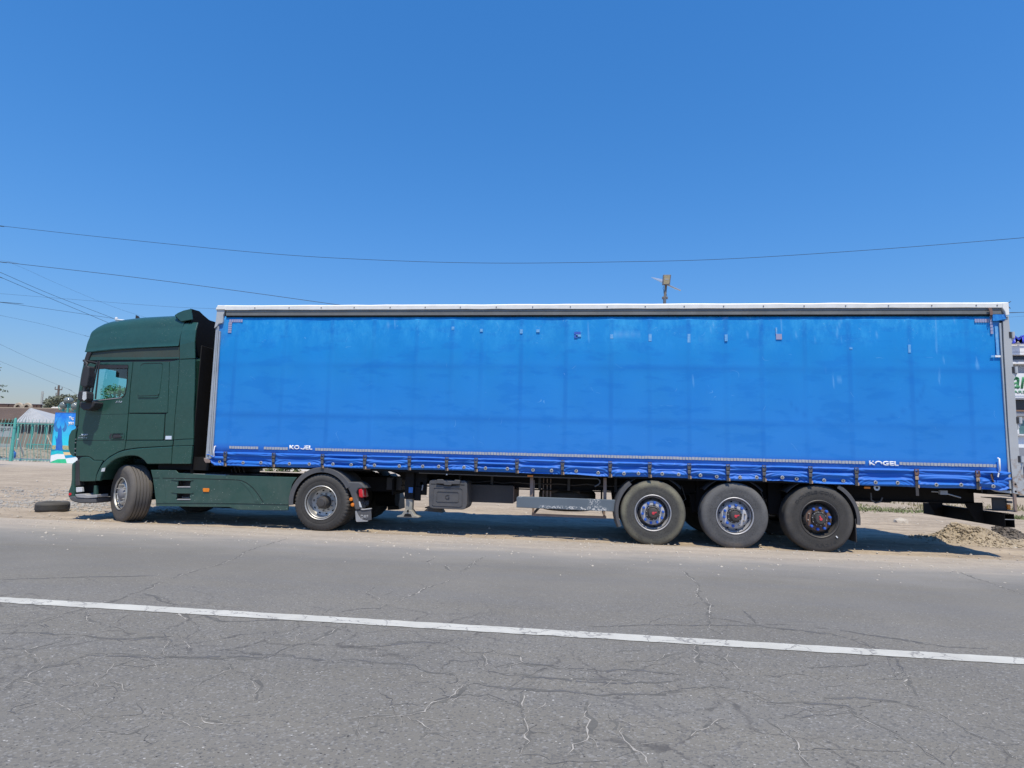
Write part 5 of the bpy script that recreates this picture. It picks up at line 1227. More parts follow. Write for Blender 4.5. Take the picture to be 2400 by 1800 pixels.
# ---- rear post and doors
pk = lambda pts: pts
RP = plate('rear_post', [(2351,754),(2364,740),(2372.5,820),(2376,880),(2380.5,940),(2384,1000),(2389,1060),(2393.5,1110),(2396,1157),(2397.5,1160),(2386,1158),(2375,1156),(2374.5,1140),(2369,1080),(2363.5,1000),(2358,900),(2353,810)], -.006, .10, 'post_paint', TL, bevel=.004)
slat('post_channel', [(2347,752),(2351,752),(2353,810),(2358,900),(2363.5,1000),(2369,1080),(2374.5,1140),(2372,1140),(2366.5,1080),(2360.5,1000),(2354.5,900),(2349.5,810)], .03, .03, 'hole_black', 0)
slat('post_inner_strip', [(2342,757),(2347,757),(2349.2,810),(2354.2,900),(2360.2,1000),(2366.2,1080),(2371,1146),(2366,1146),(2363,1100),(2358,1020),(2351,900),(2344.5,800)], .0, .04, 'alu_post')
slat('post_cap', [(2327,737),(2358,737),(2358,748),(2345,750),(2338,752),(2327,752)], -.02, .03, 'tarpaulin')
slat('door_edge', [(2384,1070),(2397,1078),(2402,1160),(2396,1159)], .03, .06, 'post_paint')
xr = L-.10
m = MB(); m.box(xr, L-.02, .06, 2.50, 1.0, ZT-.06); mk('rear_door', m, 'post_paint', TL, bevel=.01)
slat('rail_rear_cap', [(2350,710),(2364,708),(2366,738),(2358,739),(2356,730),(2350,722)], -.04, .07, 'trailer_white', .006)
for k, (hx_, hy, hh_) in enumerate(((2370, 785, 14), (2377, 867, 15), (2387, 985, 15), (2391, 1076, 15))):
    A, B = P(hx_-3, hy-hh_/2, .0), P(hx_+5.5, hy+hh_/2, .0)
    e = bpy.data.objects.new('door_hinge', None); COL.objects.link(e); e.parent = TL; e.location = Vector((A.x, 0, A.z))-Vector(TL.location)
    mk('hinge_barrel', MB().tube([(A.x+.04, .0, A.z), (A.x+.04, .0, B.z)], .026, 12), 'trailer_grey', e, smooth=50)
    mk('hinge_leaf', MB().box(A.x-.02, A.x+.015, -.012, .02, B.z, A.z), 'black_plastic', e)
    m = MB(); m.prism([(A.x+.0, B.z), (A.x+.06, B.z), (A.x+.035, B.z-.05), (A.x-.0, B.z-.10)], .0, .012); mk('hinge_gusset', m, 'trailer_grey', e)
for (hx_, hy) in ((2380, 1135), (2380.5, 1152)):
    q = P(hx_, hy, -.006); m = MB(); m.lathe([(.016, -.001), (.0001, -.0012)], 14, (q.x, -.0065, q.z)); mk('post_hole', m, 'hole_black', RP)
m = MB(); m.tube([P(2341, 1098, CYT-.02)+Vector((.02, 0, 0)), P(2356, 1089, CYT-.03)], .006, 6)
# brown strap at the top rear
plate('hanging_strap', crop(2250, 690, 8.295)([(545,255),(615,258),(640,330),(638,400),(590,405),(575,320)]), -.05, .01, 'strap_brown', TL, bevel=.002)
plate('strap_ring', crop(2250, 690, 8.295)([(575,415),(635,418),(600,498)]), -.045, .008, 'webbing', TL, holes=[crop(2250, 690, 8.295)([(590,425),(622,427),(602,475)])], bevel=0)
m = MB(); q = P(2370, 708, .02); m.tube([P(2363, 710, .0), P(2369, 706.5, .0)], .006, 5); m.tube([P(2364, 719, .0), P(2368, 723, .0)], .006, 5); mk('wire_end', m, 'webbing', TL)
# ---- far side curtain, floor, cross members
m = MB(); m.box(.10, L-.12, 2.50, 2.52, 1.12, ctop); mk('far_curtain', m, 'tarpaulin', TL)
m = MB(); m.box(.06, L-.06, .07, 2.48, 1.16, 1.20); mk('floor', m, 'dark_metal', TL)
m = MB(); zs_ = zat(1180, 1103, .07)
m.box(.08, L-.2, .06, .12, 1.06, 1.16); m.box(.08, L-.2, 2.42, 2.48, 1.12, 1.16); mk('side_rail', m, 'dark_metal', TL)
x = .5; first = None
while x < L-.3:
    if first is None: first = mk('cross_member', MB().box(x, x+.05, .12, 2.42, 1.08, 1.159), 'dark_metal', TL, at=(x, 1.27, 1.1))
    else: c = first.copy(); COL.objects.link(c); c.location.x = x-TL.location.x
    x += .62
# long chassis beams: shallow neck, deep middle
z1 = zat(1180, 1142, .62); z2 = zat(2200, 1182, .62)
for y0 in (.62, 1.86):
    pr = [(.25, 1.08), (.25, 1.065), (3.25, 1.055), (3.45, .985), (3.62, z1+.02), (5.0, z1), (10.9, z1-.02), (L-.35, z2+.03), (L-.35, 1.08)]
    m = MB(); m.prism(pr, y0, y0+.03); m.box(3.5, L-.35, y0-.05, y0+.08, z1-.03, z1-.015); mk('chassis_beam', m, 'dark_metal', TL)
plate('king_pin_plate', [(1.3, 1.045), (2.7, 1.03), (2.9, 1.08), (1.0, 1.08)], .5, 1.5, 'dark_metal', TL, px=False, bevel=0)
# plates between the axles, suspension, air springs
m = MB()
for i in range(3):
    ax = 7.986+1.31*i
    for y0 in (.62, 1.80):
        m.prism([(ax-.62, z1), (ax-.42, z1), (ax-.46, .50), (ax-.58, .50)], y0, y0+.1); m.prism([(ax-.55, .58), (ax-.55, .50), (ax+.45, .46), (ax+.45, .56)], y0-.02, y0+.10)
        m.tube([(ax+.38, y0+.05, .55), (ax+.38, y0+.05, z1)], .13, 14)
    m.tube([(ax, .35, .53), (ax, 2.2, .53)], .075, 14)
mk('suspension', m, 'dark_metal', TL, smooth=40)
plate('hanger_plate', [(1481,1118),(1500,1116),(1500,1140),(1483,1150)], .5, .02, 'dark_metal', TL)
q = P(1480, 1150, .45)
mk('brake_bracket', MB().box(xat(1632, 1150, .5), xat(1660, 1150, .5), .5, .56, zat(1640, 1195, .5), 1.05), 'dark_metal', TL); mk('brake_bracket', MB().box(xat(1800, 1150, .5), xat(1830, 1150, .5), .5, .56, zat(1810, 1205, .5), 1.05), 'dark_metal', TL)
# air tanks, brake chambers and hoses, half lost in the shade
for x0, y0, z0 in ((6.15, .85, .80), (6.15, 1.75, .80), (11.6, 1.2, .86)):
    m = MB(); m.tube([(x0-.03, y0, z0), (x0, y0, z0), (x0+.62, y0, z0), (x0+.65, y0, z0)], [.06, .125, .125, .06], 18); mk('air_tank', m, 'black_plastic', TL, smooth=40)
for i in range(3):
    ax = 7.986+1.31*i
    for y0 in (.72, 1.78): mk('brake_chamber', MB().lathe([(.0001, -.09), (.07, -.08), (.085, -.01), (.085, .01), (.07, .08), (.0001, .09)], 16, (ax-.22, y0, .66), 'x'), 'grey_plastic', TL, smooth=40)
    m = MB(); m.tube([(ax-.60, .66, .92), (ax-.45, .60, .80), (ax-.30, .62, .70), (ax-.22, .66, .72)], .011, 6); m.tube([(ax+.55, .58, .95), (ax+.62, .56, .72), (ax+.50, .58, .62)], .009, 6); mk('brake_hose', m, 'grey_plastic', TL, smooth=60)
m = MB(); m.tube([(3.9+.25*k, .57, .93-.035*abs(math.sin(k*1.3))) for k in range(17)], .014, 6); mk('wiring_loom', m, 'webbing', TL, smooth=60)
for px in (1075, 1150, 1262, 1330, 1440): smallbox0 = P(px, 1128, .56); mk('beam_bracket', MB().box(smallbox0.x, smallbox0.x+.05, .545, .615, .80, 1.04), 'black_plastic', TL, bevel=.004)
# landing legs
def leg_at(y, name='landing_leg', lab=None):
    xc = P(962, 1150, .30).x
    e = bpy.data.objects.new(name, None); COL.objects.link(e); e.parent = TL; e.location = Vector((xc, y, .3))-Vector(TL.location)
    m = MB(); m.box(xc-.085, xc+.075, y-.08, y+.08, zat(962, 1169, .3), 1.1); m.box(xc+.075, xc+.30, y, y+.02, zat(985, 1160, .3), 1.1); m.box(xc+.075, xc+.20, y-.02, y+.0, zat(975, 1173, .3), .8); mk('outer_tube', m, 'dark_metal', e, bevel=.012)
    m = MB(); m.box(xc-.065, xc+.060, y-.06, y+.06, .30, zat(962, 1169, .3)+.01); mk('inner_tube', m, 'foot_steel', e, bevel=.012)
    zb = .262
    m = MB(); m.prism([(xc-.20, zb), (xc+.20, zb), (xc+.20, zb+.02), (xc+.115, zb+.045), (xc+.06, zb+.13), (xc-.06, zb+.13), (xc-.115, zb+.045), (xc-.20, zb+.02)], y-.10, y+.10); mk('foot_plate', m, 'foot_steel', e, bevel=.008)
    m = MB(); m.prism([(xc-.075, zb+.015), (xc+.075, zb+.015), (xc+.05, zb+.065), (xc-.05, zb+.065)], y-.104, y-.098); m.tube([(xc, y-.12, zb+.115), (xc, y-.06, zb+.115)], .018, 10); mk('foot_pivot', m, 'dark_metal', e)
    return e
leg_at(.30); leg_at(2.22)
A, B = P(958, 1142, .21), P(967, 1155, .21); mk('maker_sticker', MB().box(A.x, B.x, .213, .2185, B.z, A.z), 'sticker_blue', TL)
m = MB(); m.tube([(xat(962, 1150, .3)+.2, .3, .86), (xat(962, 1150, .3)+.2, 2.2, .86)], .03, 8); m.tube([P(991, 1137, .25), P(990, 1144, .24), P(989, 1149, .25)], .012, 6); mk('leg_crank', m, 'step_grey', TL, smooth=60)
# toolbox with moulded lid
K6 = crop(920, 1080, 7.373)
tbx = K6([(632,370),(650,345),(690,328),(1245,345),(1275,365),(1288,400),(1290,640),(1285,760),(1265,810),(1235,838),(1200,845),(700,825),(655,810),(628,780),(625,600)])
tb = plate('toolbox', tbx, .08, .50, 'grey_plastic', TL, bevel=.03)
def ring(name, pts, w_, Y, mat, par):
    k = w_; c = (sum(p[0] for p in pts)/len(pts), sum(p[1] for p in pts)/len(pts)); return plate(name, pts, Y, .012, mat, par, holes=[inset(pts, c, k)], bevel=.004)
ring('lid_rib', K6([(700,470),(720,458),(1190,470),(1212,490),(1214,560),(1205,770),(1190,790),(1150,795),(700,775),(682,755),(690,600)]), .955, .070, 'grey_plastic', tb)
ring('lid_rib', K6([(765,540),(780,524),(1130,538),(1150,556),(1145,700),(1125,716),(775,708),(752,690),(760,600)]), .955, .070, 'grey_plastic', tb)
plate('latch', K6([(765,322),(870,320),(885,345),(1060,352),(1075,328),(1172,334),(1160,410),(1020,405),(1010,428),(890,420),(880,400),(752,394)]), .045, .06, 'grey_plastic', tb, bevel=.010)
plate('lid_slot', K6([(664,394),(745,398),(745,410),(664,406)]), .078, .004, 'hole_black', tb, bevel=0)
plate('lid_slot', K6([(1172,408),(1246,412),(1246,426),(1172,424)]), .078, .004, 'hole_black', tb, bevel=0)
plate('lid_slot', K6([(752,398),(1160,412),(1160,420),(1015,440),(890,430),(752,408)]), .0785, .004, 'hole_black', tb, bevel=0)
x_, z_ = XZ(K6([(908, 665)]), .08)[0]; x2_, z2_ = XZ(K6([(985, 590)]), .08)[0]
lettering('lid_emblem', 'G', x_, .079, z_, z2_-z_, x2_-x_, 'black_plastic', tb, bold=.0, extr=.006)
m = MB(); q = P(1012, 1192, .2); m.prism([(q.x-.15, q.z-.05), (q.x+.18, q.z-.07), (q.x+.10, q.z+.05), (q.x-.03, q.z+.06)], .25, .5); mk('box_bracket', m, 'black_plastic', TL)
# pallet box and its side
A, B = P(1085, 1141, .45), P(1202, 1180, .45)
mk('pallet_box', MB().box(A.x, B.x, .45, 1.35, B.z, A.z+.05), 'black_plastic', TL, bevel=.005)
mk('pallet_box_lit_end', MB().box(B.x, B.x+.012, .46, 1.34, B.z+.01, A.z+.03), 'rust_pale', TL)  # pale brown paints in the lit end of the black box
# side guard and spare wheel carrier
K7 = crop(1180, 1080, 5.027)
plate('side_guard', K7([(155,430),(175,419),(1312,460),(1320,470),(1310,600),(152,550)]), .06, .05, 'scraped_grey', TL, bevel=.008)
for a, b in (((312, 341), (358, 420)), ((1176, 372), (1226, 452))):
    p0, p1 = K7([a, b]); A, B = P(*p0, .18), P(*p1, .18); mk('guard_post', MB().box(A.x, A.x+.055, .16, .20, B.z-.02, A.z+.25), 'rust_pale', TL, bevel=.004)
def bar(name, p0, p1, y, r, mat):
    A, B = P(*K7([p0])[0], y), P(*K7([p1])[0], y); m = MB(); m.box(min(A.x, B.x), max(A.x, B.x), y-r, y+r, min(A.z, B.z), max(A.z, B.z)); return mk(name, m, mat, TL, bevel=.003)
A, B = P(*K7([(335, 612)])[0], .25), P(*K7([(1198, 640)])[0], .25)
m = MB(); hC = .03
m.box(A.x, B.x+.02, .22, .25, A.z-.05, A.z-.01); m.box(A.x, B.x, 1.95, 1.98, A.z-.05, A.z-.01); m.box(A.x, A.x+.03, .25, 1.95, A.z-.05, A.z-.01); m.box(B.x-.02, B.x+.01, .25, 1.95, A.z-.05, A.z-.01)
for xx in (A.x+.005, B.x-.035): m.box(xx, xx+.035, .22, .25, A.z-.02, .98); m.box(xx, xx+.035, 1.9, 1.94, A.z-.02, .98)
mk('spare_carrier', m, 'rust_pale', TL, bevel=.003)
xc = (A.x+B.x)/2-.05
t = MB(); prof = [(.30, .03), (.34, .01), (.44, 0), (.50, .03), (.53, .08), (.53, .30), (.50, .35), (.44, .38), (.34, .37), (.30, .35)]
t.lathe(prof+[prof[0]], 48, (xc, 1.2, A.z+.0), 'z'); t.lathe([(.30, .1), (.15, .12), (.0001, .12)], 32, (xc, 1.2, A.z), 'z')
sp_ = mk('spare_wheel', t, 'rubber_black', None, smooth=40)
tag(sp_, 'black spare tyre lying flat in the rusty carrier behind the scraped grey side guard', 'tyre')
for xx in (1272, 1281, 1289): A2 = P(xx, 1150, .6); mk('guard_strut', MB().box(A2.x, A2.x+.02, .6, .62, .62, 1.0), 'rust_pale', TL)
# air line rod and hook
ya = .09
m = MB(); m.tube([P(982, 1108, ya), P(1180, 1115.5, ya), P(1400, 1121.5, ya), P(1406, 1126, ya), P(1406, 1132, ya), P(1402, 1136, ya), P(1394, 1140.5, ya)], .012, 8); mk('side_rod', m, 'grey_plastic', TL, smooth=60)
def smallbox(name, x0, y0, x1, y1, Y, th, mat, **k):
    A, B = P(x0, y0, Y), P(x1, y1, Y); return mk(name, MB().box(A.x, B.x, Y, Y+th, B.z, A.z), mat, TL, bevel=.003, **k)
smallbox('side_marker', 1236, 1113.4, 1249, 1117.5, .055, .03, 'lamp_amber'); smallbox('side_marker', 2026, 1140.5, 2040, 1145.5, .055, .03, 'lamp_amber')
smallbox('rust_bracket', 853, 1095.5, 867, 1101, .03, .05, 'rust'); smallbox('hook_plate', 1425, 1112, 1434, 1119, .05, .04, 'step_grey')
for px, py in ((1006, 1106), (1047, 1112)): smallbox('rod_clip', px-1.5, py-1.5, px+1.5, py+1.5, .07, .01, 'letter_white')
m = MB(); q = P(2055, 1143, .05); m.lathe([(.020, -.005), (.045, -.008), (.048, 0)], 20, (q.x, .05, q.z)); mk('gauge_ring', m, 'reflector_white', TL)
m = MB(); m.tube([P(2041, 1155, .3), P(2042, 1172, .3), P(2052, 1178.5, .3), P(2063, 1176, .3), P(2068, 1166, .3)], .014, 6); mk('air_hose', m, 'grey_plastic', TL, smooth=60)
m = MB(); m.tube([P(2183, 1152, .2), P(2206, 1153.5, .18), P(2252, 1166.5, .12)], .010, 8); q = P(2210, 1154, .16); m.box(q.x-.05, q.x+.06, .14, .19, q.z-.035, q.z+.03); mk('release_lever', m, 'step_grey', TL, smooth=60)
# mudguards of the trailer
mudguard(TL, 7.986, .52, .565, .625, 128, 205, .0, .40, 'grey_plastic')
mudguard(TL, 7.986+2.62, .52, .565, .625, -8, 60, .0, .40, 'grey_plastic')
q0, q1 = P(1999, 1216, .03), P(2012, 1271, .03)
mk('mud_flap', MB().box(q0.x+.03, q0.x+.045, .02, .40, q1.z, q0.z), 'black_plastic', TL, bevel=.003)
for ax, yy in ((7.986, .0), (9.296, .0), (10.606, .0)): pass
for i in range(3): mudguard(TL, 7.986+1.31*i, .52, .60, .62, 40, 140, .10, .42, 'black_plastic')
# rear under-run bar, its brackets and the lamp bracket
A, B = P(2353, 1220, .10), P(2378, 1237, .10)
zc0, zc1 = P(2378, 1236.5, .10).z, P(2378, 1205, .10).z
xb = P(2378, 1220, .10).x
mk('under_run_bar', MB().box(xb-.14, xb-.135, .10, 2.45, zc0, zc1).box(xb-.14, xb, .10, 2.45, zc1-.006, zc1).box(xb-.006, xb, .10, 2.45, zc0, zc1).box(xb-.14, xb, .10, 2.45, zc0, zc0+.006), 'dark_metal', TL)
mk('under_run_edge', MB().box(xb-.14, xb, .094, .10, zc1-.09, zc1-.08), 'step_grey', TL)
for y0 in (.62, 1.78):
    m = MB(); m.prism([(xb-.42, z2+.05), (xb-.14, z2+.05), (xb-.14, zc0+.02), (xb-.26, zc0+.03)], y0, y0+.03); mk('under_run_bracket', m, 'dark_metal', TL)
m = MB(); A, B = P(2325, 1168, .25), P(2361, 1196, .25); m.box(A.x, B.x, .25, .27, B.z, A.z); m.box(A.x-.02, B.x+.06, .2, .5, A.z, A.z+.01); m.box(A.x-.02, B.x+.10, .2, .5, B.z-.012, B.z); mk('lamp_bracket', m, 'black_plastic', TL)
A, B = P(2362, 1182, .22), P(2370, 1195, .22); mk('rear_lamp', MB().box(A.x, B.x, .22, .42, B.z, A.z), 'lamp_amber', TL, bevel=.012)
A, B = P(2360, 1174, .22), P(2373, 1180, .22); mk('lamp_cap', MB().box(A.x, B.x, .21, .42, B.z, A.z), 'grey_plastic', TL, bevel=.01)
m = MB(); m.box(L-.45, L-.12, .1, 2.45, .98, 1.1); mk('rear_sill', m, 'dark_metal', TL)
plate('sill_corner', [(2322,1146),(2345,1148),(2370,1150),(2374,1157),(2340,1153)], .03, .10, 'trailer_grey', TL)
# wheels
w1 = wheel(TL, 7.986, .535, .385, 'trailer', .0, tyre='rubber_dusty', disc='disc_pale', lip='rim_grey', spin=.13, nuts_missing=())
w2 = wheel(TL, 9.296, .535, .385, 'trailer', .0, tyre='rubber_grey', disc='disc_pale', cone='rim_grey', lip='rim_grey', spin=.16, nuts_missing=(0, 8, 9))
w3 = wheel(TL, 10.606, .535, .385, 'trailer', .0, tyre='rubber_black', disc='rim_rust', lip='rim_black', spin=.17, nuts_missing=(4, 5))
for i in range(3): wheel(TL, 7.986+1.31*i, .535, .385, 'trailer', 2.55, side=-1, tyre='rubber_black', lip='rim_black', detail=False)
tyre_text(w3, 'DOUBLE COIN', .405, 2.55, .95, .045, 'tyre_letter')
tyre_text(w3, 'RR216', .44, -1.75, -.95, -.042, 'tyre_letter')
for wh_, a in ((w3, -.83),):
    m = MB(); c_, s_ = math.cos(a), math.sin(a); m.hull6([(c_*u-s_*v, yy, s_*u+c_*v) for u in (.35, .385) for yy in (-.012, -.002) for v in (-.007, .007)])
    me = bpy.data.meshes.new('chalk_mark'); me.from_pydata(m.v, [], m.f); link('chalk_mark', me, wh_, 'letter_white')
# ================================================================== surroundings
pmat('fence_teal', (0.075, 0.34, 0.30), (0.10, 0.38, 0.32), scale=2.5, rough=0.6)
pmat('fence_pale', (0.36, 0.47, 0.40), (0.30, 0.42, 0.36), scale=2.5, rough=0.65)
pmat('roof_brown', (0.20, 0.145, 0.115), (0.15, 0.11, 0.09), scale=.8, rough=0.85)
pmat('wall_drab', (0.25, 0.22, 0.18), (0.19, 0.17, 0.14), scale=.9, rough=0.9)
pmat('brick_dark', (0.13, 0.075, 0.055), (0.10, 0.06, 0.045), scale=1.5, rough=0.9)
pmat('tyre_tan', (0.46, 0.38, 0.28), (0.38, 0.31, 0.23), scale=3, rough=0.9)
pmat('sheet_grey', (0.40, 0.40, 0.385), (0.33, 0.33, 0.32), scale=1.2, rough=0.5)
pmat('curb_white', (0.62, 0.60, 0.55), (0.5, 0.48, 0.44), scale=2, rough=0.9)
pmat('bank_dirt', (0.24, 0.22, 0.17), (0.17, 0.165, 0.12), scale=1.4, rough=0.95, bump=.5)
pmat('pole_wood', (0.11, 0.085, 0.07), (0.15, 0.12, 0.10), scale=2, rough=0.9)
pmat('pole_concrete', (0.42, 0.38, 0.33), (0.34, 0.31, 0.27), scale=2, rough=0.9)
pmat('leaf_grey', (0.13, 0.14, 0.09), (0.17, 0.175, 0.11), scale=2, rough=0.7)
pmat('leaf_green', (0.17, 0.23, 0.07), (0.24, 0.27, 0.10), scale=2, rough=0.7)
pmat('leaf_yellow', (0.30, 0.29, 0.12), (0.20, 0.23, 0.09), scale=2, rough=0.7)
pmat('leaf_dark', (0.045, 0.075, 0.035), (0.07, 0.095, 0.04), scale=2, rough=0.7)
pmat('bark', (0.16, 0.13, 0.10), (0.11, 0.09, 0.07), scale=5, rough=0.9)
pmat('grass_blade', (0.15, 0.19, 0.07), (0.22, 0.22, 0.10), scale=2, rough=0.8)
pmat('straw', (0.30, 0.26, 0.13), (0.22, 0.20, 0.10), scale=2, rough=0.8)
pmat('globe_glass', (0.17, 0.20, 0.19), (0.22, 0.24, 0.22), scale=2, rough=0.12, bump=0)
pmat('sign_grey', (0.33, 0.36, 0.36), (0.29, 0.32, 0.32), scale=2, rough=0.7)
pmat('sign_ink', (0.04, 0.05, 0.06), None, scale=2, rough=0.7)
pmat('facade_white', (0.80, 0.80, 0.79), (0.74, 0.74, 0.73), scale=.6, rough=0.6)
pmat('facade_grey', (0.30, 0.31, 0.33), (0.26, 0.27, 0.29), scale=.8, rough=0.5)
pmat('window_dark', (0.02, 0.022, 0.035), (0.03, 0.032, 0.05), scale=1, rough=0.12, bump=0)
pmat('window_teal', (0.10, 0.22, 0.23), (0.07, 0.15, 0.17), scale=1, rough=0.1, bump=0)
pmat('letter_blue', (0.035, 0.06, 0.55), None, scale=2, rough=0.4)
pmat('letter_green', (0.06, 0.30, 0.13), None, scale=2, rough=0.5)
pmat('car_navy', (0.012, 0.018, 0.045), (0.014, 0.02, 0.05), scale=2, rough=0.2, bump=0)
pmat('solar_glass', (0.35, 0.42, 0.55), (0.32, 0.4, 0.52), scale=3, rough=0.15)
pmat('lamp_housing', (0.14, 0.145, 0.16), (0.12, 0.12, 0.13), scale=3, rough=0.5)
pmat('lamp_lens', (0.36, 0.29, 0.16), (0.30, 0.26, 0.16), scale=30, rough=0.4)
pmat('brass_pole', (0.22, 0.19, 0.15), (0.16, 0.14, 0.12), scale=6, rough=0.5)
pmat('wire', (0.03, 0.05, 0.08), None, scale=2, rough=0.6, bump=0)
pmat('spare_rubber', (0.045, 0.044, 0.043), (0.065, 0.063, 0.060), scale=5, rough=.85, bump=.4, dust=.35, dustc=(.18, .16, .13))

# old tyre lying on the gravel
c = G(123, 1199, 0); c = Vector((c.x, 1.25, gz(c.x, 1.25)))
t = MB(); R_, H_ = .305, .20
prof = [(.19, .03), (.21, .005), (.26, .0), (.285, .014), (.298, .04)]
for i in range(5):
    zc_ = .055+(H_-.11)*(i+.5)/5; g = .005; prof += [(.305, zc_-.008), (.305, zc_-g), (.297, zc_-g*.5), (.297, zc_+g*.5), (.305, zc_+g)]
prof += [(.298, H_-.04), (.285, H_-.014), (.26, H_), (.215, H_-.004), (.195, H_-.02), (.19, H_/2), (.19, .03)]
c = P(123, 1189, 1.25); c.z = gz(c.x, 1.25)
t.lathe(prof, 72, (c.x, c.y, c.z), 'z')
for i, v in enumerate(t.v):
    a = math.atan2(v[1]-c.y, v[0]-c.x); t.v[i] = (c.x+(v[0]-c.x)*.985, v[1], v[2]+.03*(v[0]-c.x)*.5*((v[2]-c.z)/H_)-.006)
tag(mk('old_tyre', t, 'spare_rubber', None, smooth=35), 'worn black tyre lying flat on the sand in front of the green cab', 'tyre')

# ---- far fence, pickets one by one
FY = 31.0
def gzl(x, y): return gz(x, y)
pb = P(25, 1081, FY); pt_ = P(31, 981, FY); zr = P(60, 993, FY).z; HT = P(60, 982, FY).z
FN = thing('picket_fence', 'teal metal fence with curved picket tips along the far edge of the lane', 'fence', (pb.x, FY, 0))
def fpost(x, R=.085, label=None):
    m = MB(); m.tube([(x, FY, -.05), (x, FY, pt_.z-.10), (x, FY, pt_.z-.03)], [R*1.05, R*.95, R*.8], 14); m.sphere((x, FY, pt_.z-.02), R*.75, 12, 6); m.lathe([(R*1.15, 0), (R*1.15, .05)], 14, (x, FY, zr-.35), 'z'); return mk('fence_post', m, 'fence_teal', FN, smooth=50, label=label)
x_l, x_r = P(-30, 1000, FY).x, P(860, 1100, FY).x
x_gap0, x_gap1 = P(186, 1000, FY).x, P(520, 1100, FY).x
step = (P(60, 1000, FY).x-P(52, 1000, FY).x)
px_ = pb.x
for k in range(-1, 7):
    x = pb.x+k*6.4
    if x_l < x < x_r: fpost(x, .105 if k == 0 else .09)
m = MB()
for (a, b) in ((x_l, x_r),): m.box(a, b, FY-.02, FY+.02, zr-.03, zr+.02); m.box(a, b, FY-.02, FY+.02, .12, .16)
mk('fence_rail', m, 'fence_teal', FN)
m = MB(); x = x_l
while x < x_r: # scrolls under the rail
    if x < x_gap0 or x > x_gap1:
        m.tube([(x+.05*math.cos(t), FY-.01, zr-.13+.06*math.sin(t)) for t in np.linspace(0, 5.2, 9)], .010, 4)
    x += step
mk('scroll_work', m, 'fence_pale', FN, kind='stuff')
protos = []
def picket(x, mat):
    H = HT-.16; b = [(x+.07, FY+.0, HT), (x+.075, FY, HT-.12), (x+.03, FY, zr+.06), (x, FY, zr)]
    n = 8
    for i in range(n+1):
        t = i/n; z = zr+(0.05-zr)*t; b.append((x+.022*math.sin(t*9)*(1-t), FY-.16*math.exp(-((t-.62)/.24)**2), z))
    return MB().tube(b, [.010]+[.018]*(len(b)-1), 5)
x = x_l; k = 0
while x < x_r:
    if (x < x_gap0 or x > x_gap1) and abs(((x-pb.x+3.2) % 6.4)-3.2) > .12:
        q = k % 2
        if len(protos) < 2: o = mk('picket', picket(x, None), ('fence_pale', 'fence_teal')[q], FN, smooth=60, at=(x, FY, 0)); protos.append(o)
        else: o = protos[q].copy(); COL.objects.link(o); o.location.x = x-FN.location.x
    x += step; k += 1
# low white curb and rubbish behind the fence
tag(mk('white_curb', MB().box(x_l-6, x_r+8, 32.1, 32.35, -.05, .20), 'curb_white', bevel=.02), 'long low whitewashed curb just behind the teal fence', 'curb')
rocks('bank_rubble', [(x := r.uniform(-60, -20), y := r.uniform(31.3, 41), gz(x, y), abs(r.gauss(0, .07))+.03) for _ in range(900)], 'bank_dirt')
# leaning sticks
def stick(a, b, rad, mat, label):
    tag(mk('stick', MB().tube([a, b], rad, 6), mat, smooth=60), label, 'stick')
stick(P(42, 1029, 35), Vector((P(57, 1058, 36).x, 36, gz(0, 36)+.02)), .06, 'curb_white', 'pale plank leaning inside the fence left of the pavilion')
stick(P(110, 1020, 33), Vector((P(121, 1044, 33).x, 33, P(121, 1044, 33).z)), .055, 'tyre_tan', 'tan pole leaning towards the blue poster')
# pavilion with pyramid roof
GY0, GY1 = 41.0, 46.0
zp = P(76, 1053, GY0).z
ap = P(70.5, 956, (GY0+GY1)/2); e0, e1 = P(35.5, 989, GY0), P(128, 990, GY0); e2, e3 = P(62, 990, GY1), P(135, 990, GY1)
PV = thing('pavilion', 'small open pavilion with pale grey pyramid roof behind the teal fence', 'pavilion', ((e0.x+e1.x)/2, GY0+2.5, zp))
ze = e0.z
def roofseg(a, b, name):
    m = MB(); n = 12
    for i in range(n):
        p0, p1 = Vector(a).lerp(Vector(b), i/n), Vector(a).lerp(Vector(b), (i+.93)/n); q0, q1 = Vector(ap).lerp(p0, .02), Vector(ap).lerp(p1, .02)
        for dz in (.05,): m.hull6([p0+Vector((0, 0, -.04)), p0, q0+Vector((0, 0, -.04)), q0, p1+Vector((0, 0, -.04)), p1+Vector((0, 0, .03)), q1+Vector((0, 0, -.04)), q1+Vector((0, 0, .01))])
    m.hull6([Vector(a)+Vector((0, 0, -.09)), Vector(a)-Vector((0, 0, .05)), Vector(ap)-Vector((0, 0, .12)), Vector(ap)-Vector((0, 0, .08)), Vector(b)+Vector((0, 0, -.09)), Vector(b)-Vector((0, 0, .05)), Vector(ap)+Vector((.01, 0, -.12)), Vector(ap)+Vector((.01, 0, -.08))])
    mk(name, m, 'sheet_grey', PV)
c0, c1_, c2_, c3_ = (e0.x, GY0, ze), (e1.x, GY0, ze), (e1.x, GY1, ze), (e0.x, GY1, ze)
for a, b in ((c0, c1_), (c1_, c2_), (c2_, c3_), (c3_, c0)): roofseg(a, b, 'roof')
for xx in (e0.x+.25, e0.x+(e1.x-e0.x)*.42, e1.x-.9, e1.x-.2):
    for yy in (GY0+.2, GY1-.2): mk('post', MB().tube([(xx, yy, zp-.1), (xx, yy, ze-.03)], .08, 10), 'fence_teal' if yy < GY0+1 else 'fence_pale', PV, smooth=60)
m = MB()
for yy in (GY0+.2, GY1-.2): m.box(e0.x+.2, e1.x-.2, yy-.03, yy+.03, ze-.12, ze-.04); m.box(e0.x+(e1.x-e0.x)*.3, e1.x-.2, yy-.03, yy+.03, zp+.42, zp+.50)
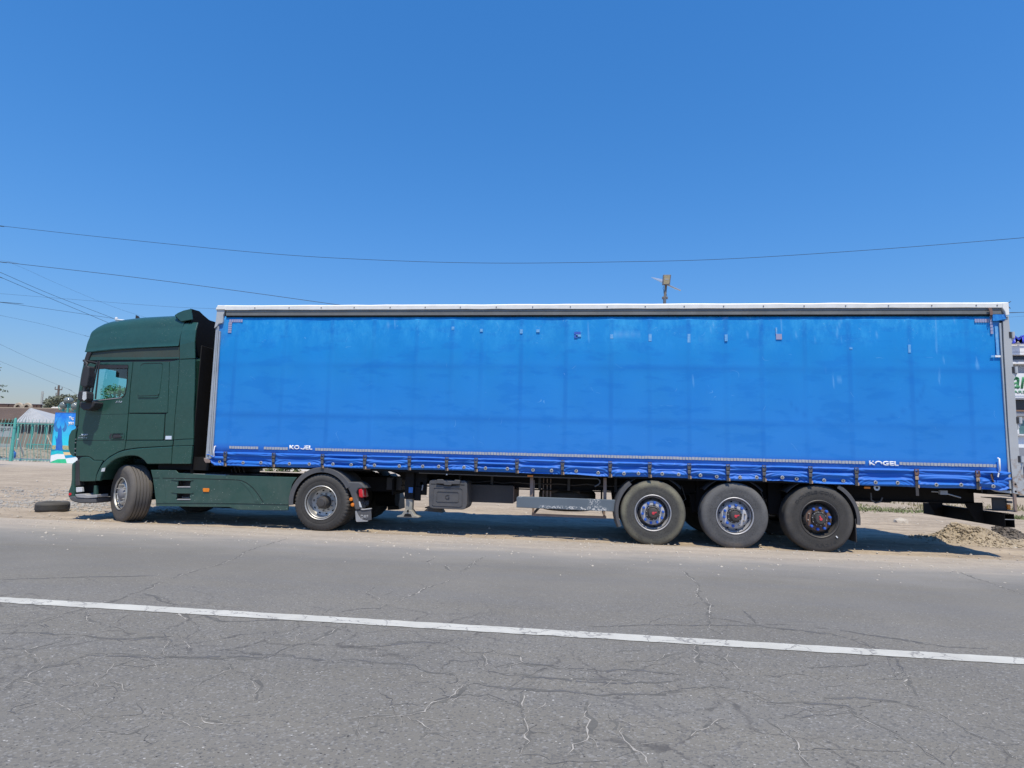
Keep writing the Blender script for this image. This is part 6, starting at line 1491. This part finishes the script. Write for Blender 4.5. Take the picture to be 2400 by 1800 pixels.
mk('railing', m, 'fence_teal', PV)
m = MB()
for k in range(18):
    xx = e0.x+(e1.x-e0.x)*(.3+.68*k/18); m.box(xx, xx+.03, GY0+.18, GY0+.21, zp+.05, zp+.44)
mk('baluster', m, 'fence_teal', PV, kind='stuff')
mk('bench', MB().box(e0.x+.9, e1.x-.4, GY1-.9, GY1-.5, zp+.35, zp+.5).box(e0.x+.9, e1.x-.4, GY1-.45, GY1-.35, zp, zp+1.9), 'dark_metal', PV)
# drab building with brown sheet roof
BY = 60.0
q0, q1 = P(-60, 957, BY), P(420, 972, BY); zr1 = P(60, 986, BY-4).z
BD = thing('long_building', 'long drab building with brown ribbed roof behind the pavilion', 'building', ((q0.x+q1.x)/2, BY, .8))
ztop_ = P(60, 957, BY).z; zeave = P(60, 984, BY-3).z
m = MB(); m.box(q0.x, q1.x, BY-2.4, BY-2.1, .5, zeave); mk('wall', m, 'wall_drab', BD)
m = MB(); nR = 26
for i in range(nR):
    t0, t1 = i/nR, (i+.86)/nR; y0, y1 = BY-3+3*t0, BY-3+3*t1; z0, z1_ = zeave+(ztop_-zeave)*t0, zeave+(ztop_-zeave)*t1
    m.hull6([(q0.x, y0, z0-.05), (q0.x, y0, z0+.06), (q0.x, y1, z1_-.05), (q0.x, y1, z1_+.02), (q1.x, y0, z0-.05), (q1.x, y0, z0+.06), (q1.x, y1, z1_-.05), (q1.x, y1, z1_+.02)])
mk('roof', m, 'roof_brown', BD)
mk('ridge_cap', MB().box(q0.x, q1.x, BY-.1, BY+.3, ztop_-.05, ztop_+.10), 'tyre_tan', BD)
a, b = P(-60, 944, BY+2), P(95, 951, BY+2); zb_ = ztop_-.1
m = MB()
xw = P(95, 951, BY+2).x; i = 0; x = q0.x
while x < xw:
    x2 = min(x+1.35, xw); z1_ = P(50, 947, BY+2).z; m.box(x, x2-.05, BY+2, BY+2.3, zb_, z1_); x += 1.4
mk('parapet', m, 'brick_dark', BD); mk('parapet_coping', MB().box(q0.x, xw+.1, BY+1.95, BY+2.35, P(50, 947, BY+2).z, P(50, 945.5, BY+2).z), 'curb_white', BD)
for i in range(7):
    x = P(10+i*26, 1010, BY-2.4).x
    mk('window', MB().box(x, x+1.1, BY-2.44, BY-2.40, 2.6, 3.9), 'window_dark', BD)
for px in (44, 64.5):
    q = P(px, 955, BY+1.2); m = MB(); m.lathe([(.33, -.16), (.42, -.18), (.62, -.15), (.68, 0), (.62, .15), (.42, .18), (.33, .16)], 28, (q.x, BY+1.2, ztop_+.15)); 
    tag(mk('roof_tyre', m, 'tyre_tan', smooth=50), 'tan painted tyre standing on the brown roof, ' + ('the left one of two' if px < 50 else 'the right one of two'), 'tyre', 'tyres on the brown roof')
for i, px in enumerate((128, 136, 141, 147)):
    q = P(px, 956, BY+.5); m = MB(); m.sphere((q.x, BY+.4, ztop_+.12), .30, 10, 6, .6)
    tag(mk('sandbag', m, 'curb_white', smooth=60), ('leftmost', 'second from the left', 'third from the left', 'rightmost')[i]+' of four pale lumps weighing down the ridge of the brown roof', 'sandbag', 'pale lumps on the brown ridge')
# antenna mast
q, q2 = P(97.5, 956, 64), P(99, 917, 64)
m = MB()
for dx, dy in ((-.12, 0), (.12, 0), (0, .2)): m.tube([(q.x+dx, 64+dy, .5), (q2.x+dx*.6, 64+dy, q2.z)], .03, 5)
zz = 5.0
while zz < q2.z-.3: m.tube([(q.x-.12, 64, zz), (q.x+.12, 64, zz+.35)], .02, 4); zz += .4
tag(mk('antenna_mast', m, 'pole_concrete'), 'thin lattice mast rising behind the brown roof left of the wooden pole', 'mast')
# wooden power pole on a concrete stub
PYp = 85.0; a, b = P(132, 965, PYp), P(138, 903, PYp)
UP_ = thing('power_pole', 'dark wooden power pole with two cross arms behind the brown roof', 'utility pole', (a.x, PYp, .8))
mk('pole', MB().tube([(a.x+.1, PYp, P(133, 945, PYp).z), (b.x, PYp, b.z)], [.20, .15], 10), 'pole_wood', UP_, smooth=50)
mk('stub', MB().tube([(a.x-.1, PYp, .5), (a.x+.12, PYp, P(134, 938, PYp).z)], .17, 8), 'pole_concrete', UP_)
for (x0, x1, yy, t) in ((129, 145, 912.5, 0), (131, 144, 926.5, 1)):
    A, B = P(x0, yy, PYp), P(x1, yy+1+2*t, PYp); mk('cross_arm', MB().tube([A, B], .085, 6), 'pole_wood', UP_)
    for i in range(3): q = A.lerp(B, i/2); mk('insulator', MB().tube([q, q+Vector((0, 0, .45))], .06, 6), 'pole_wood', UP_)
# trees
def leaves(name, centers, n, size, mat, parent, seed):
    """centers: (x,y,z,rx,ry,rz); leaf-sized faces spread through each clump"""
    rs = np.random.RandomState(seed); V = []; F = []
    tot = sum(c[3]*c[4]*c[5] for c in centers)
    for (x, y, z, a, b, c_) in centers:
        k = int(n*a*b*c_/tot)+3
        d = rs.normal(size=(k, 3)); d /= np.linalg.norm(d, axis=1)[:, None]; rr = rs.rand(k)**.45
        p = np.array([x, y, z])+d*rr[:, None]*np.array([a, b, c_])
        for q in p:
            u = rs.normal(size=3); u /= np.linalg.norm(u); v = np.cross(u, rs.normal(size=3)); v /= np.linalg.norm(v); s = size*(.5+rs.rand())
            i = len(V); V += [tuple(q-u*s), tuple(q+v*s*.45), tuple(q+u*s), tuple(q-v*s*.45)]; F.append((i, i+1, i+2, i+3))
    me = bpy.data.meshes.new(name); me.from_pydata(V, [], F); off = wloc(parent)
    for v in me.vertices: v.co -= off
    return link(name, me, parent, mat)
def tree(x, y, z0, H, R, label, seed, mat='leaf_grey', leaf=.16, n=5200, clumps=16, low=.35):
    rs = random.Random(seed); T = thing('tree', label, 'tree', (x, y, z0)); m = MB()
    m.tube([(x, y, z0-.1), (x+.1, y, z0+H*.22), (x+.05, y+.1, z0+H*.5)], [R*.11, R*.08, R*.05], 9); cs = []
    for i in range(clumps):
        a = rs.uniform(0, 6.28); t = rs.uniform(low, 1.0); rr = R*(.25+.75*math.sin(math.pi*min(.98, (t-low)/(1-low)*.8+.15)))*rs.uniform(.3, .85)
        c = (x+rr*math.cos(a), y+rr*math.sin(a), z0+H*t*.93); m.tube([(x, y, z0+H*min(t*.55, .45)), ((x+c[0])/2, (y+c[1])/2, z0+H*t*.75), c], [R*.045, R*.03, R*.012], 5)
        s = R*rs.uniform(.22, .42); cs.append((*c, s, s, s*.75))
    mk('trunk', m, 'bark', T, smooth=60); leaves('crown', cs, n, leaf, mat, T, seed); return T
tx, tz = P(155, 960, 75).x, .8
tree(P(158, 955, 75).x, 75, .8, P(150, 934, 75).z-.8, 4.2, 'grey green tree behind the brown roof, half hidden by the globe lamp', 3, mat='leaf_grey', leaf=.22, n=6500, clumps=22, low=.45)
tree(P(122, 955, 78).x, 78, .8, P(122, 945, 78).z-.8, 2.6, 'low grey green tree just left of the wooden power pole', 9, mat='leaf_grey', leaf=.2, n=2600, clumps=12, low=.5)
tree(P(272, 945, 40).x, 40, .8, P(272, 905, 40).z-.6, 1.9, 'bushy yellowish tree seen through the side window of the green cab', 23, mat='leaf_yellow', leaf=.10, n=2600, clumps=20, low=.3)
# spreading tree beyond the left edge; only the tips of a branch reach the picture
T = thing('tree', 'leafy twig tips reaching in at the left edge above the brown roof', 'tree', (P(-190, 950, 22).x, 22, 0)); base = Vector(T.location)
m = MB(); tips = [P(10, 905, 20), P(4, 915, 20), P(14, 918, 20.3), P(-10, 925, 20), P(6, 932, 20)]
hub = P(-70, 890, 20.5)
m.tube([base, base+Vector((.2, 0, 2.2)), hub+Vector((-1.8, .5, -.2)), hub], [.22, .17, .10, .05], 10); cs = []
rs = random.Random(2)
for q in tips: m.tube([hub, hub.lerp(q, .5)+Vector((0, 0, .12)), q], [.03, .015, .005], 5); cs.append((q.x-.1, q.y, q.z+.02, .22, .15, .07))
for i in range(26):
    q = hub+Vector((rs.uniform(-4, -.3), rs.uniform(-1.4, 1.4), rs.uniform(-.6, 2.2))); cs.append((q.x, q.y, q.z, .6, .6, .45)); m.tube([hub+Vector((-1.2, .2, 0)), q], [.03, .01], 5)
mk('trunk', m, 'bark', T, smooth=60); leaves('crown', cs[:5], 60, .055, 'leaf_dark', T, 5); leaves('crown', cs[5:], 5000, .07, 'leaf_dark', T, 6)
# lamp post with globes
LYp = 33.5; zg = gz(-30, LYp)
lp0, lp1 = P(158.5, 968, LYp), P(160.5, 946, LYp); xL = lp1.x
LP = thing('globe_lamp_post', 'teal lamp post with smoky round globes rising behind the blue poster', 'street lamp', (xL, LYp, zg))
mk('pole', MB().tube([(xL, LYp, zg-.1), (xL, LYp, lp1.z)], .085, 12).box(xL-.09, xL+.09, LYp-.09, LYp+.09, lp1.z-.1, lp1.z+.02), 'fence_teal', LP, smooth=50)
gl = [(149.5, 950), (176.5, 952)]
for gx_, gy_ in gl:
    q = P(gx_, gy_, LYp); rg = .30; s = 1 if q.x > xL else -1
    o = mk('globe', MB().sphere(q, rg, 20, 12), 'globe_glass', LP, smooth=60)
    m = MB(); pts = [(xL, LYp, lp1.z-.04), (q.x-s*rg*1.55, LYp, lp1.z-.04)]
    for a in np.linspace(0, math.pi, 9): pts.append((q.x-s*rg*1.5*math.cos(a)*1.0, LYp, q.z-.02-rg*1.55*math.sin(a)))
    m.tube([pts[0], pts[1]]+pts[2:], .028, 6); m.tube([(q.x, LYp, q.z-rg*1.6), (q.x, LYp, q.z-rg*.9)], .09, 8); mk('lamp_arm', m, 'fence_teal', LP, smooth=60)
q = P(161, 938.5, LYp); mk('globe', MB().sphere(q, .33, 20, 12, .8), 'globe_glass', LP, smooth=60); mk('globe_stem', MB().tube([(xL, LYp, lp1.z), (xL, LYp, q.z-.2)], .06, 8), 'brass_pole', LP)
# poster on its stand
def mat_poster():
    s = N('poster_print'); g = s.obj(); x, y, z = s.sep(g)      # object space: x 0..1.9 across, z 0..2.9 up
    c = s.mix(s.ramp(z, 3.3, 1.6), (0.02, 0.22, 0.80), (0.03, 0.66, 0.80))
    c = s.mix(s.ramp(s.noise(g, 1.1, 3), 0.45, 0.65, 0, 0.35), c, (0.12, 0.62, 0.86))
    town = s.ramp(s.noise(s.mapv(g, (3, 1, 5)), 4, 5, .7), .42, .58)
    c = s.mix(s.math('MULTIPLY', s.ramp(z, 1.30, 1.24), 1.0), c, s.mix(town, (0.75, 0.55, 0.22), (0.10, 0.30, 0.22)))
    c = s.mix(s.ramp(z, 1.00, .96), c, (0.01, 0.28, 0.36))
    c = s.mix(s.ramp(z, .82, .78), c, (0.85, 0.62, 0.30))
    c = s.mix(s.ramp(s.math('SUBTRACT', z, s.math('MULTIPLY', x, .10)), .48, .46), c, (0.01, 0.32, 0.55))
    c = s.mix(s.ramp(s.math('SUBTRACT', z, s.math('MULTIPLY', x, .14)), .20, .18), c, (0.82, 0.88, 0.88))
    s.set(color=c, rough=0.5)
mat_poster()
pmat('print_blue', (0.015, 0.12, 0.48), (0.02, 0.2, 0.6), scale=3, rough=.5); pmat('print_violet', (0.05, 0.22, 0.50), (0.03, 0.14, 0.42), scale=2.5, rough=.5)
pmat('print_teal', (0.01, 0.45, 0.55), (0.02, 0.6, 0.66), scale=2.5, rough=.5); pmat('print_green', (0.02, 0.50, 0.22), (0.05, 0.62, 0.33), scale=3, rough=.5)
PYY = 29.6
K5 = crop(110, 930, 10.055)
pz0 = P(118, 1085, PYY).z; 
pa = P(*K5([(75, 1560)])[0], PYY); ptp = P(*K5([(155, 375)])[0], PYY); pw = 2*(P(190, 1080, PYY).x-pa.x)*.62
PO = thing('poster_stand', 'bright blue and turquoise poster standing at the road side, half hidden by the green cab', 'poster', (pa.x, PYY, max(0, pa.z)))
HP = ptp.z-pa.z
b = mk('poster_board', MB().box(pa.x, pa.x+2.4, PYY, PYY+.04, pa.z, ptp.z), 'poster_print', PO)
for v in b.data.vertices: pass
mk('poster_frame', MB().box(pa.x-.02, pa.x, PYY-.015, PYY+.05, pa.z, ptp.z).box(pa.x-.02, pa.x+2.42, PYY-.015, PYY+.05, ptp.z, ptp.z+.03).box(pa.x+2.4, pa.x+2.42, PYY-.015, PYY+.05, pa.z, ptp.z), 'sticker_blue', PO)
mk('stand_leg', MB().tube([(pa.x+.2, PYY+.9, 0), (pa.x+.25, PYY+.05, 1.9)], .03, 6).tube([(pa.x+2.2, PYY+.9, 0), (pa.x+2.15, PYY+.05, 1.9)], .03, 6).box(pa.x, pa.x+2.4, PYY-.02, PYY+.3, -.02, .03), 'fence_pale', PO)
YP = PYY-.004
def pr(name, pts, mat, dy=0): plate(name, K5(pts), YP-dy, .003, mat, PO, bevel=0)
pr('print_ring', [(190,620),(240,560),(225,610),(222,660),(245,720),(275,755),(250,830),(205,810),(175,750),(170,690)], 'print_violet', .002)
pr('print_ring', [(440,620),(400,560),(418,610),(420,660),(400,720),(360,760),(390,828),(430,810),(462,750),(468,690)], 'print_violet', .002)
pr('print_column', [(262,760),(290,740),(325,670),(345,760),(352,850),(350,980),(362,1100),(368,1275),(190,1275),(205,1200),(215,1100),(205,1000),(200,920),(215,940),(235,1010),(255,900),(262,830)], 'print_blue', .004)
pr('print_plinth', [(92,1290),(250,1262),(370,1278),(400,1350),(240,1345),(84,1380)], 'print_teal', .006)
pr('print_plinth', [(84,1382),(240,1347),(400,1352),(440,1465),(250,1470),(90,1530),(78,1500)], 'letter_white', .006)
pr('print_plinth', [(80,1540),(250,1472),(440,1466),(465,1562),(75,1560)], 'print_green', .006)
x_, z_ = XZ(K5([(510, 545)]), YP)[0]; x2_, z2_ = XZ(K5([(640, 462)]), YP)[0]
lettering('poster_lettering', 'Yag', x_, YP-.006, z_-.03, z2_-z_+.03, x2_-x_, 'letter_white', PO, bold=.03, extr=.001)
x_, z_ = XZ(K5([(500, 672)]), YP)[0]; x2_, z2_ = XZ(K5([(640, 592)]), YP)[0]
lettering('poster_lettering', 'yan', x_, YP-.006, z_-.03, z2_-z_+.03, x2_-x_, 'letter_white', PO, bold=.03, extr=.001)
# grey notice boards left of the big post
A, B = P(-40, 998, 33.0), P(27, 1024, 33.0)
SG = thing('notice_board', 'pale grey board with dark lettering fixed behind the fence at the left edge', 'sign', (A.x, 33, 0))
mk('board', MB().box(A.x, B.x, 33.0, 33.04, B.z, A.z), 'sign_grey', SG)
for xx in (A.x+.1, B.x-.1): mk('sign_post', MB().tube([(xx, 33.07, .0), (xx, 33.07, A.z)], .035, 8), 'fence_pale', SG)
q0, q1 = P(-2, 1009, 32.99), P(26, 1003, 32.99); lettering('board_lettering', 'ESICURT', q0.x, 32.995, q0.z, q1.z-q0.z, q1.x-q0.x, 'sign_ink', SG, bold=.02, extr=.002)
q0, q1 = P(-1, 1013, 32.99), P(10, 1009.5, 32.99); lettering('board_lettering', 'CTYP', q0.x, 32.995, q0.z, q1.z-q0.z, q1.x-q0.x, 'sign_ink', SG, extr=.002)
A, B = P(-40, 1039, 34.0), P(24, 1047, 34.0)
tag(mk('low_barrier', MB().box(A.x, B.x, 34, 34.3, B.z-.05, A.z), 'sign_grey', bevel=.02), 'low grey block barrier below the notice board behind the fence', 'barrier')
q = P(33, 1050, 34.5); m = MB(); m.lathe([(.15, 0), (.18, .05), (.18, .42), (.12, .5), (.06, .55), (.06, .62)], 16, (q.x, 34.5, gz(q.x, 34.5)+.02), 'z')
tag(mk('water_bottle', m, 'sticker_blue', smooth=50), 'big blue water bottle standing right of the thick teal post', 'bottle')
# plants behind the fence, seen under the trailer
pl_ = random.Random(12); SHY = G(600, 1103).y; first_x = P(548, 1100, SHY).x; last_x = P(700, 1100, SHY).x
x = first_x; k = 0
names = ['tall reedy plant with yellow green leaves at the far lane edge, seen under the trailer']
while x < last_x:
    Tt = thing('shrub', names[0], 'shrub', (x, SHY, gz(x, SHY)), 'shrubs at the far lane edge')
    m = MB(); m.tube([(x, SHY, 0), (x+.05, SHY, 1.1)], [.03, .01], 5); mk('stem', m, 'bark', Tt)
    leaves('foliage', [(x+pl_.uniform(-.1, .1), SHY, .25+.4*i, .32, .3, .34) for i in range(3)], 260, .12, 'leaf_green' if k % 3 else 'leaf_dark', Tt, 40+k); x += pl_.uniform(.45, .75); k += 1
x = P(660, 1100, 34).x
tag(mk('white_boundary_wall', MB().box(P(655, 1090, 29).x, P(870, 1100, 29).x, 29, 29.2, -.05, 1.1), 'facade_white'), 'low white wall right of the shrubs, glimpsed between trailer and drive wheel', 'wall')
# grass verge beyond the rear of the trailer
def grass(name, x0, y0, x1, y1, n, h, mat, seed):
    rs = random.Random(seed); m = MB()
    for _ in range(n):
        x = rs.uniform(x0, x1); y = rs.gauss((y0+y1)/2, (y1-y0)/4)+.5*math.sin(x*.9); z = gz(x, y); hh = h*rs.uniform(.4, 1.2); a = rs.uniform(0, 6.28); w_ = .02
        if math.sin(x*1.7+1)+math.sin(x*.6+y) < -.5: continue
        m.add([(x-w_*math.cos(a), y-w_*math.sin(a), z-.01), (x+w_*math.cos(a), y+w_*math.sin(a), z-.01), (x+rs.uniform(-.07, .07), y+rs.uniform(-.07, .07), z+hh)], [(0, 1, 2)])
    return mk(name, m, mat, kind='stuff')
ga, gb = G(2030, 1199), G(2330, 1211)
grass('verge_grass', 12.0, 8.6, 26.0, 10.2, 6000, .07, 'grass_blade', 3); grass('dry_weeds', 10, 10.5, 30, 15, 5000, .10, 'straw', 4); grass('verge_grass', 12, 9.8, 26, 12.5, 1200, .06, 'grass_blade', 8)
# rusty stake behind the rear corner
a, b = P(2381, 1185, 12.0), P(2384, 1156, 12.0)
tag(mk('rusty_stake', MB().box(a.x-.04, a.x+.04, 12, 12.08, -.1, b.z+.1), 'rust_pale', bevel=.01), 'rusty stake standing in the sand behind the rear corner of the trailer', 'post')
# shop building on the right
SYb = 26.0
sx = P(2300, 900, SYb).x; ex = P(2560, 900, SYb).x
SB = thing('shop_building', 'white two storey shop building at the right edge with blue and green sign letters', 'building', (sx, SYb, 0))
def sb(name, y0, y1, mat, dy=0.0, th=.3, x0=None, x1=None, **k):
    zt, zb_ = P(2385, y0, SYb).z, P(2385, y1, SYb).z
    return mk(name, MB().box(x0 or sx, x1 or ex, SYb+dy, SYb+dy+th, zb_, zt), mat, SB, **k)
mk('shop_wall', MB().box(sx, ex, SYb+.3, SYb+9, 0, P(2385, 800, SYb).z), 'facade_white', SB)
sb('sign_fascia', 801, 826.5, 'facade_white', -.25, .55); sb('fascia_lip', 826.5, 827.5, 'facade_grey', -.2, .3); sb('fascia_lip', 827.5, 833, 'facade_white', -.25, .5)
sb('ribbon_window', 833, 848, 'window_dark', .10, .1); sb('window_sill', 843, 849, 'facade_grey', .0, .1); sb('ledge', 849, 853.5, 'facade_white', -.15, .5)
sb('ribbon_window', 853.5, 876, 'facade_grey', .12, .1)
sb('sign_board', 876, 934, 'facade_white', -.2, .15); sb('board_edge', 934, 937, 'facade_grey', -.18, .2)
sb('window_band', 937, 961, 'window_dark', .12, .1); sb('window_band_sill', 961, 964, 'rust', -.05, .3); sb('ledge', 964, 975, 'facade_grey', .0, .3)
xx0, xx1 = P(2391, 1000, SYb).x, P(2460, 1000, SYb).x
sb('shop_window', 985, 1016, 'window_teal', .22, .05, xx0, xx1); 
mk('window_frame', MB().box(xx0-.12, xx0, SYb+.1, SYb+.3, P(2385, 1018, SYb).z, P(2385, 983, SYb).z).box(xx0-.12, xx1, SYb+.1, SYb+.3, P(2385, 1020, SYb).z, P(2385, 1017, SYb).z), 'facade_white', SB)
mk('plinth', MB().box(sx, ex, SYb-.1, SYb+.3, 0, P(2385, 1049, SYb).z), 'facade_grey', SB)
q0, q1 = P(2377, 804.5, SYb-.6), P(2401, 785.5, SYb-.6)
o = lettering('sign_letter', 'M', q0.x, SYb-.45, q0.z, q1.z-q0.z, q1.x-q0.x, 'letter_blue', SB, bold=.012, extr=.12)
mk('letter_rail', MB().box(sx, ex, SYb-.40, SYb-.36, q0.z+.15, q0.z+.19).box(sx, ex, SYb-.40, SYb-.36, q1.z-.1, q1.z-.06), 'facade_grey', SB)
q0, q1 = P(2372, 911, SYb-.21), P(2412, 883, SYb-.21)
lettering('sign_letter', 'ar', q0.x, SYb-.205, q0.z, q1.z-q0.z, q1.x-q0.x, 'letter_green', SB, bold=.02, shear=.25, extr=.01)
q0, q1 = P(2375, 921.8, SYb-.21), P(2408, 915.5, SYb-.21)
lettering('sign_letter', 'ARD', q0.x, SYb-.205, q0.z, q1.z-q0.z, q1.x-q0.x, 'letter_green', SB, bold=.01, extr=.01)
# dark car nosing in from the right edge
cq = P(2389, 1150, 22.0); zc_ = P(2395, 1064, 22.0).z
CR = thing('parked_car', 'dark navy car parked at the right edge in front of the shop', 'car', (cq.x+2.2, 22.9, 0))
x0 = cq.x
body = [(x0, .35), (x0+.02, .75), (x0+.15, .95), (x0+1.1, 1.12), (x0+1.75, zc_-.12), (x0+2.2, zc_), (x0+3.6, zc_-.02), (x0+4.3, 1.2), (x0+4.45, .9), (x0+4.45, .35)]
m = MB(); m.prism(body, 22.0, 23.8); mk('body', m, 'car_navy', CR, bevel=.09, seg=3)
mk('side_window', MB().prism([(x0+1.35, 1.15), (x0+1.85, zc_-.16), (x0+3.5, zc_-.14), (x0+4.0, 1.2)], 21.985, 22.0), 'window_dark', CR)
for wx in (x0+.85, x0+3.5):
    for wy, s in ((21.98, 1), (23.6, -1)):
        e = bpy.data.objects.new('wheel', None); COL.objects.link(e); e.parent = CR; e.location = Vector((wx, wy, .33))-Vector(CR.location)
        mk('tyre', MB().lathe([(.2, .02), (.32, .0), (.34, .05), (.34, .18), (.32, .22), (.2, .2)], 24, (wx, wy, .33)), 'rubber_black', e, smooth=50); mk('rim', MB().lathe([(.2, .03), (.18, .05), (.05, .01), (.0001, .01)], 20, (wx, wy, .33)), 'rim_silver', e, smooth=50)
mk('headlamp', MB().box(x0-.01, x0+.3, 21.985, 22.15, .72, .86), 'lamp_clear', CR, bevel=.03)
# lamp with solar panel rising behind the roof
SLY = 9.0
K8 = crop(1500, 620, 15.08)
def s8(x, y, Y=SLY): return P(*K8([(x, y)])[0], Y)
base = s8(870, 1370); top = s8(915, 740)
ST = thing('solar_street_lamp', 'tall street lamp with tilted solar panel rising above the trailer roof', 'street lamp', (base.x, SLY, gz(base.x, SLY)))
mk('pole', MB().tube([(base.x, SLY, -.1), (base.x, SLY, s8(880, 1190).z)], .048, 12), 'lamp_housing', ST, smooth=50)
mk('pole_top', MB().tube([(base.x, SLY, s8(880, 1200).z), s8(895, 1000), s8(915, 740)], .040, 12), 'brass_pole', ST, smooth=50)
a = s8(880, 1180); mk('clamp', MB().box(a.x-.09, a.x-.035, SLY-.03, SLY+.03, a.z-.04, a.z+.04).box(a.x+.035, a.x+.09, SLY-.03, SLY+.03, a.z-.04, a.z+.04), 'lamp_housing', ST, bevel=.008)
hd = plate('lamp_head', K8([(830,355),(1085,355),(1100,370),(1098,400),(1062,700),(1050,725),(800,715),(788,700),(812,400),(815,370)]), SLY-.12, .07, 'lamp_housing', ST, bevel=.012)
plate('lamp_lens', K8([(850,385),(1060,385),(1040,640),(1010,690),(835,690)]), SLY-.128, .01, 'lamp_lens', hd, bevel=.003)
plate('lens_strip', K8([(880,510),(1010,508),(1010,526),(880,528)]), SLY-.133, .006, 'reflector_white', hd, bevel=0)
v = [s8(405, 470, SLY-.1), s8(790, 690, SLY+.1), s8(1440, 915, SLY+.35), s8(1090, 690, SLY+.6), s8(560, 500, SLY+.3)]
A, B = s8(405, 465, SLY), s8(1445, 912, SLY)
d = (B-A); bk = Vector((.05, .55, .06))
m = MB(); up = Vector((0, 0, .02))
m.hull6([A, A+up, A+bk*.5+Vector((.35, 0, -.02)), A+bk*.5+up+Vector((.35, 0, -.02)), B, B+up, B+bk+Vector((-.15, 0, .12)), B+bk+up+Vector((-.15, 0, .12))])
mid = A.lerp(B, .45)
m.hull6([mid+Vector((0, .02, -.02)), mid+Vector((0, .02, .0)), mid+Vector((0, .5, .12)), mid+Vector((0, .5, .14)), B, B+up*.5, B+bk*.3, B+bk*.3+up*.5])
mk('solar_panel', m, 'solar_glass', ST)
m = MB(); m.tube([s8(830, 770), s8(815, 850), s8(835, 900), s8(850, 1050)], .008, 5); m.tube([s8(935, 1050), s8(955, 1120)], .007, 5); mk('cable', m, 'wire', ST)
# overhead wires
def wire(pts, y0, y1, rad, label):
    n = len(pts); P3 = []
    xs_ = [p[0] for p in pts]
    for i, (px, py) in enumerate(pts): t = (px-xs_[0])/(xs_[-1]-xs_[0]); P3.append(P(px, py, y0+(y1-y0)*t))
    if len(label) > 52 or 'end' not in label:
        a_ = (P3[0]-P3[1]).normalized(); b_ = (P3[-1]-P3[-2]).normalized(); P3 = [P3[0]+a_*30]+P3+[P3[-1]+b_*(14 if b_.z < 0 else 40)]; n += 2
    fine = []
    for i in range(n-1):
        p0, p1, p2, p3 = P3[max(0, i-1)], P3[i], P3[i+1], P3[min(n-1, i+2)]
        for k in range(8):
            t = k/8; fine.append(.5*((2*p1)+(-p0+p2)*t+(2*p0-5*p1+4*p2-p3)*t*t+(-p0+3*p1-3*p2+p3)*t**3))
    fine.append(P3[-1]); tag(mk('overhead_wire', MB().tube(fine, rad, 5), 'wire', smooth=60), label, 'wire', 'overhead wires')
wire([(-60,519),(0,529),(300,562),(640,595),(900,610),(1150,616.5),(1430,614),(1700,607),(2050,585),(2400,557),(2460,552)], 26, 26, 0.0144, 'long sagging wire crossing the whole sky above the trailer')
wire([(-60,605),(0,613.5),(300,648),(560,682),(790,714),(1000,742)], 24, 24, 0.0158, 'dark wire running down to the front of the trailer roof')
wire([(-60,612),(0,638),(120,690),(270,748),(330,775)], 26, 45, 0.0144, 'upper of two close wires slanting down behind the cab roof')
wire([(-60,620),(0,649),(120,700),(255,757),(330,790)], 24, 40, 0.0144, 'lower of two close wires slanting down behind the cab roof')
wire([(-60,704),(0,708.5),(140,728),(270,747),(330,757)], 24, 30, 0.0108, 'wire crossing the two slanting wires left of the cab roof')
wire([(-60,683),(0,688),(200,704),(400,719),(520,724),(560,727)], 30, 30, 0.0072, 'faint nearly level wire passing behind the cab spoiler')
wire([(-40,600),(20,614),(140,667),(260,717),(345,745),(400,760)], 34, 40, 0.0065, 'faint wire slanting down to the top of the cab roof')
wire([(-60,725),(0,739),(100,760),(205,788),(260,800)], 40, 60, 0.0094, 'faint wire meeting the rounded front of the cab roof')
wire([(-60,780),(0,807),(90,848),(185,884),(230,900)], 40, 70, 0.0094, 'faint wire slanting down to the cab mirror')
wire([(138,903),(160,912),(180,924),(230,950)], 85, 85, 0.0158, 'wire leaving the top of the wooden pole towards the cab')
wire([(2100,740),(2200,738),(2360,733.5),(2400,732),(2460,731)], 24, 24, 0.0130, 'wire behind the top rear corner of the trailer')
wire([(2300,747),(2400,741),(2460,737)], 30, 30, 0.0050, 'faint wire just below the rear end of the roof rail')
